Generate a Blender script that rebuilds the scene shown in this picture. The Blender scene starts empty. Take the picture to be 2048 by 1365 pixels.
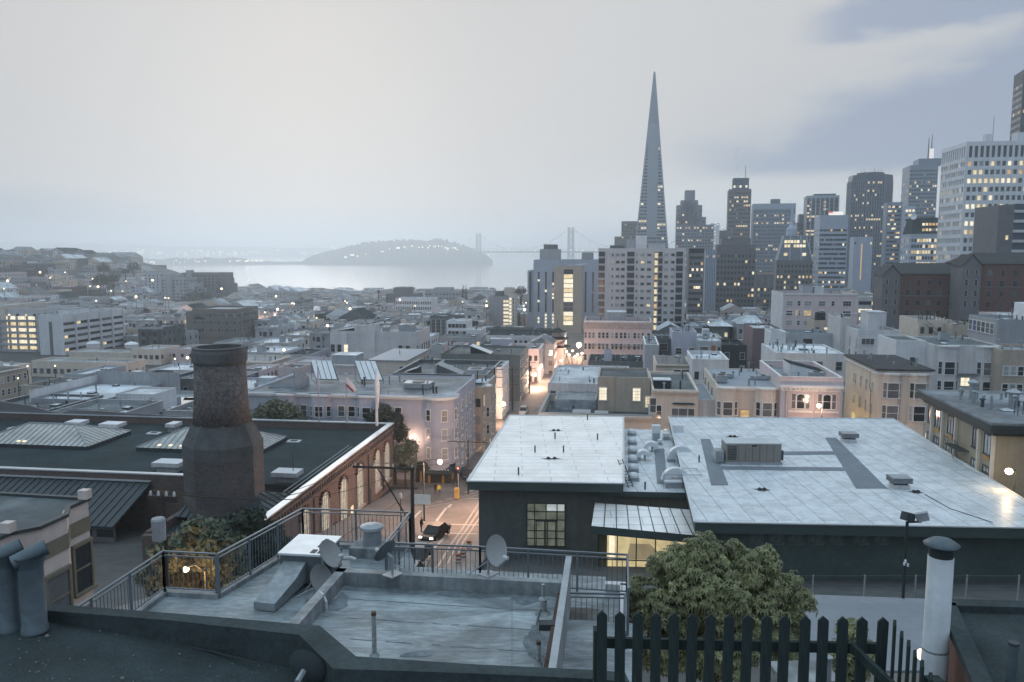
import bpy, math, random
from mathutils import Vector, Matrix
R = random.Random(7)
C = bpy.context.scene.collection
F, CX, CY, EYE = 1600.0, 1024.0, 682.5, 68.0
PIT = math.atan((CY - 505.0) / F)
CP, SP = math.cos(PIT), math.sin(PIT)
G = math.radians(7.7)
CD, DD = Vector((math.cos(G), -math.sin(G), 0)), Vector((math.sin(G), math.cos(G), 0))

# ---------------------------------------------------------------- survey: photo bearings -> metres
def ray(px, py):
    u, v = (px - CX) / F, (CY - py) / F
    return Vector((u, CP + v * SP, -SP + v * CP))
def at(px, py, D):
    r = ray(px, py); return Vector((0, 0, EYE)) + r * (D / r.y)
def atz(px, py, z):
    r = ray(px, py); return Vector((0, 0, EYE)) + r * ((z - EYE) / r.z)
def lerp(a, b, t): return a + (b - a) * t
def sm(t):
    t = max(0.0, min(1.0, t)); return t * t * (3 - 2 * t)
PROF = [(-60, 62), (0, 58), (40, 47), (70, 39.3), (88, 36.3), (118, 32.3), (180, 31.4), (300, 31), (600, 19), (1000, 8), (1240, 3), (1265, -4), (1e6, -4)]
def base(Y):
    for (a, za), (b, zb) in zip(PROF, PROF[1:]):
        if Y <= b: return lerp(za, zb, max(0, (Y - a) / (b - a)))
    return -4
def ground(X, Y):
    z = base(Y)
    side = sm((-X - 300 - 0.02 * (Y - 900)) / 210)
    z += side * sm((Y - 360) / 500) * (46 + 0.024 * max(0, min(900, Y - 300)) * 0.3) * (1 - sm((Y - 1040) / 140))
    z += 20 * sm((X - 70) / 140) * sm((Y - 60) / 60) * (1 - sm((Y - 260) / 420))
    return z
def px_of(p): dz = p.z - EYE; return CX + F * p.x / (p.y * CP - dz * SP)
def street_z(X, Y): return ground(X, Y) + 0.3
def atg(px, py, dz=0.0):
    r = ray(px, py); lo, hi = 20.0, 1200.0
    for k in range(20, 1200, 2):
        p = Vector((0, 0, EYE)) + r * (k / r.y)
        if p.z < street_z(p.x, p.y): hi = k; lo = k - 2; break
    for _ in range(30):
        m = (lo + hi) / 2; p = Vector((0, 0, EYE)) + r * (m / r.y)
        if p.z < street_z(p.x, p.y): hi = m
        else: lo = m
    p = Vector((0, 0, EYE)) + r * (hi / r.y)
    return Vector((p.x, p.y, street_z(p.x, p.y) + dz))

# ---------------------------------------------------------------- mesh builder
class MB:
    def __init__(s): s.v, s.f, s.m = [], [], []
    def add(s, vs, fs, mi=0):
        n = len(s.v); s.v += [tuple(p) for p in vs]
        s.f += [tuple(i + n for i in f) for f in fs]
        s.m += ([mi] * len(fs)) if isinstance(mi, int) else list(mi)
        return s
    def quad(s, a, b, c, d, mi=0): return s.add([a, b, c, d], [(0, 1, 2, 3)], mi)
    def box(s, x0, x1, y0, y1, z0, z1, mi=0, top=None):
        vs = [(x0, y0, z0), (x1, y0, z0), (x1, y1, z0), (x0, y1, z0), (x0, y0, z1), (x1, y0, z1), (x1, y1, z1), (x0, y1, z1)]
        t = mi if top is None else top
        return s.add(vs, [(0, 3, 2, 1), (4, 5, 6, 7), (0, 1, 5, 4), (1, 2, 6, 5), (2, 3, 7, 6), (3, 0, 4, 7)], [mi, t, mi, mi, mi, mi])
    def prism(s, poly, z0, z1, mi=0, top=None, bottom=True):
        n = len(poly); t = mi if top is None else top
        za = z0 if isinstance(z0, (list, tuple)) else [z0] * n
        zb = z1 if isinstance(z1, (list, tuple)) else [z1] * n
        vs = [(p[0], p[1], za[i]) for i, p in enumerate(poly)] + [(p[0], p[1], zb[i]) for i, p in enumerate(poly)]
        fs = [(i, (i + 1) % n, n + (i + 1) % n, n + i) for i in range(n)]; ms = [mi] * n
        fs.append(tuple(range(n, 2 * n))); ms.append(t)
        if bottom: fs.append(tuple(range(n - 1, -1, -1))); ms.append(mi)
        return s.add(vs, fs, ms)
    def lathe(s, prof, cx=0, cy=0, n=12, mi=0, cap=True, a0=0.0):
        vs = []
        for r, z in prof:
            for k in range(n):
                a = a0 + 2 * math.pi * k / n; vs.append((cx + r * math.cos(a), cy + r * math.sin(a), z))
        fs = []
        for j in range(len(prof) - 1):
            for k in range(n):
                k2 = (k + 1) % n; fs.append((j * n + k, j * n + k2, (j + 1) * n + k2, (j + 1) * n + k))
        if cap:
            fs.append(tuple(range(n - 1, -1, -1))); b = (len(prof) - 1) * n; fs.append(tuple(range(b, b + n)))
        return s.add(vs, fs, mi)
    def cyl(s, cx, cy, z0, z1, r, r1=None, n=10, mi=0): return s.lathe([(r, z0), (r if r1 is None else r1, z1)], cx, cy, n, mi)
    def tube(s, pts, r, n=6, mi=0, r1=None):
        pts = [Vector(p) for p in pts]; vs = []
        for i, p in enumerate(pts):
            t = (pts[min(i + 1, len(pts) - 1)] - pts[max(i - 1, 0)])
            t = t.normalized() if t.length > 1e-9 else Vector((0, 0, 1))
            a = t.cross(Vector((0, 0, 1)))
            if a.length < 1e-3: a = Vector((1, 0, 0))
            a.normalize(); b = t.cross(a)
            rr = r if r1 is None else lerp(r, r1, i / (len(pts) - 1))
            for k in range(n):
                q = 2 * math.pi * k / n; vs.append(p + a * (rr * math.cos(q)) + b * (rr * math.sin(q)))
        fs = []
        for j in range(len(pts) - 1):
            for k in range(n):
                k2 = (k + 1) % n; fs.append((j * n + k, j * n + k2, (j + 1) * n + k2, (j + 1) * n + k))
        fs.append(tuple(range(n - 1, -1, -1))); b = (len(pts) - 1) * n; fs.append(tuple(range(b, b + n)))
        return s.add(vs, fs, mi)
    def bar(s, a, b, w, h=None, mi=0):
        a, b = Vector(a), Vector(b); h = h or w; t = (b - a).normalized()
        x = t.cross(Vector((0, 0, 1)))
        if x.length < 1e-3: x = Vector((1, 0, 0))
        x.normalize(); y = x.cross(t)
        vs = []
        for p in (a, b):
            for i, j in ((-1, -1), (1, -1), (1, 1), (-1, 1)): vs.append(p + x * (i * w / 2) + y * (j * h / 2))
        return s.add(vs, [(3, 2, 1, 0), (4, 5, 6, 7), (0, 1, 5, 4), (1, 2, 6, 5), (2, 3, 7, 6), (3, 0, 4, 7)], mi)
    def xf(s, M, start=0):
        s.v = s.v[:start] + [tuple(M @ Vector(p)) for p in s.v[start:]]; return s
    def mesh(s, name, mats, smooth=False):
        me = bpy.data.meshes.new(name); me.from_pydata(s.v, [], s.f)
        for m in mats: me.materials.append(m)
        if len(mats) > 1: me.polygons.foreach_set('material_index', s.m)
        if smooth: me.polygons.foreach_set('use_smooth', [True] * len(s.f))
        me.update(); return me
    def build(s, name, mats, parent=None, loc=(0, 0, 0), rz=0.0, smooth=False):
        if not isinstance(mats, (list, tuple)): mats = [mats]
        o = bpy.data.objects.new(name, s.mesh(name, mats, smooth)); C.objects.link(o)
        o.location = loc; o.rotation_euler = (0, 0, rz)
        if parent: o.parent = parent
        return o
def tag(o, label=None, cat=None, group=None, kind=None):
    if label: o['label'] = label
    if cat: o['category'] = cat
    if group: o['group'] = group
    if kind: o['kind'] = kind
    return o
def thing(name, label, cat, loc=(0, 0, 0), rz=0.0, group=None):
    o = bpy.data.objects.new(name, None); C.objects.link(o); o.empty_display_size = 0.3
    o.location = loc; o.rotation_euler = (0, 0, rz)
    return tag(o, label, cat, group)
def link(name, me, parent=None, loc=(0, 0, 0), rz=0.0):
    o = bpy.data.objects.new(name, me); C.objects.link(o); o.location = loc; o.rotation_euler = (0, 0, rz)
    if parent: o.parent = parent
    return o
def copy_tree(o, parent=None):
    c = o.copy(); C.objects.link(c)
    if parent: c.parent = parent
    for ch in list(o.children): copy_tree(ch, c)
    return c

# ---------------------------------------------------------------- materials
MATS = {}
def mat(name, col, rough=0.85, var=0.18, scale=0.35, fine=3.0, metal=0.0, spec=0.3, streak=0.0, tint=0.0, seam=None, patch=None, brick=None, bump=0.0, stretch=None):
    """procedural surface: base colour, large and fine mottling, rain streaks, seams, patches, brick courses"""
    if name in MATS: return MATS[name]
    m = bpy.data.materials.new(name); m.use_nodes = True; nt = m.node_tree; N, L = nt.nodes, nt.links
    b = N['Principled BSDF']; b.inputs['Roughness'].default_value = rough; b.inputs['Metallic'].default_value = metal
    b.inputs['Specular IOR Level'].default_value = spec
    tc = N.new('ShaderNodeTexCoord')
    def noise(sc, det=4, vec=None, ro=0.6):
        n = N.new('ShaderNodeTexNoise'); n.inputs['Scale'].default_value = sc; n.inputs['Detail'].default_value = det
        n.inputs['Roughness'].default_value = ro
        L.new(vec or tc.outputs['Object'], n.inputs['Vector']); return n.outputs['Fac']
    def mp(scl, src=None):
        n = N.new('ShaderNodeMapping'); n.inputs['Scale'].default_value = scl; L.new(src or tc.outputs['Object'], n.inputs['Vector']); return n.outputs['Vector']
    def rng(fac, a, b_, lo=0.3, hi=0.7):
        n = N.new('ShaderNodeMapRange'); L.new(fac, n.inputs['Value'])
        for k, x in zip(('From Min', 'From Max', 'To Min', 'To Max'), (lo, hi, a, b_)): n.inputs[k].default_value = x
        return n.outputs['Result']
    def mul(a, b_):
        n = N.new('ShaderNodeMath'); n.operation = 'MULTIPLY'; L.new(a, n.inputs[0]); L.new(b_, n.inputs[1]); return n.outputs[0]
    v0 = mp(stretch) if stretch else None
    f = mul(rng(noise(scale, vec=v0), 1 - var, 1 + var), rng(noise(fine, 3, vec=v0), 1 - var * 0.7, 1 + var * 0.7))
    if streak: f = mul(f, rng(noise(1.0, 5, mp((2.2, 2.2, 0.12))), 1 - streak, 1 + streak * 0.3))
    if patch: f = mul(f, rng(noise(patch[0], 6, vec=v0, ro=0.7), 1 - patch[1], 1 + patch[1], 0.42, 0.58))
    if tint:
        oi = N.new('ShaderNodeObjectInfo'); f = mul(f, rng(oi.outputs['Random'], 1 - tint, 1 + tint, 0, 1))
    if seam:   # (spacing across x, spacing along y, darkness)
        br = N.new('ShaderNodeTexBrick'); br.inputs['Scale'].default_value = 1.0
        br.inputs['Brick Width'].default_value = seam[1]; br.inputs['Row Height'].default_value = seam[0]
        br.inputs['Mortar Size'].default_value = seam[3] if len(seam) > 3 else 0.03; br.inputs['Mortar Smooth'].default_value = 0.3
        br.inputs['Color1'].default_value = (1, 1, 1, 1); br.inputs['Color2'].default_value = (0.93, 0.93, 0.93, 1)
        br.inputs['Mortar'].default_value = (seam[2],) * 3 + (1,)
        rt = N.new('ShaderNodeMapping'); rt.inputs['Rotation'].default_value = (0, 0, math.pi / 2); L.new(tc.outputs['Object'], rt.inputs['Vector'])
        L.new(rt.outputs['Vector'], br.inputs['Vector']); f = mul(f, br.outputs['Color'])
    if brick:
        br = N.new('ShaderNodeTexBrick'); br.inputs['Scale'].default_value = brick[0]; br.inputs['Mortar Size'].default_value = 0.02
        br.inputs['Brick Width'].default_value = 0.5; br.inputs['Row Height'].default_value = 0.2
        br.inputs['Color1'].default_value = (1.15,) * 3 + (1,); br.inputs['Color2'].default_value = (0.7,) * 3 + (1,); br.inputs['Mortar'].default_value = (brick[1],) * 3 + (1,)
        cb = N.new('ShaderNodeCombineXYZ'); sx = N.new('ShaderNodeSeparateXYZ'); L.new(tc.outputs['Object'], sx.inputs[0])
        ad = N.new('ShaderNodeMath'); ad.operation = 'ADD'; L.new(sx.outputs['X'], ad.inputs[0]); L.new(sx.outputs['Y'], ad.inputs[1])
        L.new(ad.outputs[0], cb.inputs['X']); L.new(sx.outputs['Z'], cb.inputs['Y'])
        L.new(cb.outputs[0], br.inputs['Vector']); f = mul(f, br.outputs['Color'])
    vm = N.new('ShaderNodeVectorMath'); vm.operation = 'SCALE'; vm.inputs[0].default_value = col; L.new(f, vm.inputs['Scale'])
    L.new(vm.outputs[0], b.inputs['Base Color'])
    if bump:
        bp = N.new('ShaderNodeBump'); bp.inputs['Strength'].default_value = bump; bp.inputs['Distance'].default_value = 0.05
        L.new(noise(fine * 3, 4), bp.inputs['Height']); L.new(bp.outputs[0], b.inputs['Normal'])
    MATS[name] = m; return m
def emis(name, col, st, tint=0.0, base=None):
    if name in MATS: return MATS[name]
    m = bpy.data.materials.new(name); m.use_nodes = True; nt = m.node_tree; b = nt.nodes['Principled BSDF']
    b.inputs['Base Color'].default_value = (base or (0.2, 0.18, 0.15)) + (1,)
    b.inputs['Emission Color'].default_value = col + (1,); b.inputs['Emission Strength'].default_value = st
    if tint:
        tc = nt.nodes.new('ShaderNodeTexCoord'); n = nt.nodes.new('ShaderNodeTexNoise'); n.inputs['Scale'].default_value = 1.1; n.inputs['Detail'].default_value = 2
        oi = nt.nodes.new('ShaderNodeObjectInfo'); va = nt.nodes.new('ShaderNodeVectorMath'); va.operation = 'ADD'
        cb = nt.nodes.new('ShaderNodeCombineXYZ'); mu = nt.nodes.new('ShaderNodeMath'); mu.operation = 'MULTIPLY'; mu.inputs[1].default_value = 91
        nt.links.new(oi.outputs['Random'], mu.inputs[0]); nt.links.new(mu.outputs[0], cb.inputs['X']); nt.links.new(mu.outputs[0], cb.inputs['Z'])
        nt.links.new(tc.outputs['Object'], va.inputs[0]); nt.links.new(cb.outputs[0], va.inputs[1]); nt.links.new(va.outputs[0], n.inputs['Vector'])
        mr = nt.nodes.new('ShaderNodeMapRange')
        for k, x in zip(('From Min', 'From Max', 'To Min', 'To Max'), (0.3, 0.7, st * (1 - tint), st * (1 + tint))): mr.inputs[k].default_value = x
        nt.links.new(n.outputs['Fac'], mr.inputs['Value']); nt.links.new(mr.outputs[0], b.inputs['Emission Strength'])
    MATS[name] = m; return m
def glass(name, col, rough=0.12, spec=0.6):
    return mat(name, col, rough, 0.25, 0.5, 1.5, 0.0, spec, tint=0.35)

W_WHITE = mat('painted_white', (0.66, 0.66, 0.68), 0.8, 0.08, streak=0.12, tint=0.1)
W_PALE = mat('pale_stucco', (0.56, 0.55, 0.56), 0.85, 0.1, streak=0.16, tint=0.12)
W_GREY = mat('grey_stucco', (0.35, 0.36, 0.385), 0.85, 0.1, streak=0.16, tint=0.15)
W_DARK = mat('dark_grey_render', (0.12, 0.135, 0.14), 0.85, 0.12, streak=0.16, tint=0.2)
W_PINK = mat('pinkish_stucco', (0.56, 0.47, 0.47), 0.85, 0.08, streak=0.1, tint=0.08)
W_TAN = mat('tan_stucco', (0.41, 0.35, 0.29), 0.85, 0.1, streak=0.15, tint=0.12)
W_CREAM = mat('cream_stucco', (0.60, 0.53, 0.46), 0.85, 0.08, streak=0.12, tint=0.08)
W_BROWN = mat('brown_stone', (0.155, 0.148, 0.155), 0.85, 0.12, streak=0.12, tint=0.1)
W_BLUE = mat('blue_grey_siding', (0.42, 0.43, 0.50), 0.8, 0.06, streak=0.1, tint=0.05)
W_BRICK = mat('dark_brick', (0.125, 0.072, 0.06), 0.9, 0.15, 0.3, brick=(1.6, 1.5))
W_REDBR = mat('red_brown_brick', (0.118, 0.09, 0.083), 0.9, 0.12, brick=(1.5, 1.2), tint=0.1)
W_CONC = mat('grey_concrete', (0.32, 0.33, 0.345), 0.85, 0.12, streak=0.22, tint=0.06)
W_TWR = mat('tower_grey_cladding', (0.175, 0.21, 0.26), 0.6, 0.07, tint=0.12)
W_TWRD = mat('tower_dark_cladding', (0.075, 0.095, 0.125), 0.5, 0.07, tint=0.12)
W_TWRL = mat('tower_pale_cladding', (0.38, 0.42, 0.49), 0.7, 0.06, tint=0.08)
R_TAR = mat('tar_roof', (0.105, 0.128, 0.138), 0.75, 0.22, 0.2, 1.2, patch=(0.12, 0.35), tint=0.3, seam=(1.0, 9.0, 0.8))
R_GREY = mat('grey_roof', (0.22, 0.245, 0.265), 0.7, 0.2, 0.2, 1.2, patch=(0.1, 0.3), tint=0.25, seam=(1.0, 8.0, 0.82))
R_PALE = mat('pale_roof', (0.50, 0.535, 0.565), 0.65, 0.16, 0.2, 1.2, patch=(0.1, 0.22), tint=0.15, seam=(1.0, 8.0, 0.8))
R_DARK = mat('black_roof', (0.027, 0.040, 0.043), 0.95, 0.25, 0.2, 2.0, spec=0.08, tint=0.2)
R_SHINGLE = mat('dark_shingle_roof', (0.05, 0.05, 0.053), 0.9, 0.2, 0.4, 5.0, tint=0.2)
TRIM = mat('pale_trim', (0.66, 0.65, 0.64), 0.7, 0.08)
TRIMG = mat('grey_trim', (0.3, 0.31, 0.32), 0.7, 0.08)
METAL = mat('galvanised_metal', (0.32, 0.345, 0.365), 0.45, 0.15, 0.8, 4, metal=0.35)
METALD = mat('dark_metal', (0.05, 0.06, 0.064), 0.5, 0.1)
BLACK = mat('black_paint', (0.028, 0.036, 0.036), 0.6, 0.1)
WOODD = mat('weathered_wood', (0.055, 0.05, 0.045), 0.9, 0.25, 0.6, 6, stretch=(8, 8, 0.6))
G_DARK = glass('dark_window_glass', (0.03, 0.036, 0.042))
G_MID = glass('curtained_window_glass', (0.12, 0.125, 0.13))
G_PALE = glass('white_blind_window', (0.27, 0.275, 0.28), 0.3)
G_LIT = emis('lit_window', (1.0, 0.80, 0.46), 0.8, 0.35)
G_LITW = emis('bright_lit_window', (1.0, 0.88, 0.64), 1.05, 0.25)
G_LITO = emis('amber_lit_window', (1.0, 0.62, 0.22), 0.55, 0.35)
LAMPM = emis('street_lamp_glow', (1.0, 0.80, 0.56), 4.0)
LAMPF = emis('far_lamp_glow', (1.0, 0.82, 0.55), 3.0)
# ---------------------------------------------------------------- camera, sky, sun
cam = bpy.data.cameras.new('camera'); cam.sensor_width = 36.0; cam.lens = 36.0 * F / 2048.0
cam.clip_start = 0.3; cam.clip_end = 40000
co = bpy.data.objects.new('camera', cam); C.objects.link(co); co.location = (0, 0, EYE)
co.rotation_euler = (math.pi / 2 - PIT, 0, 0); S = bpy.context.scene; S.camera = co
S.view_settings.view_transform = 'Standard'; S.view_settings.look = 'None'; S.view_settings.exposure = 0; S.view_settings.gamma = 1
S.render.engine = 'CYCLES'; cy = S.cycles
cy.use_denoising = True; cy.max_bounces = 6; cy.diffuse_bounces = 3; cy.glossy_bounces = 3; cy.transmission_bounces = 4; cy.volume_bounces = 1
cy.sample_clamp_indirect = 4.0; cy.use_adaptive_sampling = True
SUN_EL, SUN_AZ = math.radians(14), math.radians(-14)
w = bpy.data.worlds.new('World'); S.world = w; w.use_nodes = True; nt = w.node_tree; N, L = nt.nodes, nt.links
bg = N['Background']; out = N['World Output']
sky = N.new('ShaderNodeTexSky'); sky.sky_type = 'NISHITA'; sky.sun_disc = False; sky.sun_elevation = SUN_EL; sky.sun_rotation = SUN_AZ
sky.altitude = 60; sky.air_density = 1.0; sky.dust_density = 2.0
tc = N.new('ShaderNodeTexCoord'); sx = N.new('ShaderNodeSeparateXYZ'); L.new(tc.outputs['Generated'], sx.inputs[0])
def M(op, a, b=None, c=None):
    n = N.new('ShaderNodeMath'); n.operation = op
    for i, q in enumerate((a, b, c)):
        if q is None: continue
        if isinstance(q, (int, float)): n.inputs[i].default_value = q
        else: L.new(q, n.inputs[i])
    return n.outputs[0]
def SS(x, a, b):
    n = N.new('ShaderNodeMapRange'); n.interpolation_type = 'SMOOTHSTEP'; L.new(x, n.inputs['Value'])
    for k, q in (('From Min', a), ('From Max', b)):
        if isinstance(q, (int, float)): n.inputs[k].default_value = q
        else: L.new(q, n.inputs[k])
    return n.outputs['Result']
az = M('MULTIPLY', M('ARCTAN2', sx.outputs['X'], sx.outputs['Y']), 57.2958)
el = M('MULTIPLY', M('ARCSINE', sx.outputs['Z']), 57.2958)
mpn = N.new('ShaderNodeMapping'); mpn.inputs['Scale'].default_value = (1.0, 1.0, 2.6); L.new(tc.outputs['Generated'], mpn.inputs['Vector'])
def NZ(sc, off=0.0, det=5, ro=0.55):
    n = N.new('ShaderNodeTexNoise'); n.inputs['Scale'].default_value = sc; n.inputs['Detail'].default_value = det; n.inputs['Roughness'].default_value = ro
    a = N.new('ShaderNodeVectorMath'); a.operation = 'ADD'; a.inputs[1].default_value = (off, off * 0.7, off * 1.3); L.new(mpn.outputs[0], a.inputs[0]); L.new(a.outputs[0], n.inputs['Vector'])
    return M('SUBTRACT', n.outputs['Fac'], 0.5)
n1, n2, n3 = NZ(5.0), NZ(9.0, 3.1), NZ(22.0, 7.7, 3)
v = M('ADD', el, M('ADD', M('MULTIPLY', n1, 5.0), M('ADD', M('MULTIPLY', n2, 6.0), M('MULTIPLY', n3, 2.2))))
v2 = M('ADD', el, M('ADD', M('MULTIPLY', n1, 1.2), M('MULTIPLY', n2, 1.0)))
slope = M('MULTIPLY', M('SUBTRACT', az, 13.0), 0.34)
up1 = M('ADD', slope, 6.9)
band1 = M('MULTIPLY', M('MULTIPLY', SS(v2, 4.5, 5.7), M('SUBTRACT', 1.0, SS(M('SUBTRACT', v, up1), -3.2, 2.2))), SS(az, 9.0, 17.0))
thin = M('MULTIPLY', M('MULTIPLY', SS(el, 5.0, 8.0), M('SUBTRACT', 1.0, SS(M('SUBTRACT', v, up1), 0.0, 5.0))), SS(az, 4.0, 14.0))
v3 = M('ADD', el, M('ADD', M('MULTIPLY', n2, 2.4), M('MULTIPLY', n3, 1.6)))
band2 = M('MULTIPLY', M('MULTIPLY', SS(M('SUBTRACT', v3, M('MULTIPLY', M('SUBTRACT', az, 21.0), 0.08)), 12.5, 13.6), M('SUBTRACT', 1.0, SS(M('SUBTRACT', v3, M('MULTIPLY', M('SUBTRACT', az, 21.0), 0.25)), 14.6, 16.4))), SS(az, 18.0, 22.5))
left = M('MULTIPLY', M('SUBTRACT', 1.0, SS(M('ADD', v2, M('MULTIPLY', M('ADD', az, 30.0), 0.10)), 1.6, 4.4)), M('SUBTRACT', 1.0, SS(az, -27.0, -16.0)))
cl = M('MINIMUM', 1.0, M('ADD', M('ADD', M('MULTIPLY', band1, 1.0), M('MULTIPLY', thin, 0.10)), M('ADD', M('MULTIPLY', band2, 0.95), M('MULTIPLY', left, 0.5))))
def MIX(f, a, b):
    n = N.new('ShaderNodeMix'); n.data_type = 'RGBA'
    if isinstance(f, float): n.inputs['Factor'].default_value = f
    else: L.new(f, n.inputs['Factor'])
    for k, q in ((6, a), (7, b)):
        if isinstance(q, tuple): n.inputs[k].default_value = q + (1,)
        else: L.new(q, n.inputs[k])
    return n.outputs[2]
# bright overcast in front, stronger and bluer overhead and behind, raised to brighten walls
FRONT = (0.59, 0.58, 0.578)
front = SS(sx.outputs['Y'], -0.5, 0.75)
high = SS(el, 20.0, 55.0)
c1 = MIX(front, (0.80, 1.05, 1.24), MIX(SS(az, -4.0, 9.0), FRONT, (.63, .63, .63)))
c2 = MIX(high, c1, (0.80, 1.04, 1.24))
c3 = MIX(M('MULTIPLY', left, .9), MIX(cl, c2, (0.345, 0.40, 0.52)), (.20, .26, .36))
low = M('MULTIPLY', M('SUBTRACT', 1.0, SS(el, 0.0, 7.0)), front)
c4 = MIX(M('MULTIPLY', low, M('SUBTRACT', 1.0, cl)), c3, MIX(SS(az, -2.0, 14.0), (0.60, 0.575, 0.56), (1.05, 1.05, 1.05)))
skys = N.new('ShaderNodeVectorMath'); skys.operation = 'SCALE'; skys.inputs['Scale'].default_value = 0.08; L.new(sky.outputs[0], skys.inputs[0])
c5 = MIX(0.03, c4, skys.outputs[0])
L.new(c5, bg.inputs['Color']); bg.inputs['Strength'].default_value = 1.0
sl = bpy.data.lights.new('sun', 'SUN'); sl.energy = 0.5; sl.angle = math.radians(14); sl.color = (1.0, 0.97, 0.94)
so = bpy.data.objects.new('sun', sl); C.objects.link(so); so.location = (0, 0, 200)
sd = Vector((math.sin(SUN_AZ) * math.cos(SUN_EL), math.cos(SUN_AZ) * math.cos(SUN_EL), math.sin(SUN_EL)))
so.rotation_euler = (-sd).to_track_quat('-Z', 'Y').to_euler()

# ---------------------------------------------------------------- terrain, bay, islands, far shore
def axis(brks):
    o = []
    for a, b, st in brks:
        k = a
        while k < b - 1e-6: o.append(k); k += st
    return o + [brks[-1][1]]
ys = axis([(-60, 0, 20), (0, 130, 3), (130, 320, 10), (320, 1320, 25)])
xs = axis([(-1500, -700, 100), (-700, -200, 20), (-200, -40, 10), (-40, 40, 3), (40, 240, 10), (240, 600, 40), (600, 1600, 100)])
mb = MB(); mb.v = [(x, y, ground(x, y)) for y in ys for x in xs]; nx = len(xs)
mb.f = [(j * nx + i, j * nx + i + 1, (j + 1) * nx + i + 1, (j + 1) * nx + i) for j in range(len(ys) - 1) for i in range(nx - 1)]; mb.m = [0] * len(mb.f)
GROUND = mat('city_ground', (0.075, 0.078, 0.078), 0.9, 0.3, 0.05, 0.6)
tag(mb.build('ground', GROUND), kind='structure')
WATER = mat('bay_water', (0.66, 0.645, 0.63), 0.12, 0.01, 0.002, 0.01, metal=1.0)
mb = MB(); mb.quad((-15000, 1200, 0), (15000, 1200, 0), (15000, 15500, 0), (-15000, 15500, 0)); tag(mb.build('water', WATER), kind='structure')
FARWOOD = mat('far_wooded_slope', (0.05, 0.062, 0.062), 0.95, 0.2, 0.01, 0.05)
def hill_mesh(prof, D, depth, rough, seed, mname='hill', step=4.0, mats=FARWOOD):
    """ridge whose skyline runs along prof [(px, py)], rising from the water on both sides"""
    r = random.Random(seed); n = int((prof[-1][0] - prof[0][0]) / step); rows = []
    for i in range(n + 1):
        px = lerp(prof[0][0], prof[-1][0], i / n)
        for (a, ya), (b, yb) in zip(prof, prof[1:]):
            if a <= px <= b: py = lerp(ya, yb, (px - a) / (b - a)); break
        h = max(1.0, at(px, py, D).z); X = (px - CX) / F / CP
        rows.append([(X * (D + depth * t), D + depth * t, max(-4, h * math.sin(math.pi * (0.5 + t)) ** 0.7 * (1 + (r.random() - .5) * rough)) if abs(t) < 0.49 else -6) for t in (-.5, -.42, -.3, -.15, 0, .15, .3, .5)])
    mb = MB(); k = 8
    for rw in rows: mb.v += rw
    mb.f = [(i * k + j, (i + 1) * k + j, (i + 1) * k + j + 1, i * k + j + 1) for i in range(n) for j in range(k - 1)]; mb.m = [0] * len(mb.f)
    return mb.build(mname, mats)
o = hill_mesh([(605, 526), (618, 517), (632, 511), (660, 503), (700, 493), (735, 485), (770, 482), (800, 481), (850, 480), (885, 479), (905, 483), (925, 490), (945, 497), (962, 505), (975, 512), (986, 521)], 4650, 620, 0.16, 3, 'wooded_island', 3.0)
tag(o, kind='structure')
o = hill_mesh([(225, 527), (240, 520), (262, 517), (280, 521), (300, 518), (335, 520), (360, 516), (385, 519), (420, 516), (445, 518), (470, 516), (500, 518), (505, 523), (530, 522.5), (560, 524), (612, 524)], 4550, 260, 0.35, 4, 'flat_island', 3.0); tag(o, kind='structure')
for prof, D, nm in (([(-200, 488), (100, 484), (300, 492), (500, 495), (700, 497), (1000, 496), (1200, 497), (1500, 494), (2300, 488)], 9600, 'far_hills'),):
    tag(hill_mesh(prof, D, 900, 0.08, 9, nm, 24.0), kind='structure')
# lights along the far shore: nobody could count them
rr = random.Random(11); mb = MB()
for i in range(230):
    px = rr.choice((rr.uniform(-10, 520), rr.uniform(-10, 1000), rr.uniform(0, 300))); p = at(px, 505 + rr.gauss(2, 3.2), 9050 - rr.random() * 100); s_ = rr.uniform(3.5, 7.5)
    p.z = max(p.z, s_ + 1); mb.box(p.x - s_, p.x + s_, p.y - s_, p.y + s_, p.z - s_, p.z + s_)
FARL = emis('far_shore_glow', (1.0, 0.88, 0.68), 5.0)
tag(mb.build('far_shore_lights', FARL), 'uncountable tiny lights of the city on the far shore', None, kind='stuff')
sph = MB().lathe([(0.01, -1), (0.7, -0.7), (1, 0), (0.7, 0.7), (0.01, 1)], 0, 0, 8).mesh('shore_lamp', [FARL], True)
spots = [(x, 524 + rr.uniform(-3, 2)) for x in [rr.uniform(262, 420) for _ in range(16)] + [rr.uniform(455, 530) for _ in range(16)]]
spots += [(lerp(690, 925, t) + rr.uniform(-5, 5), 505 + 8 * math.cos(t * 5) - 6 * t + rr.uniform(-2.5, 2.5)) for t in [rr.random() for _ in range(34)]]
for px, py in spots:
    o = link('shore_lamp', sph, None, at(px, py, 4180 + rr.uniform(0, 60))); o.scale = (rr.uniform(1.6, 3.4),) * 3
    tag(o, 'small warm lamp low on the shore of the islands across the bay', 'lamp', 'lamps along the island shore')

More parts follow.
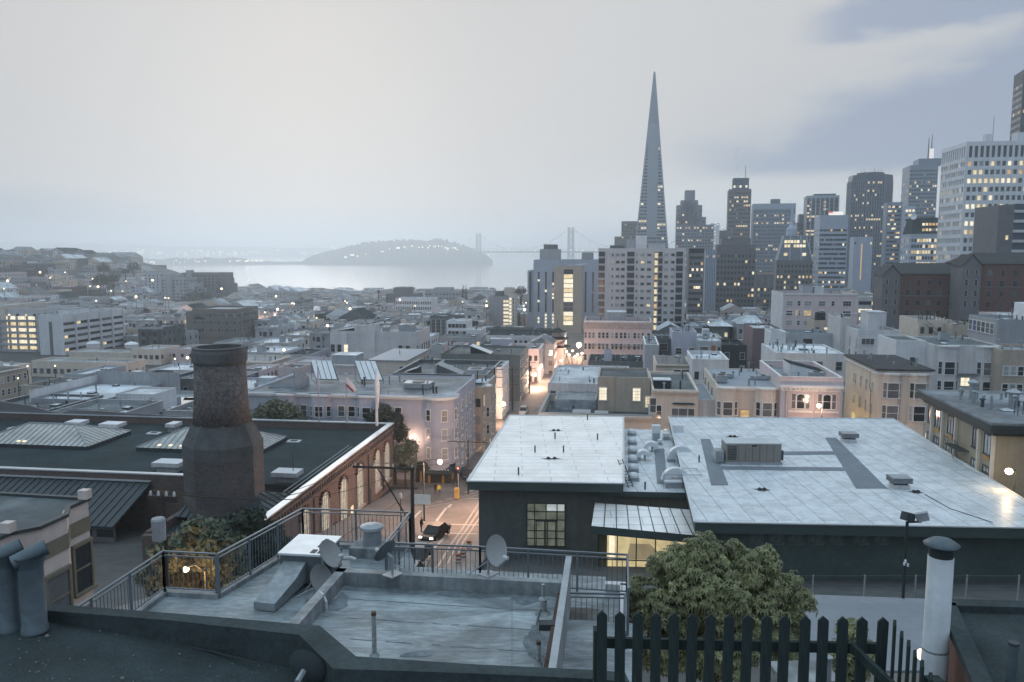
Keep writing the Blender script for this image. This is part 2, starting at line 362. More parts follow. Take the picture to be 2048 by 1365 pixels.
# ---------------------------------------------------------------- bay bridge: three towers, deck, cables
BR = mat('bridge_grey_steel', (0.16, 0.18, 0.21), 0.6, 0.06)
br = thing('suspension_bridge', 'long pale suspension bridge with cross-braced towers crossing the bay to the island', 'bridge', at(1142, 520, 3500) * 1.0)
br.location.z = 0; BO = br.location.copy()
tw = [at(957, 467, 4500), at(1142, 455, 3500), at(1430, 447, 2550)]
def rel(p): return Vector(p) - BO
DZ = 70.0
dirs = [(tw[1] - tw[0]), (tw[1] - tw[0]), (tw[2] - tw[1])]
for t, dv in zip(tw, dirs):
    dv = Vector((dv.x, dv.y, 0)).normalized(); nv = Vector((dv.y, -dv.x, 0)); mb = MB(); hw = 11.0
    b0 = Vector((t.x, t.y, -2))
    for sgn in (-1, 1): mb.bar(rel(b0 + nv * (sgn * (hw + 2))), rel(Vector((t.x, t.y, t.z)) + nv * (sgn * hw)), 6, 7)
    zz = [8] + [lerp(DZ + 6, t.z - 4, k / 3) for k in range(4)]
    for za, zb in zip(zz, zz[1:]):
        for sgn in (-1, 1): mb.bar(rel(Vector((t.x, t.y, za)) + nv * (sgn * hw)), rel(Vector((t.x, t.y, zb)) - nv * (sgn * hw)), 3.0, 3.0)
        mb.bar(rel(Vector((t.x, t.y, zb)) + nv * hw), rel(Vector((t.x, t.y, zb)) - nv * hw), 3.5, 4)
    mb.build('bridge_tower', BR, br)
    fm = MB().box(-24, 24, -14, 14, -3, 7).build('pier', W_CONC, br, rel((t.x, t.y, 0)), math.atan2(nv.y, nv.x))
ends = [at(890, 497, 4700), tw[0], tw[1], tw[2], at(1560, 500, 2150)]
mb = MB()
for a, b in zip(ends, ends[1:]):
    n = 10
    mb.bar(rel((a.x, a.y, DZ)), rel((b.x, b.y, DZ)), 20, 8)
mb.build('deck', BR, br)
mb = MB(); pts_l = []
for a, b, kind in ((ends[0], tw[0], 1), (tw[0], tw[1], 0), (tw[1], tw[2], 0), (tw[2], ends[4], 2)):
    pr = None
    for k in range(25):
        t = k / 24; x, y = lerp(a.x, b.x, t), lerp(a.y, b.y, t)
        if kind == 0: z = DZ + 8 + (lerp(a.z, b.z, t) - DZ - 8) * (2 * t - 1) ** 2
        elif kind == 1: z = DZ + 4 + (b.z - DZ - 4) * t ** 1.6
        else: z = DZ + 4 + (a.z - DZ - 4) * (1 - t) ** 1.6
        q = rel((x, y, z)); pts_l.append((x, y, z))
        if pr is not None: mb.bar(pr, q, 1.6)
        if k % 2 == 0 and z > DZ + 12: mb.bar(q, rel((x, y, DZ + 3)), 0.6)
        pr = q
mb.build('cable', BR, br)
for i, (x, y, z) in enumerate(pts_l):
    if i % 2 == 0:
        o = link('cable_light', sph, br, rel((x, y - 2, z + 1))); o.scale = (1.2,) * 3
for i in range(46):
    t = i / 45; a, b = (ends[0], tw[0]) if t < .2 else ((tw[0], tw[1]) if t < .6 else (tw[1], tw[2])); q = (t / .2) if t < .2 else ((t - .2) / .4 if t < .6 else (t - .6) / .4)
    o = link('deck_light', sph, br, rel((lerp(a.x, b.x, q), lerp(a.y, b.y, q) - 12, DZ + 6))); o.scale = (rr.uniform(1.1, 2.0),) * 3

# ---------------------------------------------------------------- air
HZ = bpy.data.materials.new('pale_haze'); HZ.use_nodes = True; nt2 = HZ.node_tree; nt2.nodes.remove(nt2.nodes['Principled BSDF'])
pv = nt2.nodes.new('ShaderNodeVolumePrincipled'); pv.inputs['Color'].default_value = (0.88, 0.945, 1.0, 1); pv.inputs['Density'].default_value = 0.00031
pv.inputs['Anisotropy'].default_value = 0.65
nt2.links.new(pv.outputs[0], nt2.nodes['Material Output'].inputs['Volume'])
mb = MB().box(-15200, 15200, -100, 15600, -8, 285); o = mb.build('haze', HZ); tag(o, 'thin pale morning haze over the whole city and bay', None, kind='stuff')
# ---------------------------------------------------------------- building kit
WM = {}
def win_mesh(w, h, kind, pane):
    """pane of one window; kinds: flat (far), arch"""
    key = (round(w, 2), round(h, 2), kind, pane.name)
    if key in WM: return WM[key]
    mb = MB(); t = 0.03
    if kind == 'arch':
        pts = [(-w / 2, 0), (w / 2, 0)] + [(w / 2 * math.cos(a * math.pi / 8), h - w * 0.35 + w * 0.35 * math.sin(a * math.pi / 8)) for a in range(0, 9)]
        n = len(pts); mb.add([(x, -t, z) for x, z in pts], [tuple(range(n))])
    else: mb.box(-w / 2, w / 2, -t, 0.0, 0, h)
    WM[key] = mb.mesh('window', [pane]); return WM[key]
def frame_mesh(w, h, kind, fm, bars=(1, 1)):
    key = (round(w, 2), round(h, 2), kind, fm.name, bars, 'f')
    if key in WM: return WM[key]
    mb = MB(); f = min(0.11, w * 0.12); d = 0.09
    if kind == 'arch':
        pts = [(-w / 2, 0)] + [(-w / 2 * math.cos(a * math.pi / 8), h - w * 0.35 + w * 0.35 * math.sin(a * math.pi / 8)) for a in range(0, 9)] + [(w / 2, 0)]
        for a, b in zip(pts, pts[1:]): mb.bar((a[0], -.06, a[1]), (b[0], -.06, b[1]), f * 1.3, 0.12)
    else:
        mb.box(-w / 2 - f, -w / 2, -d, 0.02, 0, h); mb.box(w / 2, w / 2 + f, -d, 0.02, 0, h)
        mb.box(-w / 2 - f, w / 2 + f, -d - .02, 0.02, h, h + f * 1.2)
    mb.box(-w / 2 - f * 1.4, w / 2 + f * 1.4, -d - .09, 0.02, -f, 0)
    nx, nz = bars
    for k in range(1, nx): x = -w / 2 + w * k / nx; mb.box(x - .025, x + .025, -.07, -.031, 0.002, h - .004 if kind != 'arch' else h - w * .1)
    for k in range(1, nz + 1):
        if k == nz: break
        z = h * k / nz; mb.box(-w / 2 + .003, w / 2 - .003, -.075, -.031, z - .03, z + .03)
    WM[key] = mb.mesh('window_frame', [fm]); return WM[key]
def pick(lit, r, blind=0.3, warm=0.25):
    q = r.random()
    if q < lit: return G_LITO if r.random() < warm else (G_LITW if r.random() < .3 else G_LIT)
    return (G_PALE if r.random() < .35 else G_MID) if r.random() < blind else G_DARK
FOOT = []
class Bld:
    def __init__(s, name, label, cat, x0, x1, yt, D, L, wall, roof, zb=None, rot=G, par=0.7, group=None, H=None, over=0.0, seed=None, copm=None):
        s.r = random.Random(seed if seed is not None else int(x0 * 13 + yt * 7 + D)); s.wallm, s.roofm = wall, roof
        p = at(x0, yt, D); c = Vector((math.cos(rot), -math.sin(rot), 0)); s.c = c; s.d = Vector((math.sin(rot), math.cos(rot), 0))
        u1 = (x1 - CX) / F; dz = p.z - EYE
        s.w = (u1 * (p.y * CP - dz * SP) - p.x) / (c.x - u1 * c.y * CP)
        gz = min(ground(p.x, p.y), ground(p.x + c.x * s.w, p.y + c.y * s.w), ground(p.x + s.d.x * L, p.y + s.d.y * L)) - 0.6
        zb = gz if zb is None else zb
        if H: zb = p.z - H
        s.L, s.H, s.zb, s.par = L, p.z - zb, zb, par
        FOOT.append((p.dot(CD), p.dot(CD) + s.w, p.dot(DD), p.dot(DD) + L))
        s.root = thing(name, label, cat, (p.x, p.y, zb), -rot, group); s.nw = 0; s.over = {}; s.maxw = 96
        w, L_, H_ = s.w, L, s.H
        if wall is not None: s.shell(0, w, 0, L_, 0, H_, par, over, copm=copm)
    def shell(s, x0, x1, y0, y1, z0, z1, par, over=0.0, nm='wall', wall=None, roof=None, copm=None):
        wall = wall or s.wallm; roof = roof or s.roofm; mb = MB(); t = 0.28
        zr = z1 - par
        if par > 0:
            o = [(x0, y0), (x1, y0), (x1, y1), (x0, y1)]; i = [(x0 + t, y0 + t), (x1 - t, y0 + t), (x1 - t, y1 - t), (x0 + t, y1 - t)]
            vs = [(a, b, z0) for a, b in o] + [(a, b, z1) for a, b in o] + [(a, b, z1) for a, b in i] + [(a, b, zr) for a, b in i]; fs = []
            for base_ in (0, 4, 8):
                for k in range(4): fs.append((base_ + k, base_ + (k + 1) % 4, base_ + 4 + (k + 1) % 4, base_ + 4 + k))
            mb.add(vs, fs); mb.build(nm, wall, s.root)
            MB().quad((x0 + t, y0 + t, zr + .005), (x1 - t, y0 + t, zr + .005), (x1 - t, y1 - t, zr + .005), (x0 + t, y1 - t, zr + .005)).build('roof', roof, s.root)
            if copm:
                mc = MB(); e = .06
                for a, b, c_, d_ in ((x0 - e, x1 + e, y0 - e, y0 + t + e), (x0 - e, x1 + e, y1 - t - e, y1 + e), (x0 - e, x0 + t + e, y0 + t + e, y1 - t - e), (x1 - t - e, x1 + e, y0 + t + e, y1 - t - e)): mc.box(a, b, c_, d_, z1 + .004, z1 + .07)
                mc.build('coping', copm, s.root)
        else:
            mb.box(x0, x1, y0, y1, z0, zr); mb.build(nm, wall, s.root)
            MB().box(x0 - over, x1 + over, y0 - over, y1 + over, zr + .004, zr + .25).build('roof', roof, s.root)
    def face(s, f, x, z, e=0.0, L0=0.0, w=None, L=None):
        w = s.w if w is None else w; L = s.L if L is None else L
        if f == 'F': return (x, L0 - e, z), 0.0
        if f == 'R': return (w + e, L0 + x, z), math.pi / 2
        if f == 'L': return (L0 - e, L - x, z), -math.pi / 2
        return (w - x, L + e, z), math.pi
    def win(s, f, x, z, w, h, pane=None, frame=None, kind='flat', bars=(1, 2), lit=0.0, parent=None, e=0.0, blind=0.3, nm='window', L0=0.0, fw=None, fL=None, loc=None, rz=None):
        pane = pane or pick(lit, s.r, blind)
        lo, rr_ = s.face(f, x, z, e, L0, fw, fL) if loc is None else (loc, rz)
        s.nw += 1
        if s.nw > s.maxw:
            mb = s.over.setdefault('o', [MB(), []]); ms = mb[1]
            if pane not in ms: ms.append(pane)
            n0 = len(mb[0].v); mb[0].box(-w / 2, w / 2, -.03, 0, 0, h, ms.index(pane)); mb[0].xf(Matrix.Translation(lo) @ Matrix.Rotation(rr_, 4, 'Z'), n0); return
        o = link(nm, win_mesh(w, h, kind, pane), parent or s.root, lo, rr_)
        if frame: link('window_frame', frame_mesh(w, h, kind, frame, bars), o)
        return o
    def grid(s, f, n, z0, dz, rows, w, h, m0=None, m1=None, lit=0.0, frame=None, bars=(1, 2), blind=0.3, e=0.0, litrows=None, skip=0.0, xs=None, L0=0.0, fw=None, fL=None, kind='flat', pane=None):
        """rows counted from the top: z0 below the roof line"""
        tot = (s.w if f in 'FB' else s.L) if fw is None or f in 'LR' else fw
        if fL is not None and f in 'LR': tot = fL
        m0 = w if m0 is None else m0; m1 = m0 if m1 is None else m1
        xs = xs or [m0 + (tot - m0 - m1) * (k / (n - 1) if n > 1 else .5) for k in range(n)]
        for j in range(rows):
            z = s.H - z0 - h - j * dz
            if z < 0.3: break
            lp = litrows[j % len(litrows)] if litrows else lit
            for x in xs:
                if skip and s.r.random() < skip: continue
                s.win(f, x, z, w, h, pane, frame, kind, bars, lp, e=e, blind=blind, L0=L0, fw=fw, fL=fL)
        return s
    def band(s, f, z0, h, m=0.3, m_=G_DARK, nm='window_band', x0=None, x1=None, e=0.03):
        tot = s.w if f in 'FB' else s.L; x0 = m if x0 is None else x0; x1 = tot - m if x1 is None else x1
        lo, rz = s.face(f, (x0 + x1) / 2, s.H - z0 - h); W = x1 - x0
        return MB().box(-W / 2, W / 2, -e, 0.0, 0, h).build(nm, m_, s.root, lo, rz)
    def ribs(s, f, n, wd, dp, mt, z0=0.0, z1=None, nm='vertical_rib', m=0.0):
        tot = s.w if f in 'FB' else s.L; mb = MB(); z1 = s.H if z1 is None else z1
        for k in range(n):
            x = m + (tot - 2 * m) * k / (n - 1) - tot / 2; mb.box(x - wd / 2, x + wd / 2, -dp, 0, z0, z1)
        lo, rz = s.face(f, tot / 2, 0); return mb.build(nm, mt, s.root, lo, rz)
    def cornice(s, h=.5, d=.35, m=None, z=None, faces='F', dent=False, nm='cornice'):
        z = s.H - .12 if z is None else z; mb = MB()
        x0 = -d if 'L' in faces else -.02; x1 = s.w + (d if 'R' in faces else .02)
        mb.box(x0, x1, -d, -.004, z - h * .45, z); mb.box(x0 + d * .4, x1 - d * .4, -d * .55, -.004, z - h, z - h * .45 - .003)
        if 'R' in faces: mb.box(s.w + .004, s.w + d, 0, s.L, z - h * .45, z)
        if 'L' in faces: mb.box(-d, -.004, 0, s.L, z - h * .45, z)
        if dent:
            for k in range(int(s.w / .6)): mb.box(.1 + k * .6, .32 + k * .6, -d * .9, -d * .55 - .003, z - h * .85, z - h * .45 - .003)
        return mb.build(nm, m or TRIM, s.root)
    def bay(s, f, x, wd, dp, z0, z1, m=None, rows=(), h=1.6, cap=True, lit=0.0, sidew=None, frame=TRIM, blind=.4, bars=(1, 2), cw=None):
        """three-sided bay with its own windows; rows: sill heights"""
        mb = MB(); sl_ = min(dp * .9, wd * .28); pts = [(-wd / 2, 0), (-wd / 2 + sl_, -dp), (wd / 2 - sl_, -dp), (wd / 2, 0)]
        mb.prism(pts[::1], z0, z1)
        lo, rz = s.face(f, x, 0); b = mb.build('bay', m or s.wallm, s.root, lo, rz)
        if cap: q = [(-wd / 2 - .15, -.004), (-wd / 2 + sl_ - .12, -dp - .2), (wd / 2 - sl_ + .12, -dp - .2), (wd / 2 + .15, -.004)]; MB().prism(q, z1 + .003, z1 + .28).build('bay_cornice', TRIM, b)
        for z in rows:
            cw_ = cw or (wd - 2 * sl_) * .62; pane = pick(lit, s.r, blind)
            o = link('window', win_mesh(cw_, h, 'flat', pane), b, (0, -dp, z)); link('window_frame', frame_mesh(cw_, h, 'flat', frame, bars), o)
            a = math.atan2(dp, sl_); sw = math.hypot(dp, sl_) * .55
            for sg in (-1, 1):
                o = link('window', win_mesh(sw, h, 'flat', pick(lit, s.r, blind)), b, (sg * (wd / 2 - sl_ / 2), -dp / 2, z), sg * a); link('window_frame', frame_mesh(sw, h, 'flat', frame, bars), o)
        return b
    def penthouse(s, x0, x1, y0, y1, h, wall=None, roof=None, nm='penthouse', over=.12):
        z = s.H - s.par
        o = MB().box(x0, x1, y0, y1, z + .01, z + h).build(nm, wall or s.wallm, s.root)
        MB().box(x0 - over, x1 + over, y0 - over, y1 + over, z + h + .003, z + h + .14).build('penthouse_roof', roof or s.roofm, o); return o
    def pipes(s, n, area=None, hmax=1.5, r=.13):
        n = int(n * 1.7)
        a = area or (1, s.w - 1, 1, s.L - 1); z = s.H - s.par
        for _ in range(n):
            x, y, h = s.r.uniform(a[0], a[1]), s.r.uniform(a[2], a[3]), s.r.uniform(.5, hmax); q = s.r.uniform(.6, 1.3) * r
            mb = MB().cyl(0, 0, 0, h, q, n=8)
            if s.r.random() < .6: mb.lathe([(q * 1.7, h + .05), (q * 1.9, h + .16), (q * .4, h + .26)], 0, 0, 8)
            mb.build('vent_pipe', METAL if s.r.random() < .7 else METALD, s.root, (x, y, z))
    def skylights(s, n, area=None, sz=1.3):
        a = area or (1.5, s.w - 1.5, 1.5, s.L - 1.5); z = s.H - s.par
        for _ in range(n):
            x, y = s.r.uniform(a[0], a[1]), s.r.uniform(a[2], a[3]); q = s.r.uniform(.7, 1.2) * sz
            o = MB().box(-q / 2, q / 2, -q / 2, q / 2, 0, .3).build('skylight', METALD, s.root, (x, y, z + .01))
            MB().add([(-q / 2 + .05, -q / 2 + .05, .303), (q / 2 - .05, -q / 2 + .05, .303), (q / 2 - .05, q / 2 - .05, .303), (-q / 2 + .05, q / 2 - .05, .303), (0, 0, .55)], [(0, 1, 4), (1, 2, 4), (2, 3, 4), (3, 0, 4)]).build('skylight_dome', R_PALE, o)
    def wedge(s, x, y, w, l, h, m=R_DARK, mt=None, nm='stair_bulkhead', up=1, top=TRIMG):
        """sloping roof-stair bulkhead"""
        z = s.H - s.par + .01; a, b = (h, .35) if up > 0 else (.35, h)
        o = MB().prism([(0, 0), (w, 0), (w, l), (0, l)], 0, [a, b, b, a]).build(nm, m, s.root, (x, y, z))
        MB().add([(-.08, -.08, a + .02), (w + .08, -.08, b + .02), (w + .08, l + .08, b + .02), (-.08, l + .08, a + .02), (-.08, -.08, a + .1), (w + .08, -.08, b + .1), (w + .08, l + .08, b + .1), (-.08, l + .08, a + .1)], [(3, 2, 1, 0), (4, 5, 6, 7), (0, 1, 5, 4), (1, 2, 6, 5), (2, 3, 7, 6), (3, 0, 4, 7)]).build('bulkhead_cover', top, o); return o
    def unit(s, x, y, w, l, h, m=METAL):
        o = MB().box(0, w, 0, l, .15, h).build('air_unit', m, s.root, (x, y, s.H - s.par + .01))
        mb = MB().cyl(w / 2, l / 2, h + .002, h + .12, min(w, l) * .36, n=12); mb.build('fan_grille', METALD, o); return o
    def done(s):
        if s.nw == 0 and s.w > 4 and s.H > 5:
            for f in 'FR': n = max(2, int((s.w if f == 'F' else s.L) / 3)); s.grid(f, n, s.par + 1.3, 3.1, 3, 1.0, 1.5, lit=.05, frame=TRIMG)
        if 'o' in s.over:
            mb, ms = s.over['o']; o = mb.build('window_field', ms, s.root); o['kind'] = 'stuff'
        return s
def clutter(b, n=3, sk=1, dense=False):
    b.pipes(n); b.skylights(sk)
    return b
# ---------------------------------------------------------------- downtown skyline
OT = 'office_tower'
# pyramid tower
p = at(1309, 144, 885); BZ = 9.0; HT = p.z - BZ
pyr = thing('pyramid_tower', 'tall slender white pyramid skyscraper tapering to a needle point above the skyline', 'skyscraper', (p.x, p.y, BZ), -G - .02)
def pw(z): return 23.6 * (1 - z / HT) + 0.9 * (z / HT)
P_WALL = mat('pale_quartz_panels', (0.26, 0.29, 0.33), 0.6, 0.05, seam=(1.8, 3.0, 0.9, 0.06))
mb = MB(); mb.add([(sx_ * pw(z), sy_ * pw(z), z) for z in (0, HT * .78) for sx_, sy_ in ((-1, -1), (1, -1), (1, 1), (-1, 1))], [(0, 1, 5, 4), (1, 2, 6, 5), (2, 3, 7, 6), (3, 0, 4, 7)]); mb.build('tower_shaft', P_WALL, pyr)
mb = MB(); mb.add([(sx_ * pw(z) * 1.0, sy_ * pw(z) * 1.0, z) for z in (HT * .78, HT) for sx_, sy_ in ((-1, -1), (1, -1), (1, 1), (-1, 1))], [(0, 1, 5, 4), (1, 2, 6, 5), (2, 3, 7, 6), (3, 0, 4, 7), (4, 5, 6, 7)])
for k in range(1, 12): z = HT * .78 + k * HT * .2 / 12; a = pw(z) + .06; mb.box(-a, a, -a, a, z, z + .5)
mb.build('spire', mat('spire_louvres', (0.2, 0.225, 0.265), .5, .06), pyr)
wg = HT * .72
for sg in (-1, 1):
    mb = MB(); a = 5.2; n = 24
    vs = [(x, sg * -(pw(z) + dpt), z) for z, dpt in ((HT * .30, .5), (wg, 1.6)) for x in (-a, a)]
    vs += [(x, sg * -(pw(HT * .30) * .6), HT * .30) for x in (-a, a)] + [(x, sg * -(pw(wg) * .3), wg) for x in (-a, a)]
    fs = [(0, 1, 3, 2), (0, 2, 6, 4), (1, 5, 7, 3), (2, 3, 7, 6)]
    mb.add(vs, fs if sg > 0 else [tuple(reversed(q)) for q in fs]); mb.build('wing', P_WALL, pyr)
rp = random.Random(5); nfl = 44; ovm = MB()
PYL = [G_DARK, G_LIT, G_LITW, G_MID]; nn = 0
for j in range(nfl):
    z = 14 + j * (HT * .70 - 14) / nfl; hgt = 1.9; a = pw(z); ln = a - 1.2
    for fc in range(4):
        segs = [(-ln, ln)] if z < HT * .305 else [(-ln, -5.5), (5.5, ln)]
        for u0, u1 in segs:
            if u1 - u0 < 1: continue
            m_ = max(1, int((u1 - u0) / 2.6)); litp = .1 + (.35 if j in (19, 20, 21, 26, 31) else 0)
            for k in range(m_):
                ua, ub = u0 + (u1 - u0) * k / m_ + .35, u0 + (u1 - u0) * (k + 1) / m_ - .35
                d0, d1 = pw(z) + .05, pw(z + hgt) + .05; mi = 1 + (rp.random() < .4) if rp.random() < litp and fc in (0, 3) else (3 if rp.random() < .15 else 0)
                q = [(ua, -d0, z), (ub, -d0, z), (ub, -d1, z + hgt), (ua, -d1, z + hgt)]; rm = Matrix.Rotation(fc * math.pi / 2, 3, 'Z'); q = [tuple(rm @ Vector(t)) for t in q]
                if fc == 0 and nn < 96 and j > 6:
                    nn += 1; MB().add(q, [(0, 1, 2, 3)]).build('window', PYL[mi], pyr)
                else: ovm.add(q, [(0, 1, 2, 3)], mi)
o = ovm.build('window_field', PYL, pyr); o['kind'] = 'stuff'

def tower(label, x0, x1, yt, D, L, wall, fl, nx, ww, wh, lit, dz=3.8, z0=3.0, side=None, name=OT, cat='office tower', litrows=None, blind=.15, par=.8, nside=None, **k):
    rot = lerp(G, math.atan((x0 - 1024) / F), .62 if not side else .35); dd = Vector((math.sin(rot), math.cos(rot), 0)); lo, hi = x0, x0 + 90
    for _ in range(24):
        xm = (lo + hi) / 2
        if px_of(at(xm, yt, D) + dd * L) > x0: hi = xm
        else: lo = xm
    x0, lit = max(x0, hi), lit * 1.3; litrows = [min(.9, q * 1.35) for q in litrows] if litrows else None
    b = Bld(name, label, cat, x0, x1, yt, D, L, wall, k.pop('roof', R_GREY), par=par, rot=rot, **k); b.maxw = 96
    rows = fl
    b.grid('F', nx, z0, dz, rows, ww, wh, lit=lit, litrows=litrows, blind=blind)
    if side: b.grid(side, nside or max(2, int(nx * L / max(b.w, 1))), z0, dz, rows, ww, wh, lit=lit * .7, blind=blind)
    return b
rr = random.Random(21)
def lr(n, lo, hi, p=.3): return [hi if rr.random() < p else lo for _ in range(n)]
# behind and beside the pyramid
b = tower('dark stepped block close behind the foot of the pyramid tower', 1243, 1282, 443, 960, 30, W_BROWN, 12, 7, 1.6, 1.8, .05); b.shell(-8, 0, 0, 25, 0, b.H - 18, .5, nm='lower_wing'); b.done()
b = tower('stepped brown tower with four set-back tiers right of the pyramid tower', 1351, 1428, 450, 1000, 34, W_TWR, 14, 13, 1.9, 1.9, .12, z0=3, litrows=lr(14, .06, .3))
for x0, x1, h in ((0, 36, 9.5), (0, 31, 24), (5, 26, 30), (10, 22, 42)): b.shell(x0, x1, 2, 30, b.H + .01, b.H + h, .6, nm='set_back_tier')
for x0, x1, z, n in ((2, 33, 2, 7), (3, 29, 11, 6), (3, 29, 16, 6)):
    for k in range(n): b.win('F', x0 + (x1 - x0) * k / (n - 1), b.H + z, 2.2, 2.2, lit=.3, L0=2)
b.done()
b = tower('tall narrow brown tower with a stepped dark crown and smoke rising above', 1455, 1503, 379, 760, 30, W_BROWN, 24, 9, 1.5, 1.6, .07, litrows=lr(24, .02, .25)); b.shell(3.5, 18, 3, 20, b.H + .01, b.H + 10.5, .6, nm='crown', wall=W_TWRD)
for k in range(5): b.win('F', 5 + k * 2.7, b.H + 1.5, 1.8, 2.2, lit=.5, L0=3)
MB().tube([(15, 10, b.H + 10), (15, 10, b.H + 22)], .25, 5).build('antenna', METALD, b.root); b.shell(-7, -.02, 4, 24, 0, b.H - 38, .5, nm='lower_wing'); b.done()
SMK = bpy.data.materials.new('white_steam'); SMK.use_nodes = True; _n = SMK.node_tree; _n.nodes.remove(_n.nodes['Principled BSDF']); _v = _n.nodes.new('ShaderNodeVolumePrincipled'); _v.inputs['Color'].default_value = (1, 1, 1, 1); _v.inputs['Density'].default_value = .06
_n.links.new(_v.outputs[0], _n.nodes['Material Output'].inputs['Volume'])
mb = MB(); pr = [(.8, 0), (1.6, 5), (2.2, 11), (2.8, 17), (3.4, 22), (3.0, 25), (.3, 27)]; mb.lathe(pr, 0, 0, 10)
for i, q in enumerate(mb.v): mb.v[i] = (q[0] + math.sin(q[2] * .35) * .8 - q[2] * .03, q[1], q[2])
o = mb.build('smoke_plume', SMK, None, at(1474, 352, 775), 0, True); tag(o, 'thin white plume of steam rising from the narrow brown tower', 'smoke')
b = tower('wide slab tower with fine vertical ribs and a blank cap', 1503, 1592, 408, 830, 30, W_TWR, 26, 16, 2.0, 1.7, .12, z0=7.5, litrows=lr(26, .04, .35)); b.ribs('F', 34, .35, .35, W_TWRL, m=.3); b.band('F', .2, 5.5, 0, W_TWRL, 'blank_cap', e=.6)
b.shell(18, 27, 8, 18, b.H - .5, b.H + 5, .4, nm='plant_room'); b.done()
b = tower('dark tower with a sloping stepped shoulder behind the spired tower', 1590, 1626, 445, 900, 30, W_TWRD, 16, 8, 1.7, 1.8, .18); b.shell(2, 10, 2, 25, b.H + .01, b.H + 9, .5, nm='upper_tier'); b.done()
b = tower('square grey tower with white piers and a crowded roof behind the plain-topped tower', 1608, 1679, 392, 870, 32, W_TWRD, 22, 13, 2.3, 1.9, .25, z0=6, litrows=lr(22, .1, .6)); b.ribs('F', 8, 1.0, .8, W_TWRL, m=.5); b.band('F', .1, 2.5, 0, W_TWRL, 'cap', e=.9); b.shell(8, 30, 6, 22, b.H - .6, b.H + 2.2, .3, nm='plant_room'); b.done()
# spired tower with a glass trapezoid top
b = tower('tower with a sloping glazed top storey and a thin spire, lit up inside', 1548, 1626, 521, 540, 26, W_BROWN, 12, 10, 1.1, 1.7, .12, dz=3.6, z0=3, name='spired_tower', cat='tower', litrows=[.1, .0, .5, .05, .05, .9, .1, .4], par=.3)
w_, h_ = b.w, b.H; e = 4.4
GT = mat('crown_blue_glass', (0.13, 0.15, 0.18), .25, .1)
MB().add([(.3, .3, h_), (w_ - .3, .3, h_), (w_ - .3, 25, h_), (.3, 25, h_), (e, 5, h_ + 16.5), (w_ - e, 5, h_ + 16.5), (w_ - e, 20, h_ + 16.5), (e, 20, h_ + 16.5)], [(0, 1, 5, 4), (1, 2, 6, 5), (2, 3, 7, 6), (3, 0, 4, 7), (4, 5, 6, 7)]).build('glazed_crown', GT, b.root)
cr = random.Random(3)
for j, (z, n, lit) in enumerate(((11.5, 7, .95), (8.6, 7, .8), (5.6, 6, .35), (3, 5, .4))):
    y = .3 + 4.7 * z / 16.5 - .12
    for k in range(n):
        x = e + 1.2 + (w_ - 2 * e - 2.4) * k / (n - 1)
        if cr.random() < lit: b.win('F', x, h_ + z, (w_ - 2 * e) / n * .82, 1.9, G_LITW if cr.random() < .6 else G_LIT, L0=y - .15)
mb = MB()
for (x0, x1) in ((.4, e), (w_ - .4, w_ - e), (w_ * .36, w_ * .38), (w_ * .68, w_ * .66)): mb.bar((x0, .2, h_ + .1), (x1, 4.9, h_ + 16.6), .45)
mb.build('crown_mullion', W_TWRL, b.root)
MB().lathe([(3.8, h_ + 16.5), (3.4, h_ + 21), (1.1, h_ + 24), (.9, h_ + 33), (.15, h_ + 38)], w_ * .42, 10, 8).build('spire', W_TWRL, b.root); b.done()
b = tower('plain-topped grey tower with rows of small square windows under a blank parapet', 1629, 1697, 431, 500, 22, W_TWRL, 24, 13, 1.05, 1.35, .08, dz=2.9, z0=8.6, side='L', nside=5, litrows=lr(24, .02, .25, .25)); b.done()
o = MB().box(0, 8.5, 0, .4, 0, 2.2).build('rooftop_sign', [emis('white_sign_glow', (1, .96, .92), .9)], b.root, (b.w - 11, 3, b.H + .1)); MB().box(0, 2.4, -.02, 0, 1.3, 2.2).build('sign_red_corner', emis('red_sign_glow', (1, .1, .08), .8), o)
# octagonal ribbed tower
p = at(1741, 352, 800); zb = 6
oc = thing('octagonal_tower', 'dark many-sided tower with close vertical ribs and aerials on its flat top', 'office tower', (p.x, p.y, zb), -G); rad = 20.8; ho = p.z - zb
MB().lathe([(rad, 0), (rad, ho - 8), (rad * .96, ho)], 0, 0, 8, 0, True, math.pi / 8).build('tower_shaft', W_TWRD, oc)
mb = MB(); mo = MB(); nn = 0; ro = random.Random(8); ap = rad * math.cos(math.pi / 8)
for fc in range(8):
    a = fc * math.pi / 4; M4 = Matrix.Rotation(a, 4, 'Z'); hw = rad * math.sin(math.pi / 8)
    if fc in (1, 2): continue
    n0 = len(mb.v)
    for k in range(8): x = -hw + 2 * hw * k / 7; mb.box(x - .3, x + .3, -ap - .5, -ap + .3, 0, ho - 6)
    mb.xf(M4, n0)
    for j in range(30):
        lp = .6 if (j * 7 + fc) % 9 == 0 else .1; z = ho - 9 - j * 3.9
        for k in range(7):
            x = -hw + 2 * hw * (k + .5) / 7; pane = G_LIT if ro.random() < lp else G_DARK
            if fc in (0, 7) and nn < 96 and j < 16:
                nn += 1; q = M4 @ Vector((x, -ap, z)); link('window', win_mesh(1.4, 1.8, 'flat', pane), oc, q, a)
            else:
                n1_ = len(mo.v); mo.box(x - .7, x + .7, -ap - .06, -ap, z, z + 1.8, 0 if pane is G_LIT else 1); mo.xf(M4, n1_)
mb.build('vertical_rib', W_TWR, oc); o = mo.build('window_field', [G_LIT, G_DARK], oc); o['kind'] = 'stuff'
MB().lathe([(13, ho), (13, ho + 2.5)], 0, 0, 8).build('plant_room', W_TWRD, oc)
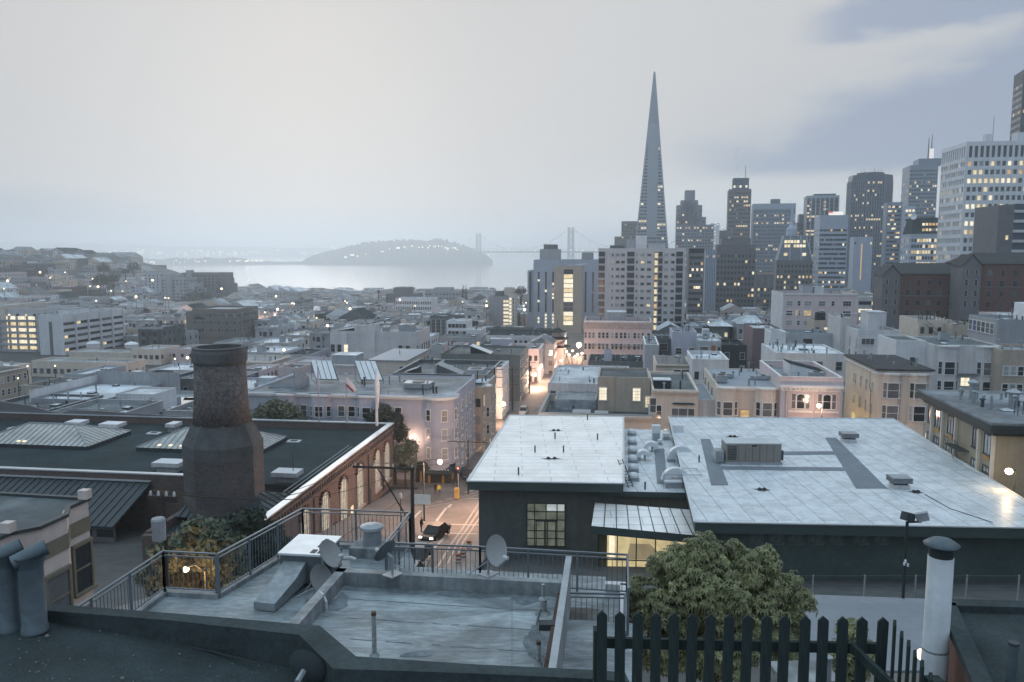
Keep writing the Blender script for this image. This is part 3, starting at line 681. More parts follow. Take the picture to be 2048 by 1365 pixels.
for k in range(9): x, y = ro.uniform(-11, 11), ro.uniform(-8, 8); MB().tube([(x, y, ho + 2.4), (x, y, ho + ro.uniform(4, 7))], .18, 4).build('aerial', METALD, oc)
b = tower('grey banded tower pressed against the many-sided dark tower', 1767, 1805, 405, 660, 24, W_TWR, 28, 6, 2.0, 1.5, .25, dz=3.5, z0=3); b.done()
b = tower('pale slab with a near blank face in front of the dark ribbed tower', 1700, 1746, 474, 450, 22, W_TWRL, 1, 2, .8, 1.2, .2); b.band('F', 4, 20, 0, G_LITO, 'lit_stair_slot', b.w * .40, b.w * .46); b.done()
b = tower('granite tower with broad top storey, twin masts and bright beacon', 1805, 1877, 331, 860, 36, W_TWR, 34, 12, 1.5, 2.0, .1, dz=4.0, z0=5, side='L', nside=6, name='twin_mast_tower', litrows=lr(34, .03, .22)); b.shell(9, 31, 4, 30, b.H + .01, b.H + 7, .5, nm='top_storey')
for x, hh in ((20, 30), (23, 33)): MB().tube([(x, 14, b.H + 6), (x, 14, b.H + hh)], .8, 6, r1=.3).build('mast', METALD, b.root)
MB().cyl(23, 13, b.H + 7, b.H + 18, 2.3, 2.0, 8).build('beacon', emis('beacon_glow', (1, .97, .93), .8), b.root); b.done()
b = tower('pale ornate tower block with a lit gable against the granite tower', 1803, 1832, 412, 640, 20, W_TWRL, 10, 5, 1.6, 1.8, .5, dz=3.6); b.done()
b = tower('stone office block with a steep black mansard full of lit windows', 1804, 1882, 470, 500, 24, W_TWRL, 10, 10, 1.25, 2.0, .3, dz=3.6, z0=2.5, side='L', nside=4, name='mansard_block', litrows=[.5, .3, .6, .2, .5, .3])
MB().prism([(-.3, -.3), (b.w + .3, -.3), (b.w + .3, 24), (-.3, 24)], b.H + .01, b.H + .5).build('eaves', W_TWRL, b.root)
MB().add([(.1, .1, b.H + .5), (b.w - .1, .1, b.H + .5), (b.w - .1, 23, b.H + .5), (.1, 23, b.H + .5), (1.8, 2, b.H + 10.5), (b.w - 1.8, 2, b.H + 10.5), (b.w - 1.8, 21, b.H + 10.5), (1.8, 21, b.H + 10.5)], [(0, 1, 5, 4), (1, 2, 6, 5), (2, 3, 7, 6), (3, 0, 4, 7), (4, 5, 6, 7)]).build('mansard_roof', R_DARK, b.root)
for j in range(2):
    for k in range(7): b.win('F', b.w * .42 + k * 1.9, b.H + 2.2 + j * 3.4, 1.4, 1.6, lit=.65, L0=.45 + j * .65)
b.done()
MB().lathe([(.05, 0), (1.1, .12), (1.9, .5)], 0, 0, 12, cap=False).build('dish', W_WHITE, b.root, (1.5, 1, b.H + 11)).rotation_euler = (math.radians(75), 0, -.5)
# white grid tower and its dark neighbours
b = Bld('grid_office_tower', 'big white office tower with a deep square window grid, corner facing the viewer', 'office tower', 1936, 2120, 284, 420, 31, W_WHITE, R_GREY, par=1.0); b.maxw = 98
fz = 10.2; nr = 20; dzz = 4.35; nxf = 16
litrows = [.55, .6, .75, .5, .15, .6, .25, .6, .35, .1, .1, .2, .15, .5, .2, .4, .3, .5]
mb = MB(); md = MB(); 
def gridface(f, tot, n, dep):
    lo, rz = b.face(f, tot / 2, 0); g = MB()
    for k in range(n + 1): x = -tot / 2 + tot * k / n; g.box(x - .45, x + .45, -dep, 0, 0, b.H - 8.2)
    for j in range(nr + 1): z = b.H - fz + 2.2 - j * dzz; g.box(-tot / 2, tot / 2, -dep * .92, -.01, z - 1.9, z)
    g.build('window_grid_frame', W_WHITE, b.root, lo, rz)
    g = MB()
    for k in range(n + 1): x = -tot / 2 + tot * k / n; g.box(x - .55, x + .55, -dep, 0, b.H - 8.19, b.H - 2.2)
    g.box(-tot / 2 - dep, tot / 2 + dep, -dep * 1.05, 0, b.H - 2.19, b.H); g.build('crown_arcade', W_WHITE, b.root, lo, rz)
    MB().box(-tot / 2, tot / 2, -.05, 0, b.H - 8.3, b.H - 2.2).build('crown_recess', G_DARK, b.root, lo, rz)
gridface('F', b.w, nxf, .8); gridface('L', b.L, 11, .8)
for j in range(nr):
    for k in range(nxf):
        b.win('F', b.w * (k + .5) / nxf, b.H - fz - 2.0 - j * dzz + dzz * .0 - .2, b.w / nxf - .95, 2.4, lit=litrows[j % len(litrows)], blind=.2)
for j in range(nr):
    for k in range(11): b.win('L', b.L * (k + .5) / 11, b.H - fz - 2.2 - j * dzz, b.L / 11 - .95, 2.4, lit=.12 + .4 * (j in (3, 4, 6, 8, 12)), blind=.4)
MB().tube([(16, 10, b.H - .5), (16, 10, b.H + 14)], .13, 5).build('antenna', METALD, b.root)
b.shell(11, 14, 6, 10, b.H - 1, b.H + 4.5, .2, nm='roof_box'); b.shell(26, 30, 5, 12, b.H - 1, b.H + 5, .2, nm='roof_box'); b.done()
b = tower('very tall dark glass tower cut by the frame edge, with lit floors', 2028, 2140, 139, 620, 24, mat('black_tower_cladding', (.03, .034, .042), .6, .06, spec=.1), 26, 16, 2.1, 2.3, .05, dz=4.9, z0=10, side='L', nside=14, litrows=[.02, .02, .15, .5, .7, .05, .05, .1, .05, .02, .9, .1, .8]); b.done()
b = Bld('apartment_tower', 'dark brown tower with pale balcony bands in front of the white grid tower', 'apartment tower', 2030, 2140, 408, 295, 20, W_TWRD, R_DARK, par=.6)
for j in range(9): b.band('F', 2.2 + j * 3.6, 1.0, -.2, W_PALE, 'balcony_band', e=.7)
b.shell(-5.4, -.01, 0, 20, 0, b.H - .4, .4, nm='brick_flank', wall=W_BROWN)
for z in (13, 20, 27): b.win('F', -2, b.H - z, .9, 1.6, lit=.6)
b.done()
# mid-distance towers
b = tower('broad brown masonry tower with small scattered lit windows', 1430, 1512, 490, 490, 26, W_BROWN, 16, 11, 1.15, 1.6, .07, dz=3.4, z0=6, name='masonry_tower', litrows=[.0, .06, .02, .1, .04, .3, .05, .3, .1]); b.shell(3, 20, 4, 20, b.H - .6, b.H + 4, .5, nm='upper_tier'); b.done()
b = tower('ornate brown tower with an arched top window beside the spired tower', 1511, 1548, 545, 455, 18, W_BROWN, 8, 5, 1.0, 1.5, .12, dz=3.3, z0=9, name='masonry_tower'); b.win('F', b.w / 2, b.H - 8, 3, 6.5, G_MID, W_TAN, 'arch'); b.cornice(1.2, .7, W_TAN); b.done()
b = tower('slim grey shaft between the office block and the masonry tower', 1409, 1432, 500, 450, 18, W_TWR, 1, 2, 1, 1.4, .3); b.ribs('F', 7, .4, .3, W_TWRL); b.done()
b = tower('brown office block beside the white apartment slab, bright bands of windows', 1375, 1409, 497, 400, 22, W_BROWN, 16, 6, 1.05, 1.3, .2, dz=2.95, z0=4, litrows=[.02, .05, .1, .1, .05, .4, .05, .05, .25, .02, .35, .9, .1, .1]); b.band('F', .2, 2.2, .2, R_DARK, 'dark_attic'); b.done()
# white apartment slab
b = Bld('apartment_tower', 'broad white apartment slab with balcony columns and one lit stair column', 'apartment tower', 1197, 1372, 497, 330, 18, W_PALE, R_GREY, par=.9)
dz = 2.93; W = b.w
cols = [(.165, .55, 1.0), (.225, 1.35, 1.0), (.285, 1.35, 1.0), (.445, .6, 1.0), (.51, 1.35, .9), (.585, 1.5, .9), (.78, 1.35, 1.0), (.855, 1.3, 1.0)]
b.maxw = 99
for j in range(12):
    z = b.H - 3.2 - j * dz
    for fx, ww, hh in cols: b.win('F', fx * W, z, ww, hh, lit=.025, blind=.55, frame=TRIMG if j < 12 else None, bars=(2, 1))
for fx, ww in ((.04, 2.6), (.375, 3.0), (.715, 1.6), (.93, 2.7)):
    o = MB().box(-ww / 2, ww / 2, -.04, 0, 0, b.H - 1.4).build('balcony_recess', G_DARK, b.root, (fx * W, -.01, 0))
    mb = MB()
    for j in range(13): mb.box(-ww / 2, ww / 2, -.55, -.05, b.H - 4.1 - j * dz, b.H - 3.3 - j * dz)
    mb.build('balcony_parapet', W_GREY, o)
o = MB().box(-.65, .65, -.3, 0, 0, b.H - 1.5).build('stair_column', G_MID, b.root, (.665 * W, -.02, 0))
for j in range(12): MB().box(-.6, .6, -.36, -.302, b.H - 4.0 - j * dz, b.H - 2.0 - j * dz).build('stair_window', G_LITO if j % 4 == 3 else G_LIT, o)
b.shell(11.5, 15, 4, 12, b.H - .5, b.H + 3.6, .3, nm='roof_block', wall=W_GREY); b.shell(15.2, 19.6, 3, 13, b.H - .5, b.H + 5.2, .3, nm='lift_house', wall=W_WHITE); b.shell(20, 27, 4, 12, b.H - .5, b.H + 1.6, .3, nm='roof_block'); b.pipes(5)
b.shell(4.5, 10.5, 4, 14, b.H - .5, b.H + 1.2, .3, nm='roof_block', wall=W_DARK); b.done()
# pale stepped deco block
b = Bld('stepped_office_block', 'pale stepped block with long vertical window slots, near the shore', 'office block', 1067, 1200, 520, 440, 34, W_TWRL, R_GREY, par=.6); W = b.w
b.shell(-3.4, -.01, 1, 30, 0, b.H - 6, .5, nm='lower_wing'); b.shell(3, 13, 4, 28, b.H - .2, b.H + 5.8, .6, nm='upper_tier', wall=W_GREY); b.shell(26, 32, 6, 20, b.H - .2, b.H + 4, .6, nm='upper_tier', wall=W_GREY); b.shell(5, 11.5, 6, 24, b.H + 5.5, b.H + 8.4, .4, nm='plant_room', wall=W_DARK)
for fx in (-.05, .08, .19, .3, .68, .79, .9):
    o = b.band('F', 6.5, 22, 0, G_DARK, 'window_slot', fx * W - .45, fx * W + .45, e=.06 if fx > 0 else -.94)
for j, k in ((2, 0), (5, 1), (8, 0), (7, 2), (3, 2), (6, 2), (13, 0), (13, 1), (13, 2), (14, 0), (14, 1), (14, 2), (14, 3), (15, 1), (12, 1), (13, 3), (12, 2), (16, 1), (16, 2)): b.win('F', (.08, .19, .3, .9)[k] * W, b.H - 8 - j * 1.9, 1.0, 1.2, G_LITW, e=.09)
b.done()
# tan tower with the lit stair
b = Bld('lift_tower', 'tan concrete tower with a tall lit grid window and slanted roof fin', 'tower', 1108, 1164, 533, 400, 14, W_TAN, R_GREY, par=.5); W = b.w
for f, x, n in (('F', W * .52, 2), ('R', 2.4, 1), ('R', 3.9, 1)):
    for j in range(11):
        if j in (6, 7) and f == 'F': b.win(f, x, b.H - 6.0 - j * 2.33, W * .33, 2.0, G_MID, TRIMG, bars=(2, 1)); continue
        if f == 'R' and j % 4 == 2: continue
        b.win(f, x, b.H - 6.0 - j * 2.33, W * .33 if f == 'F' else 1.4, 2.0, G_LITW if j % 3 else G_LIT, TRIMG, bars=(2, 1))
b.win('F', W * .52, b.H - 3.8, W * .33, 2.2, G_DARK, TRIMG)
MB().add([(W * .45, 2, b.H + .2), (W + 2.6, -1, b.H + 1.1), (W + 2.6, 6, b.H + 1.1), (W * .45, 8, b.H + .2), (W * .45, 2, b.H + .5), (W + 2.6, -1, b.H + 1.35), (W + 2.6, 6, b.H + 1.35), (W * .45, 8, b.H + .5)], [(3, 2, 1, 0), (4, 5, 6, 7), (0, 1, 5, 4), (1, 2, 6, 5), (2, 3, 7, 6), (3, 0, 4, 7)]).build('roof_fin', R_PALE, b.root); b.done()
# white tower with lit balconies
b = Bld('apartment_tower', 'pale slim tower with a stack of bright lit balconies by the tree clump', 'apartment tower', 977, 1018, 593, 420, 8, W_GREY, R_GREY, par=.6); W = b.w
for j in range(10): b.win('F', W * .86, b.H - 3.2 - j * 2.0, W * .26, 1.25, G_LITW if j % 2 else G_LIT, W_PALE, bars=(2, 1))
b.shell(W + .01, W + 3.4, -1.0, 8, 0, b.H + 1.2, .5, nm='stair_shaft', wall=W_CREAM); b.shell(W * .3, W * .7, 2, 6, b.H - .4, b.H + 2.6, .3, nm='plant_room', wall=W_BROWN); b.shell(W * .75, W + 2.2, 1, 6, b.H + 1.3, b.H + 4.5, .3, nm='lift_house', wall=W_CREAM)
for j in range(11): b.win('F', W + .9, b.H - 2.0 - j * 1.9, 1.1, 1.3, G_LITW, L0=-1.0); b.win('F', W + 2.4, b.H - 2.0 - j * 1.9, .5, 1.3, G_MID, L0=-1.0)
b.done()
# ---------------------------------------------------------------- blocks between the street and the bay
ALLB = []
def mid(label, x0, x1, yt, D, L, wall, roof, name='building', cat='building', par=.6, cl=2, sk=1, **k):
    b = Bld(name, label, cat, x0, x1, yt, D, L, wall, roof, par=par, **k); ALLB.append(b)
    if cl: b.pipes(cl)
    if sk: b.skylights(sk)
    return b
# --- far side of the valley, on the north
b = mid('block with seven brightly lit open gallery floors at the frame edge', -70, 73, 617, 300, 22, W_PALE, R_GREY, 'gallery_block', 'apartment block', cl=0, sk=0)
for j in range(8):
    z = b.H - 4.0 - j * 2.22
    MB().box(-10.6, 10.6, -.05, 0, 0, 1.25).build('lit_gallery', G_LITW if j % 2 == 0 else G_LIT, b.root, (b.w - 11.5, 0, z)); MB().box(-10.8, 10.8, -1.1, 0, 0, .8).build('gallery_parapet', W_GREY, b.root, (b.w - 11.5, 0, z - .82))
    for q in (-9, -6.2, -3.4, .4, 3.6, 7.8): MB().box(q - .12, q + .12, -1.05, -.06, .0, 1.4).build('gallery_post', W_GREY, b.root, (b.w - 11.5, 0, z))
b.shell(b.w - 23, b.w - 12.5, -.6, 20, 0, b.H + 1.2, .4, nm='end_wall', wall=W_CREAM)
b = mid('white slab block with long dark window bands on its receding side', 76, 122, 630, 288, 36, W_WHITE, R_GREY, 'hospital_block', 'hospital', cl=0, par=.8)
for j in range(7):
    z = 2.9 + j * 2.35
    for k in range(5):
        q0, q1 = b.L * k / 5 + .4, b.L * (k + 1) / 5 - .4; o = b.band('R', z, 1.0, 0, G_DARK if (j + k) % 3 else G_MID, 'window_band', q0, q1, .05)
        if (j, k) in ((2, 0), (4, 0), (4, 3), (0, 1)): b.win('R', q0 + 1.6, b.H - z - 1.0, 1.9, .95, G_LIT, e=.06)
mb = MB()
for k in range(6): y = b.L * k / 5; mb.box(b.w, b.w + .55, y - .22, y + .22, 0, b.H)
mb.build('pier', W_WHITE, b.root)
b.band('F', 2.5, 15, 0, G_MID, 'stair_slot', b.w * .44, b.w * .58); b.penthouse(2, 6, 8, 20, 2.2)
b = mid('long low beige block of small square windows below the white slab block', 62, 254, 722, 236, 9, W_CREAM, R_GREY, 'low_block', 'apartment block', cl=3, sk=0)
b.grid('F', 14, 2.3, 3.1, 2, 1.15, 1.35, lit=.1, frame=TRIMG, blind=.2); b.grid('R', 3, 2.3, 3.1, 2, 1.1, 1.3)
b = mid('beige wing with a flat white dome on its roof, behind the long beige block', 262, 320, 698, 262, 12, W_CREAM, R_GREY, 'low_block', 'apartment block', sk=0); b.grid('F', 5, 2, 3.1, 3, 1.2, 1.4, blind=.2); b.grid('R', 3, 2, 3.1, 3, 1.1, 1.3)
b.shell(-24, -.02, 2, 10, 0, b.H - 1.6, .4, nm='link_wing')
for x in (-17, -3): o = MB().lathe([(2.1, -1.2), (2.1, 0)], 0, 0, 10).build('roof_drum', W_PALE, b.root, (x, 5, b.H + .9)); MB().lathe([(2.3, 0), (1.7, .5), (.6, .85), (.05, .9)], 0, 0, 12).build('dome', W_WHITE, o)
b = mid('short tan terrace with tall narrow windows beside the dark hedge', -90, -2, 742, 190, 9, W_TAN, R_TAR, cl=1); b.grid('R', 5, 1.5, 3, 2, .8, 1.4, frame=TRIM); b.cornice(.4, .3, faces='FR')
for a in (('plain pale block with dark rooftop plant beside the white slab block', 246, 318, 672, 320, 20, W_GREY, R_PALE), ('low long tan shed with a pink parapet', 248, 392, 659, 352, 12, W_TAN, R_GREY), ('small white block with lamps on its corner', 318, 352, 668, 335, 12, W_WHITE, R_GREY), ('pink two-storey block with small windows next to the chimney stack', 342, 420, 698, 262, 14, W_PINK, R_GREY)):
    b = mid(*a, cl=3); b.grid('F', max(3, int(b.w / 2.6)), 1.6, 2.9, 3, .95, 1.15, lit=.08); b.grid('R', 3, 1.6, 2.9, 3, .9, 1.1)
b = mid('large brown windowless concrete block with faint floor lines', 384, 473, 618, 335, 20, mat('brown_concrete', (0.185, 0.172, 0.155), .85, .1, seam=None, streak=.15), R_GREY, 'concrete_block', 'building', cl=0, sk=0)
b.shell(-3.5, 7, 1, 18, 0, b.H - 1.3, .4, nm='lower_wing')
for j in range(5): b.band('F', 2.5 + j * 3.2, .18, .1, R_DARK, 'floor_line', e=.02); b.band('R', 2.2 + j * 3.0, 1.2, 1.0, G_MID, 'window_band')
for x, z in ((.2, 3.2), (.2, 8.5), (.1, 11.5)): b.band('F', z, 1.2, 0, G_DARK, 'window_band', b.w * .03, b.w * (x + .06))
# --- roofscape behind the brick barn (north-east)
b = mid('wide pale roof with a high weathered parapet wall along its back', 62, 205, 797, 152, 20, W_GREY, R_PALE, par=.5, cl=4, sk=2)
b.shell(-.3, b.w + 4, 20.01, 20.4, 0, b.H + 2.3, .1, nm='parapet_wall', wall=W_CONC); b.shell(-.32, -.02, 0, 20, 0, b.H + 1.6, .05, nm='parapet_wall', wall=W_PALE); b.shell(b.w + .02, b.w + 8, 4, 12, 0, b.H + .6, .3, nm='side_room', wall=W_PALE)
b = mid('plain grey box house with two dark windows above the pale roof', 128, 172, 748, 196, 16, W_GREY, R_PALE, 'house', 'house', cl=1); b.grid('R', 2, 1.5, 3, 2, 1.6, 1.7)
b = mid('black box with a pale door panel standing among grey roofs', 268, 300, 752, 172, 9, W_DARK, R_DARK, 'rooftop_shed', 'shed', cl=1, sk=0); MB().box(-1.1, 1.1, -.06, 0, .3, b.H - 1).build('door', W_PALE, b.root, (1.6, 0, 0))
for a in (('low dark roof with a wire fence along its ridge behind the barn', -60, 92, 818, 142, 16, W_DARK, R_TAR), ('low grey roof with railings next to a sunken court', 96, 240, 826, 136, 13, W_GREY, R_TAR),
          ('roof with a broad sheet of bright rainwater', 236, 345, 816, 150, 19, W_GREY, R_GREY), ('grey roof corner with a chimney and a ladder by the round stack', 330, 430, 822, 134, 10, W_GREY, R_TAR),
          ('dark roof behind a white coping with a T-shaped vent', 332, 470, 757, 178, 16, W_DARK, R_TAR), ('pale flat roof with a silver duct tower', 296, 400, 740, 205, 14, W_PALE, R_PALE), ('small wedge-roofed shed beside the black box', 240, 276, 776, 168, 8, W_DARK, R_PALE),
          ('tan roof house with narrow slot windows by the hedge', 44, 96, 772, 175, 12, W_TAN, R_TAR)):
    b = mid(*a, cl=5, sk=2, copm=TRIMG)
    if 'rainwater' in a[0]:
        mb = MB()
        for x, y, rx, ry in ((b.w * .55, 9, 4.6, 6.5), (b.w * .2, 3, 2.2, 2.4), (b.w * .75, 14, 3.2, 2.2)):
            pts = [(x + rx * math.cos(q * .52) * (1 + .2 * math.sin(q * 2.3 + x)), y + ry * math.sin(q * .52) * (1 + .15 * math.cos(q * 3.1)), 0) for q in range(12)]; mb.add([(min(b.w - .4, max(.4, p[0])), min(16, max(.4, p[1])), b.H - .58) for p in pts], [tuple(range(12))])
        mb.build('puddle', mat('rainwater', (.8, .82, .85), .06, .02, metal=1.0), b.root)
    if 'railings' in a[0] or 'wire fence' in a[0]:
        mb = MB()
        for k in range(9): mb.tube([(b.w * k / 8, 1, b.H - .5), (b.w * k / 8, 1, b.H + .7)], .05, 4)
        mb.tube([(0, 1, b.H + .7), (b.w, 1, b.H + .7)], .05, 4); mb.tube([(0, 1, b.H + .1), (b.w, 1, b.H + .1)], .04, 4); mb.build('roof_railing', METAL, b.root)
b = mid('cream corner block with a row of slim windows beyond the chimney', 430, 540, 722, 208, 13, W_CREAM, R_GREY, cl=5, sk=2); b.grid('R', 6, 2.2, 3, 2, .8, 1.7); b.cornice(.6, .4, W_CREAM, faces='FR')
b = mid('low pale roof with a row of slot windows near the tall stack', 470, 518, 742, 188, 12, W_PINK, R_PALE, cl=1); b.grid('R', 6, 1.2, 3, 1, .6, 1.3)
b = mid('low pinkish commercial block with a grey roof box', 566, 727, 727, 198, 13, W_PINK, R_GREY, cl=4); b.grid('F', 9, 2.2, 3, 1, 1.2, 1.4, kind='flat'); b.penthouse(b.w * .56, b.w * .86, 3, 9, 2.4, W_GREY, R_PALE); b.cornice(.4, .3)
b = mid('small pinkish house with a sunken dark roof well', 556, 600, 735, 190, 10, W_PINK, R_DARK, 'house', 'house', par=1.2, cl=0)
# white hall
b = mid('tall white hall with flat pilasters and few dark windows', 662, 832, 662, 235, 17, W_PALE, R_GREY, 'hall', 'hall', cl=6); W = b.w
for x0, x1, h in ((-.2, 5, -.8), (7.3, 9.4, 1.6), (11.2, 13.3, 1.9), (9.42, 11.18, .9)): b.shell(x0, x1, -.35, 5, 0, b.H + h, .3, nm='pilaster', wall=W_PALE)
for x, p_ in ((.6, G_DARK), (2.6, G_DARK), (4.6, G_LITW), (W - 4.6, G_DARK), (W - 2.4, G_DARK)): b.win('F', x, b.H - 6.2, 1.2, 2.2, p_, W_PALE, e=.36)
b.grid('R', 6, 4.2, 3, 1, 1.4, 2.4); b.unit(W - 6, 3, 4, 5, 2.4); b.unit(W - 11, 3, 1.5, 3, 1.6); b.wedge(1, 3, 6, 6, 1.3, up=-1)
b = mid('low blue-grey metal roof with a yellowish side wall below the white hall', 738, 812, 722, 186, 22, W_CREAM, mat('blue_grey_roof', (.235, .27, .31), .6, .12, seam=(1.2, 30, .85)), 'shed', 'shed', par=0, over=.3, cl=1, sk=0)
b = mid('dark building with three tall arched glass bays', 860, 893, 632, 330, 12, W_DARK, R_GREY, cl=1)
for k in range(3): b.win('F', b.w * (.2 + .3 * k), b.H - 8.6, 1.75, 7.4, G_DARK, W_PALE, 'arch', (3, 5))
b = mid('long white block with two ranks of paired windows near the waterfront', 791, 863, 597, 470, 16, W_WHITE, R_GREY, cl=2); b.grid('F', 20, 1.8, 3.2, 2, .6, 1.7)
b = mid('square brick block with lit ground floor against the water', 771, 832, 588, 640, 22, W_BROWN, R_GREY, cl=0); b.shell(5.5, 18, 4, 18, b.H - .3, b.H + 5, .4, nm='upper_tier'); b.grid('F', 8, 3, 3.5, 2, 1.4, 1.4, lit=.15)
b = mid('brownish waterfront block stepped at both ends', 850, 918, 583, 700, 24, W_GREY, R_GREY, cl=0); b.shell(7, 22, 4, 18, b.H - .3, b.H + 3, .4, nm='upper_tier'); b.grid('F', 10, 2, 3.5, 3, 1.6, 1.2)
b = mid('small white terrace building with big square windows', 893, 935, 642, 312, 10, W_WHITE, R_PALE, cl=1); b.grid('F', 5, 1.2, 2.8, 2, 1.3, 1.5)
b = mid('long dark warehouse on the waterfront', 608, 745, 588, 900, 30, W_DARK, R_GREY, cl=0)
# waterfront shed with saw-tooth roofs
b = mid('waterfront sheds with pale saw-tooth roofs', 535, 600, 583, 820, 30, W_GREY, R_PALE, 'pier_shed', 'shed', cl=0, sk=0)
for k in range(3): x = b.w * k / 3; b.root and MB().prism([(x + .1, 1), (x + b.w / 3 - .1, 1), (x + b.w / 3 - .1, 28), (x + .1, 28)], b.H - .5, [b.H + 5.5 - k, b.H + .2, b.H + .2, b.H + 5.5 - k]).build('sawtooth_roof', R_PALE, b.root)
b = mid('low white waterfront building with a curved roof', 662, 712, 585, 930, 20, W_WHITE, R_PALE, cl=0, sk=0); MB().prism([(2, 2), (b.w - 2, 2), (b.w - 2, 17), (2, 17)], b.H - .4, [b.H + 4, b.H + 1.5, b.H + 1.5, b.H + 4]).build('curved_roof', R_PALE, b.root)
# --- north side of the street, running away
b = mid('dark roofed block with a curved concrete bulkhead, along the street', 786, 972, 747, 163, 22, W_DARK, R_TAR, 'apartment_block', 'apartment block', cl=6, sk=3, copm=TRIMG, par=.9); b.grid('R', 8, 1.5, 3, 4, .95, 1.6, frame=TRIM); b.unit(b.w - 4.2, 1, 3.4, 4, 1.8, W_GREY)
MB().prism([(8.3, 2), (8.6, 2), (8.6, 10), (8.3, 10)], b.H - .9, b.H + 1.6).build('bulkhead_fin', W_GREY, b.root); b.wedge(8.7, 3, 5, 4, 2.4, W_DARK, up=1); b.wedge(1, 4, 3, 4, 1.4, up=-1)
b = mid('green-grey walled block with a black wedge on its roof, along the street', 882, 1040, 707, 196, 18, mat('green_grey_render', (.15, .17, .165), .85, .1, streak=.15), R_TAR, 'apartment_block', 'apartment block', cl=6, par=.5); b.grid('R', 6, 1.5, 3, 4, .95, 1.6, frame=TRIM, lit=.1); b.wedge(7.2, 1, 5, 4, 2.3, R_DARK, up=1, top=TRIM)
b = mid('pink parapet block facing the street lamps', 1010, 1078, 698, 224, 14, W_PINK, R_GREY, 'apartment_block', 'apartment block', cl=3, copm=TRIM); b.grid('R', 5, 1.8, 3, 3, .9, 1.5, frame=TRIM, lit=.15); b.grid('F', 6, 1.8, 3, 3, .9, 1.5)
b = mid('long pale grey block with dark attic roofs and a lit window', 966, 1128, 671, 264, 14, W_PALE, R_TAR, 'apartment_block', 'apartment block', cl=8, sk=2); b.grid('F', 16, 1.5, 3, 2, 1.0, 1.5, lit=.12); b.grid('R', 6, 1.5, 3, 4, .9, 1.5); b.penthouse(1, b.w * .55, 8, 18, 1.6, W_DARK, R_DARK); b.penthouse(b.w * .6, b.w * .9, 8, 18, 1.4, W_DARK, R_DARK)
b = mid('open terrace with a white canopy and a lit purple lamp', 960, 1000, 690, 236, 8, W_DARK, R_PALE, 'roof_terrace', 'building', cl=0, sk=0); b.penthouse(b.w * .5, b.w + 3, 1, 4, 2.2, W_BLUE, R_PALE)
b = mid('grey gabled loft behind the pink parapet block', 1056, 1108, 688, 240, 12, W_GREY, R_GREY, 'loft', 'building', cl=2, sk=0); w_ = b.w; MB().add([(0, 0, b.H), (w_, 0, b.H), (w_ / 2, 0, b.H + 2), (0, 12, b.H), (w_, 12, b.H), (w_ / 2, 12, b.H + 2)], [(0, 1, 2), (3, 5, 4), (1, 4, 5, 2), (0, 2, 5, 3)]).build('gable_roof', R_GREY, b.root)
b = mid('white-fronted house with tall sash windows halfway down the street', 987, 1004, 735, 172, 11, W_WHITE, R_GREY, 'house', 'house', cl=2); b.grid('R', 4, 1.5, 3.1, 4, 1.0, 1.9, frame=TRIM)
b = mid('narrow tan corner house beside the grey bay-windowed apartments', 917, 966, 775, 141, 15, W_TAN, R_TAR, 'house', 'house', cl=6, copm=TRIMG); b.grid('R', 5, 1.6, 3.1, 4, .95, 1.7, frame=TRIM, lit=.1); b.grid('F', 3, 2, 3.1, 3, .9, 1.5); b.bay('R', 3.5, 2.6, .8, 3, b.H - .3, None, (4, 7.2), 1.7)
MB().quad((1, 9, b.H - .58), (b.w - .5, 9, b.H - .58), (b.w - .5, 14, b.H - .58), (1, 14, b.H - .58)).build('white_roof_patch', R_PALE, b.root)
b = mid('rooftop house with one tall lit window, low on the slope', 862, 884, 690, 212, 8, W_GREY, R_PALE, 'house', 'house', cl=1); b.win('F', b.w * .45, b.H - 6.2, 1.5, 2.4, G_LIT, TRIM)
for a in (('pinkish low house with a tented roof near the lit-window house', 884, 925, 692, 218, 9, W_PINK, R_GREY), ('grey roof with red trim beyond the tented roof', 880, 962, 674, 248, 9, W_GREY, R_GREY), ('pale blue roofed house with a white chimney block', 932, 962, 660, 282, 11, W_PALE, R_PALE), ('brown roofed house climbing beside the pale blue roof', 955, 985, 655, 300, 14, W_BROWN, R_GREY)):
    b = mid(*a, cl=3, name='house', cat='house'); b.grid('F', max(2, int(b.w / 3)), 1.4, 3, 2, .9, 1.2, lit=.1)
# pagoda
p = at(1115, 662, 255); gz = ground(p.x, p.y); pg = thing('pagoda_tower', 'small dark pagoda tower with stacked upturned roofs above the street', 'pagoda', (p.x, p.y, gz), -G)
hp = p.z - gz
MB().box(-2.2, 2.2, -2.2, 2.2, 0, hp - 4).build('pagoda_shaft', W_PINK, pg)
for k, (zz, rr_) in enumerate(((hp - 5.2, 3.4), (hp - 2.6, 2.9), (hp - .4, 2.3))):
    MB().lathe([(rr_ * 1.35, zz + .35), (rr_ * 1.05, zz), (rr_ * .55, zz + .8), (rr_ * .3, zz + 1.3)], 0, 0, 8, 0, True, math.pi / 8).build('pagoda_roof', R_DARK, pg)
    if k < 2: MB().lathe([(rr_ * .55, zz + .6), (rr_ * .5, zz + 2.4)], 0, 0, 8).build('pagoda_drum', W_TAN, pg)
MB().tube([(0, 0, hp + .6), (0, 0, hp + 3.4)], .14, 5).build('finial', METALD, pg)
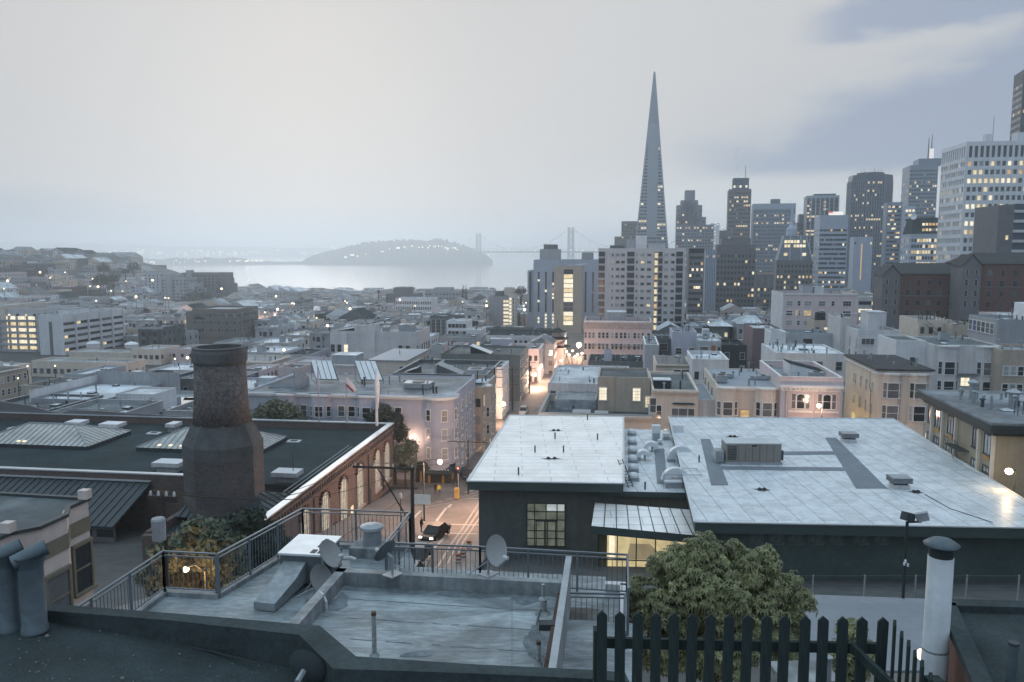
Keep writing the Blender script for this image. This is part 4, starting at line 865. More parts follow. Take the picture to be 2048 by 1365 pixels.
# --- south side of the street
b = mid('pink apartment house with banded parapet and grouped windows', 1168, 1304, 641, 235, 15, W_PINK, R_TAR, 'apartment_house', 'apartment house', cl=4, sk=0, par=1.0); W = b.w
mb = MB(); mb.box(-.1, W + .1, -.16, -.004, b.H - 2.5, b.H - .6); mb.build('patterned_frieze', mat('frieze_tile', (.36, .30, .29), .8, .4, 3, 6), b.root); b.cornice(.5, .35, TRIM)
for j in range(4):
    z = b.H - 5.2 - j * 3.3
    for cx_, n in ((.085, 3), (.29, 3), (.455, 2), (.61, 3), (.81, 3), (.95, 1)):
        for k in range(n): b.win('F', cx_ * W + (k - (n - 1) / 2) * 1.15, z, .72, 1.7, None, TRIM, blind=.35)
b.penthouse(W * .34, W * .62, 3, 10, 3.2, W_GREY, R_PALE)
for fx in (.2, .52, .72): MB().box(-2, 2, -.9, -.02, 0, .12).build('balcony', METAL, b.root, (fx * W, 0, b.H - 7.3)); 
b = mid('low dark roof crowded with pipes at the foot of the pink apartment house', 1176, 1290, 722, 205, 14, W_DARK, R_DARK, cl=14, sk=3); b.unit(b.w * .28, 1, 2, 2, 3.4, W_BLUE)
b = mid('wide pale weathered roof beside the street', 1096, 1260, 766, 158, 26, W_PALE, R_PALE, cl=8, sk=0, par=.35); b.wedge(b.w * .62, 3, 5, 5, 2.2, W_GREY, up=-1); b.unit(b.w * .88, 4, 2, 2, 1.6)
b = mid('tan-fronted house with a flat brown roof and a red lamp', 1312, 1382, 729, 168, 15, W_CREAM, mat('brown_gravel_roof', (.16, .155, .145), .9, .2, .3, 4), 'house', 'house', cl=4, par=.15); W = b.w; b.grid('F', 2, 1.1, 3, 1, 1.5, 2.2, xs=[W * .62, W * .84], pane=G_DARK, frame=TRIM); MB().box(-.4, .4, -.25, -.03, 0, .5).build('red_lamp', emis('red_lamp_glow', (1, .06, .05), 1.0), b.root, (W * .12, 0, b.H - 2)); b.cornice(.4, .4, W_TAN, dent=True)
b = mid('grey flat-roofed neighbour of the red-lamp house', 1290, 1318, 690, 190, 20, W_GREY, R_GREY, 'house', 'house', cl=2, copm=TRIM)
b = mid('dark timber cabin on a pale roof', 1312, 1342, 677, 205, 6, W_DARK, R_PALE, 'roof_cabin', 'cabin', cl=1, sk=0); b.win('F', b.w * .5, b.H - 3, 2, 1.6, G_DARK, TRIMG)
b = mid('tall bluish grey box building with a small barred window', 1345, 1394, 664, 200, 12, W_BLUE, R_GREY, cl=5); b.win('F', 1.6, b.H - 5.6, 1.5, 1.5, G_DARK, TRIM); b.win('F', b.w - 1.2, b.H - 5.2, 1.2, 1.2, G_MID, TRIM)
b = mid('terrace house with an orange door under a pale awning', 1397, 1443, 682, 192, 9, W_GREY, R_PALE, 'terrace_house', 'house', cl=3, par=.2); b.win('F', b.w * .25, b.H - 3.2, 2.0, 1.8, G_MID, TRIM); MB().box(-.5, .5, -.06, 0, 0, 2.1).build('door', mat('orange_door', (.3, .12, .05), .6, .1), b.root, (b.w * .66, 0, b.H - 3.2)); b.win('F', b.w * .9, b.H - 3, .6, 1.5, G_DARK)
b = mid('pale roof deck with white coping in front of the terrace house', 1385, 1458, 719, 160, 14, W_PALE, R_PALE, cl=4, copm=TRIM); b.grid('F', 4, 2.5, 3, 2, .9, 1.6)
b = mid('black boarded rear building with a dark porch roof', 1446, 1494, 690, 190, 12, BLACK, R_DARK, cl=2, sk=1)
b = mid('grey brown rear house with plum walls and a lit orange door', 1506, 1562, 657, 216, 16, mat('plum_render', (.17, .125, .135), .85, .1), R_PALE, 'house', 'house', cl=5); b.win('F', b.w * .55, b.H - 3.4, .9, 1.9, G_LITO)
b = mid('small white box house with two dark windows', 1541, 1572, 664, 192, 8, W_WHITE, R_GREY, 'house', 'house', cl=1, sk=0); b.win('F', b.w * .42, b.H - 3.9, .95, 1.35, G_DARK, TRIM); b.win('F', b.w * .78, b.H - 3.9, .95, 1.1, G_DARK, TRIM)
b = mid('drab rear wing with a recessed dark doorway', 1576, 1672, 666, 196, 10, W_GREY, R_TAR, cl=3); b.win('F', b.w * .42, b.H - 4.6, 2.2, 3.2, G_DARK)
b = mid('wide pale deck roof scattered with pipes and chairs', 1552, 1690, 706, 150, 16, W_PALE, R_PALE, cl=14, sk=1, par=.3)
b = mid('stubby tan roof block with a black tank on top', 1628, 1660, 641, 216, 8, W_TAN, R_DARK, 'roof_block', 'building', cl=2, sk=0); MB().cyl(b.w * .55, 3, b.H - .5, b.H + 2.0, 1.4, n=10).build('water_tank', BLACK, b.root)
b = mid('tall narrow white flank wall building', 1682, 1702, 637, 188, 12, W_PALE, R_GREY, cl=2)
b = mid('pale grey house with wide aluminium windows', 1716, 1800, 660, 178, 12, W_PALE, R_GREY, 'house', 'house', cl=6); W = b.w; b.win('F', W * .25, b.H - 3.3, 2.7, 1.35, G_MID, TRIM, bars=(3, 1)); b.win('F', W * .86, b.H - 3.3, 2.2, 1.35, G_MID, TRIM, bars=(2, 1)); b.win('F', W * .57, b.H - 2.6, .8, .6, G_DARK, TRIM); b.grid('L', 3, 2, 3, 3, .8, 2.4); b.penthouse(W * .36, W * .8, 4, 10, 4.2, W_PALE, R_PALE)
b = mid('cream house with an outside stair and wooden deck posts', 1838, 1905, 640, 196, 14, W_CREAM, R_TAR, 'house', 'house', cl=3); b.grid('F', 4, 1.8, 3, 3, .9, 1.6); st = MB()
for k in range(10): st.box(1 + k * .42, 1.5 + k * .42, -1.6, -.7, b.H - 1 - k * .38, b.H - .9 - k * .38)
st.bar((1, -1.65, b.H), (5.6, -1.65, b.H - 3.9), .1); st.build('outside_stair', WOODD, b.root)
mb = MB()
for k in range(8): mb.bar((k * .9, .3, b.H - .6), (k * .9, .3, b.H + 1.5), .12)
mb.build('deck_post', WOODD, b.root)
b = mid('tan row house with dark flat roof between the cream house and the glazed porch', 1905, 1962, 650, 190, 12, W_TAN, R_TAR, 'house', 'house', cl=5); b.win('F', b.w * .6, b.H - 4.4, 2.4, 1.8, G_DARK)
b = mid('grey shingled house with a glazed blue-paned porch', 1996, 2100, 640, 165, 14, W_GREY, R_GREY, 'house', 'house', cl=4)
for k in range(6): b.win('L', 1.2 + k * 2.1, b.H - 3.2, 1.7, 2.2, mat('blue_pane', (.08, .1, .22), .2, .1) if k == 1 else G_MID, TRIM)
o = MB().prism([(7, 1), (13, 1), (13, 9), (7, 9)], b.H - .4, b.H + 3.2).build('dormer', W_WHITE, b.root); b.pipes(5)
b = mid('tan plastered house at the frame edge with paired windows', 2004, 2100, 700, 142, 10, W_TAN, R_GREY, 'house', 'house', cl=3); b.grid('F', 6, 3, 3.2, 2, .9, 1.6, frame=TRIM)
# temple roofs
for lab, x0, x1, yt, D in (('pale upturned temple roof among the rooftops', 1427, 1458, 655, 290), ('weathered grey pagoda-style roof next to the pale temple roof', 1452, 1482, 652, 300)):
    b = mid(lab, x0, x1, yt, D, 9, W_DARK, R_GREY, 'temple', 'temple', cl=0, sk=0); w_ = b.w; rf = R_PALE if 'pale up' in lab else R_GREY
    MB().add([(-1.6, -1.6, b.H + .5), (w_ + 1.6, -1.6, b.H + .5), (w_ + 1.6, 10.6, b.H + .5), (-1.6, 10.6, b.H + .5), (w_ * .2, 2.4, b.H + 1.6), (w_ * .8, 2.4, b.H + 1.6), (w_ * .8, 6.6, b.H + 1.6), (w_ * .2, 6.6, b.H + 1.6), (w_ * .5, 4.5, b.H + 3.6)], [(0, 1, 5, 4), (1, 2, 6, 5), (2, 3, 7, 6), (3, 0, 4, 7), (4, 5, 8), (5, 6, 8), (6, 7, 8), (7, 4, 8), (3, 2, 1, 0)]).build('upturned_roof', rf, b.root)
b = mid('low hall with a pale ribbed hipped roof', 1476, 1524, 648, 285, 14, W_GREY, R_PALE, 'hall', 'hall', cl=0, sk=0); MB().add([(-.3, -.3, b.H), (b.w + .3, -.3, b.H), (b.w + .3, 14, b.H), (-.3, 14, b.H), (b.w * .3, 5, b.H + 2.8), (b.w * .85, 5, b.H + 2.8)], [(0, 1, 5, 4), (1, 2, 5), (2, 3, 4, 5), (3, 0, 4)]).build('hipped_roof', R_PALE, b.root)
# pinkish walk-up
b = mid('broad pinkish walk-up with white flank wall and bay windows', 1568, 1716, 587, 262, 20, W_PINK, R_TAR, 'apartment_house', 'apartment house', cl=6, par=.8); W = b.w
for j in range(4):
    z = b.H - 4.0 - j * 3.2
    for fx, ww, lt in ((.08, 1.9, 0), (.21, .9, 0), (.33, 2.2, j == 1), (.52, 2.0, 0), (.67, .9, 0), (.86, 2.4, 0)): b.win('F', fx * W, z, ww, 1.5, G_LITO if lt else None, TRIM, bars=(3, 2) if ww > 1.5 else (1, 2), blind=.4)
    if j == 1: b.win('F', .19 * W, z, .8, 1.5, G_LITO, TRIM)
b.band('F', 6.3, .25, -.05, TRIM, 'string_course', e=.14); b.cornice(.5, .3)
b.shell(-.02 - .3, -.02, 0, 20, 0, b.H + .15, .1, nm='flank_wall', wall=W_WHITE); b.penthouse(W * .28, W * .42, 3, 9, 3.4, W_GREY); b.penthouse(W * .45, W * .58, 4, 8, 2.6, W_WHITE, R_PALE)
b = mid('small office block with three brightly lit window bands', 1716, 1760, 595, 300, 12, W_PALE, R_GREY, 'office_block', 'office block', cl=0, sk=0)
for j in range(4): b.band('F', 1.5 + j * 2.9, 1.3, .4, G_DARK if j != 1 else G_LITW, 'window_band'); [b.win('F', b.w * (.12 + .11 * k), b.H - 2.8 - j * 2.9, .55, 1.2, G_LITW, e=.05) for k in range(8) if j > 1 or k > 4]
# dark brick institutions on the hill
for lab, x0, x1, yt, D, L, gx in (('dark brick block with a pale gabled end bay, left of its taller twin', 1790, 1932, 548, 262, 22, (-1, 4.4)), ('taller dark brick block with round-headed windows and a pale gabled bay', 1952, 2120, 528, 250, 24, (-1.2, 4.6))):
    b = mid(lab, x0, x1, yt, D, L, W_BRICK, R_SHINGLE, 'brick_block', 'building', cl=1, sk=0); W = b.w; x0_, x1_ = gx
    b.shell(x0_ - 3.0, x0_ + 2.6, -.8, 8, 0, b.H - .5, .2, nm='gable_bay', wall=W_BROWN)
    xa, xb = x0_ - 3.0, x0_ + 2.6; MB().add([(xa, -.82, b.H - .5), (xb, -.82, b.H - .5), ((xa + xb) / 2, -.82, b.H + 2.6), (xa, 8, b.H - .5), (xb, 8, b.H - .5), ((xa + xb) / 2, 8, b.H + 2.6)], [(0, 1, 2), (3, 5, 4)]).build('gable_wall', W_BROWN, b.root); MB().add([(xa - .4, -1.2, b.H - .7), (xb + .4, -1.2, b.H - .7), ((xa + xb) / 2, -1.2, b.H + 2.95), (xa - .4, 8, b.H - .7), (xb + .4, 8, b.H - .7), ((xa + xb) / 2, 8, b.H + 2.95)], [(1, 4, 5, 2), (0, 2, 5, 3)]).build('gable_roof', R_SHINGLE, b.root)
    for j in range(4):
        for q in (xa + 1.4, xb - 1.4): b.win('F', q, b.H - 3.4 - j * 3.3, .8, 1.7, G_DARK, W_TAN, 'arch' if j == 0 else 'flat', L0=-.8)
        for k in range(6): b.win('F', 4.2 + (W - 5.5) * k / 5, b.H - 3.6 - j * 3.3, 1.3, 1.6, G_DARK if (j + k) % 4 else G_MID, W_BROWN, 'arch' if 'taller' in lab and j == 0 else 'flat')
    MB().add([(-.4, -.5, b.H + .02), (W + .4, -.5, b.H + .02), (W + .4, L + .4, b.H + .02), (-.4, L + .4, b.H + .02), (3, L * .45, b.H + 3.4), (W - 3, L * .45, b.H + 3.4)], [(0, 1, 5, 4), (1, 2, 5), (2, 3, 4, 5), (3, 0, 4)]).build('hipped_roof', R_SHINGLE, b.root)
    b.band('F', 7.0, .3, -.03, W_BROWN, 'string_course', e=.12)
# cupola
o = thing('roof_cupola', 'dark eight-sided cupola peeping over the brick block roofs', 'cupola', at(1916, 548, 268), -G); MB().lathe([(3.0, -4), (3.0, 1.2)], 0, 0, 8).build('cupola_drum', W_BROWN, o); MB().lathe([(4.2, 1.2), (.2, 3.6)], 0, 0, 8).build('cupola_roof', R_SHINGLE, o)
# ---------------------------------------------------------------- row of houses beyond the recreation centre
b = mid('low tan corner building with dark sunken roof, lit windows on its set-back upper storey', 1077, 1304, 826, 121, 17, W_CREAM, R_TAR, 'corner_building', 'building', par=1.3, cl=6, sk=0, copm=TRIMG); W = b.w
b.shell(W * .51, W - .02, 9, 20, b.H - 1.3, b.H + 4.4, .3, nm='upper_storey', wall=W_TAN); b.cornice(.7, .5, W_CREAM, dent=True)
for fx in (.56, .875): b.win('F', W * fx, b.H + .6, 1.15, 2.0, G_LITW, TRIM, bars=(3, 4), L0=9)
b.win('F', W * .985, b.H - .4, .9, 1.7, G_LIT, TRIM, bars=(3, 4), L0=9); MB().tube([(W * .67, 8.9, b.H - 1), (W * .67, 8.9, b.H + 4.6)], .06, 5).build('downpipe', W_TAN, b.root)
for x, w_, l_ in ((W * .3, 2.6, 2.4), (W * .5, 1.9, 1.8)): o = MB().box(0, w_, 0, l_, .01, 1.0).build('skylight_box', R_DARK, b.root, (x, 2, b.H - 1.3)); MB().box(-.1, w_ + .1, -.1, l_ + .1, 1.003, 1.12).build('box_lid', TRIMG, o)
b.shell(W * .1, W * .5, 9.2, 16.8, b.H - 1.28, b.H + .5, .1, nm='raised_roof', wall=R_GREY, roof=R_GREY)
for x in (.17, .6): MB().lathe([(.01, -.02), (1.9, -.02), (1.7, .14), (.01, .14)], 0, 0, 12).build('shaded_lunette', R_DARK, b.root, (W * x, -.12, b.H - 1.6)).scale = (1, .12, 1)
b.grid('F', 6, 4.3, 3, 2, 1.0, 1.7, frame=TRIM, lit=.15); b.win('F', W * .93, b.H - 6.0, 1.0, 1.7, G_LITW, TRIM, bars=(2, 3))
b = mid('taller tan end of the corner building with a tripartite window under a dark lunette', 1305, 1397, 779, 121.5, 19, W_CREAM, R_TAR, 'tan_house', 'building', par=.5, cl=3, sk=0); W = b.w; b.cornice(.6, .45, W_CREAM, dent=True)
for fx, ww in ((.50, .95), (.68, 1.3), (.85, .95)): b.win('F', W * fx, b.H - 5.1, ww, 2.2, G_MID, TRIM)
b.win('F', W * .15, b.H - 4.5, .85, 2.1, G_DARK, TRIM, 'arch'); b.win('F', W * .3, b.H - 8.3, .8, 2.2, G_LITW, TRIM, 'arch'); b.win('F', W * .02, b.H - 3.6, .9, 2.2, G_MID, TRIM); MB().lathe([(.01, -.02), (1.75, -.02), (1.5, .2), (.01, .2)], 0, 0, 12).build('shaded_lunette', R_DARK, b.root, (W * .68, -.16, b.H - 2.2)).scale = (1, .14, 1)
o = MB().box(0, 2.6, 0, 2.2, .01, 1.25).build('skylight_box', R_DARK, b.root, (W * .05, 4, b.H - .5)); MB().box(-.1, 2.7, -.1, 2.3, 1.253, 1.4).build('box_lid', TRIM, o); MB().cyl(W * .45, 4.4, b.H - .5, b.H + .8, .18, n=8).build('vent_pipe', METAL, b.root); b.grid('F', 3, 8.2, 3, 1, 1, 1.7, frame=TRIM)
b = mid('cream house with two bay windows and a smooth blue-grey roof', 1434, 1559, 772, 119, 19, W_CREAM, mat('smooth_blue_roof', (.26, .29, .33), .7, .08, .2, 2), 'bay_house', 'house', par=.12, cl=5, sk=0); W = b.w
for x in (.17, .80): b.bay('F', W * x, W * .36, .95, 0, b.H - .35, None, (b.H - 4.3, b.H - 7.7), 2.0, blind=.6, cw=1.3)
b.win('F', W * .46, b.H - 6.4, 1.3, 2.8, G_LITO, W_TAN, bars=(1, 5)); b.cornice(.5, .4)
for k in range(3): b.win('L', 3 + k * 5, b.H - 5.5, .8, 4.2, G_DARK, TRIMG)
b.unit(.3, 3, 1.6, 2, 1.2, METAL); b.unit(.3, 8, 3.2, 1.2, .8, METAL); b.unit(6, 7, 4, 1, .7, METAL); b.shell(-2.6, -.02, 2, 17, 0, b.H - 2.5, .2, nm='side_wing', wall=W_PALE)
b = mid('ornate pink house with a stepped parapet and two arched triple windows', 1561, 1686, 754, 117, 18, W_PINK, R_GREY, 'parapet_house', 'house', par=1.2, cl=6, sk=0, copm=TRIM); W = b.w
b.cornice(.9, .7, TRIM, z=b.H - 1.15, dent=True)
for x in (.33, .75):
    b.shell(W * x - 1.75, W * x + 1.75, -.35, 0, 0, b.H - 1.9, .0, nm='bay_front', wall=W_PINK, roof=TRIM)
    for dx, ww in ((-1.0, .55), (0, 1.2), (1.0, .55)):
        b.win('F', W * x + dx, b.H - 4.6, ww, 2.2, G_MID if dx else G_DARK, TRIM, 'arch' if dx == 0 else 'flat', L0=-.36); b.win('F', W * x + dx, b.H - 8.2, ww, 2.2, G_MID, TRIM, L0=-.36)
    MB().box(-1.7, 1.7, -.5, -.37, 0, .3).build('window_apron', TRIM, b.root, (W * x, 0, b.H - 5.2))
for x in (.04, .14, .53, .93): MB().box(-.28, .28, -.2, -.004, 0, b.H - 2.1).build('pilaster', TRIM if x != .04 else W_BLUE, b.root, (W * x, 0, 0))
MB().box(0, .4, -.3, -.01, 0, .45).build('wall_lantern', LAMPF, b.root, (W * .41, -.4, b.H - 3.0))
b.wedge(W * .35, 9, 6.5, 5, 2.0, W_WHITE, up=1, top=R_DARK); b.unit(W * .55, 3, 2.2, 1.4, 1.5)
b = mid('pale cream walk-up with a long flank wall glowing yellow in the lamplight', 1756, 1864, 741, 118, 17, W_CREAM, R_SHINGLE, 'walk_up_house', 'apartment house', par=.0, over=.35, cl=5, sk=0); W = b.w
for x in (.27, .77): b.bay('F', W * x, W * .36, .8, 0, b.H - .6, None, (b.H - 4.0, b.H - 7.4), 2.2, blind=.8, cw=1.55)
for j in range(3):
    for y, ww in ((2.2, .5), (5.2, .5), (8.0, .45), (10.8, .5), (11.7, .5)): b.win('L', b.L - y, b.H - 3.8 - j * 3.3, ww, 1.7, G_MID, TRIM)
b.win('F', W * .85, b.H - 11.5, 3.2, 2.2, G_LITW, TRIM, bars=(3, 1)); MB().tube([b.face('L', 13.5, b.H - .4)[0], b.face('L', 13.5, b.H - 3)[0], b.face('L', 14.2, b.H - 4)[0], b.face('L', 14.2, 0)[0]], .08, 6).build('downpipe', METALD, b.root)
b.cornice(.45, .4, TRIM, z=b.H - .3, faces='FL')
b = mid('grey beige house with two bays and one glowing yellow window behind the cream walk-up', 1869, 2003, 690, 148, 16, W_PALE, R_TAR, 'bay_house', 'house', par=.15, cl=6, sk=1); W = b.w
for x in (.22, .80): b.bay('F', W * x, W * .32, .9, 0, b.H - .35, None, (b.H - 5.4, b.H - 9.0), 2.3, blind=.3, cw=1.7)
b.win('F', W * .49, b.H - 7.6, 1.5, 1.5, G_LITW, TRIM, bars=(2, 2)); MB().box(-2, 2, -.9, -.02, 0, .14).build('balcony', METAL, b.root, (W * .5, 0, b.H - 5.3)); b.shell(-5.5, -.02, 4, 15, 0, b.H + .3, .3, nm='side_wing', wall=W_WHITE)
b.win('F', -2.2, b.H - 6.5, 1.3, 3.6, G_MID, TRIM, L0=4); b.unit(4, 8, 1.6, 1.6, 1.7, METAL)
# big near block, south side
b = mid('large yellowish block with a heavy black eaves band and iron fire escapes', 1994, 2190, 848, 76, 17.5, mat('ochre_stucco', (.33, .28, .205), .85, .1, streak=.15), R_GREY, 'eaves_block', 'apartment block', par=0, over=.9, cl=10, sk=1); W = b.w
for o in list(b.root.children):
    if o.name.startswith('roof'): o.data.materials.clear(); o.data.materials.append(R_GREY)
mb = MB(); t = .92
for q in ((-t, W + t, -t - .02, -t + .1), (-t - .02, -t + .1, -t + .1, b.L + t)): mb.box(*q, b.H - .75, b.H + .0)
mb.box(-.5, W, -.5, b.L, b.H - 1.1, b.H - .02); mb.build('eaves_band', BLACK, b.root)
for j in range(4):
    for y, ww in ((1.6, 1.3), (4.4, 1.0), (10.6, 1.4), (14.2, 1.3), (16.4, 1.2)):
        b.win('L', b.L - y, b.H - 3.4 - j * 3.2, ww, 1.9, G_PALE if (j + int(y)) % 2 else G_MID, METALD, bars=(2, 1))
        if ww > 1.2: MB().box(-ww / 2, ww / 2, -.12, 0, 0, .45).build('flower_box', mat('ochre_panel', (.42, .22, .06), .8, .1), b.root, (b.face('L', b.L - y, b.H - 3.95 - j * 3.2)[0]), -math.pi / 2)
for y in (0.02, 3.1, 8.8, 12.4, 15.4): MB().box(-.3, 0, y, y + .28, 0, b.H - 1.12).build('pilaster', W_CREAM, b.root)
for j in range(4):
    z = b.H - 4.2 - j * 3.2; mb = MB(); mb.box(-1.2, -.02, 5.6, 9.2, z, z + .07)
    for k in range(9): mb.bar((-1.17, 5.62 + k * .445, z + .07), (-1.17, 5.62 + k * .445, z + .95), .035)
    mb.bar((-1.17, 5.6, z + .95), (-1.17, 9.2, z + .95), .05); mb.bar((-1.17, 5.6, z + .5), (-1.17, 9.2, z + .5), .035)
    for dx in (-.75, -.35): mb.bar((dx, 6.0, z - 3.1), (dx, 8.6, z), .05)
    mb.build('fire_escape', METALD, b.root)
mb = MB()
for q in ((4, 3), (4, 3.7)): mb.tube([(q[0], q[1], b.H), (q[0], q[1], b.H + 1.6), (q[0] - .8, q[1], b.H + 1.6), (q[0] - .8, q[1], b.H + .3)], .05, 5)
mb.build('roof_ladder', METALD, b.root); b.win('F', 6.4, b.H - 5.8, .8, 2.6, G_DARK, METALD, bars=(1, 2)); b.win('F', 6.4, b.H - 9.8, .8, 2.6, G_DARK, METALD)
for x, y, hh, r_ in ((2.6, 12, 2.0, .35), (5.5, 9, 1.5, .5), (8, 6, 1.2, .3)): o = MB().cyl(0, 0, 0, hh, r_, n=10).build('roof_fan', METAL, b.root, (x, y, b.H)); MB().lathe([(r_ * 1.5, 0), (r_ * 1.6, .2), (r_ * .3, .5)], 0, 0, 10).build('fan_hood', METAL, o, (0, 0, hh + .002))

# ---------------------------------------------------------------- grey apartments across the cross street
b = mid('long grey-lilac apartment house with rounded bays and dentil cornice at the lamp-lit corner', 492, 904, 783, 126, 20, W_BLUE, R_GREY, 'corner_apartments', 'apartment house', par=.15, cl=9, sk=0); W = b.w
b.cornice(.55, .45, TRIM, dent=True)
FLZ = [b.H - 3.6 - 2.95 * j for j in range(3)]
for x in (.20, .37, .60): b.bay('F', W * x, 3.6, .9, 2.5, b.H - .4, None, FLZ, 1.6, blind=.25)
for x in (.285, .47, .52, .69, .745): b.grid('F', 1, 2.0, 2.95, 3, 1.0, 1.6, frame=TRIM, xs=[W * x], blind=.2)
# round corner tower
rb = MB(); n = 12; cx_, cy_ = W - 1.9, .5
pts = [(cx_ + 2.5 * math.cos(a), cy_ + 2.5 * math.sin(a)) for a in [-math.pi * .93 + k * math.pi * 1.25 / n for k in range(n + 1)]]
rb.prism(pts, 3.2, b.H - .3); o = rb.build('corner_bay', W_BLUE, b.root); pts2 = [(cx_ + (p_[0] - cx_) * 1.17, cy_ + (p_[1] - cy_) * 1.17) for p_ in pts]; MB().prism(pts2, b.H - .296, b.H + .12, 0, 1).build('corner_cornice', [TRIM, R_GREY], o)
for z in FLZ:
    for a in (-.70, -.36, -.08):
        an = a * math.pi; q = (cx_ + 2.52 * math.cos(an), cy_ + 2.52 * math.sin(an), z); wn = link('window', win_mesh(.85, 1.65, 'flat', G_DARK if a < -.5 and z == FLZ[0] else G_PALE), o, q, an + math.pi / 2); link('window_frame', frame_mesh(.85, 1.65, 'flat', TRIM, (1, 2)), wn)
b.grid('R', 5, 2.0, 2.95, 4, .95, 1.7, frame=TRIM, m0=4, m1=1.5)
b.shell(W - 5.5, W + .5, -1.3, 1.0, .5, 4.0, 0, nm='shop_front', wall=BLACK, roof=R_DARK)
for x in (-4.9, -3.6, -1.4, .1): MB().box(0, .35, -1.42, -1.31, .5, 3.0).build('shop_pillar', mat('orange_pillar', (.38, .2, .06), .7, .1), b.root, (W + x, 0, 0))
aw = MB(); aw.add([(W - 3.8, -1.32, 3.95), (W + .4, -1.32, 3.95), (W + .4, -2.4, 3.1), (W - 3.8, -2.4, 3.1), (W - 3.8, -2.4, 2.8), (W + .4, -2.4, 2.8)], [(0, 1, 2, 3), (3, 2, 5, 4)]); aw = aw.build('awning', BLACK, b.root)
mb = MB()
for q in range(7): x = W - 3.2 + q * .45; mb.tube([(x, -2.0, 3.47), (x + .12, -1.85, 3.6), (x + .25, -1.85, 3.6), (x + .3, -2.05, 3.43)], .04, 4)
mb.build('awning_script', TRIM, aw)
b.wedge(1.5, 5, 5, 4, 2.2, W_GREY, up=-1); MB().prism([(6.6, 4), (7.4, 4), (7.4, 8), (6.6, 8)], b.H - .1, [b.H + 3.2, b.H + 3.0, b.H + 1.2, b.H + 1.4]).build('chimney_fin', W_GREY, b.root); b.unit(W * .72, 6, 4.4, 3, 1.0, METAL)
SOL = mat('solar_panel_cover', (.62, .64, .66), .35, .08)
for px, py in ((648, 762), (737, 763)):
    q = atz(px, py, b.zb + b.H); pn = thing('solar_panel_frame', 'tilted pale roof panel array on the grey-lilac apartment house, ' + ('nearest the chimney stack' if px < 700 else 'behind the white flag'), 'solar panel', (q.x, q.y, b.zb + b.H - .1), -G)
    rows = MB()
    for k in range(4):
        x0 = -1.9 + k * .95; sh = 1.3
        rows.add([(x0 - 1.2, 2.2, 3.3), (x0 - .38, 2.2, 3.3), (x0 + .82 + sh, -2.0, .75), (x0 + sh, -2.0, .75)], [(3, 2, 1, 0)])
    sh_ = 1.3; MB().add([(-3.15, 2.25, 3.2), (.75, 2.25, 3.2), (3.1 + .3, -2.1, .6), (-.65, -2.1, .6)], [(3, 2, 1, 0)]).build('panel_backing', METALD, pn)
    rows.build('panel', SOL, pn)
    mb = MB(); mb.bar((-3.1, 2.2, 0), (-3.1, 2.2, 3.2), .1); mb.bar((.7, 2.2, 0), (.7, 2.2, 3.2), .1); mb.bar((-.6, -2.05, 0), (-.6, -2.05, .6), .1); mb.bar((3.3, -2.05, 0), (3.3, -2.05, .6), .1); mb.bar((-3.1, 2.2, 0), (-.6, -2.05, 0.02), .1); mb.build('panel_stand', TRIMG, pn)

# ---------------------------------------------------------------- brick cable-car barn and its chimney
B0 = at(785, 848, 115); BZB = 34.0; bh = B0.z - BZB
barn = thing('brick_barn', 'long dark brick powerhouse with arched windows, black roof and pale-edged parapets', 'barn', (B0.x, B0.y, BZB), -G)
def yloc(px, dz=-27):
    u = (px - CX) / F; t = (u * (B0.y * CP - dz * SP) - B0.x) / (math.sin(G) - u * math.cos(G) * CP); return t
YN, YM, XM, XL = -45.0, -28.9, -11.0, -95.0
mb = MB(); tk = .5
mb.box(-tk, 0, YN, 0, 0, bh); mb.box(XL, -tk - .002, -tk, 0, 0, bh); mb.box(XL, XM, YM, YM + tk, 0, bh - .3); mb.box(XM, -tk - .002, YN, YN + tk, 0, bh - 1.2); mb.box(XM, XM + tk, YN + tk + .002, YM - .002, 0, bh - 1.0)
mb.build('wall', W_REDBR, barn)
MB().box(XL, -tk - .004, YM + tk + .004, -tk - .004, bh - 1.6, bh - 1.0).build('roof', R_DARK, barn); MB().box(XM + tk + .004, -tk - .004, YN + tk + .004, YM + tk, bh - 2.6, bh - 1.8).build('roof', R_DARK, barn)
cpm = MB(); e = .1
for q in ((-tk - e, e + .1, YN, e + .1), (XL, -tk - e - .004, -tk - e, e), (XL, XM, YM - e, YM + tk + e)): cpm.box(q[0], q[1], q[2], q[3], bh + .003 - (.3 if q[2] == YM - e else 0), bh + .14 - (.3 if q[2] == YM - e else 0))
cpm.build('coping', mat('lead_coping', (.5, .52, .54), .4, .12, metal=.3), barn)
# raised gable of the far parapet
gx = [(-95, 0), (-78, 0), (-66.5, 2.0), (-58, 1.1), (-54.5, .2), (-52.5, 0.1), (-51, .5), (-49.5, .62), (-30, .02)]
mb = MB()
for (xa, ha), (xb, hb) in zip(gx, gx[1:]): mb.add([(xa, -.3, bh + .15), (xb, -.3, bh + .15), (xb, -.3, bh + .15 + hb), (xa, -.3, bh + .15 + ha), (xa, .05, bh + .15), (xb, .05, bh + .15), (xb, .05, bh + .15 + hb), (xa, .05, bh + .15 + ha)], [(0, 1, 2, 3), (5, 4, 7, 6), (3, 2, 6, 7)])
mb.build('parapet_gable', W_BROWN, barn)
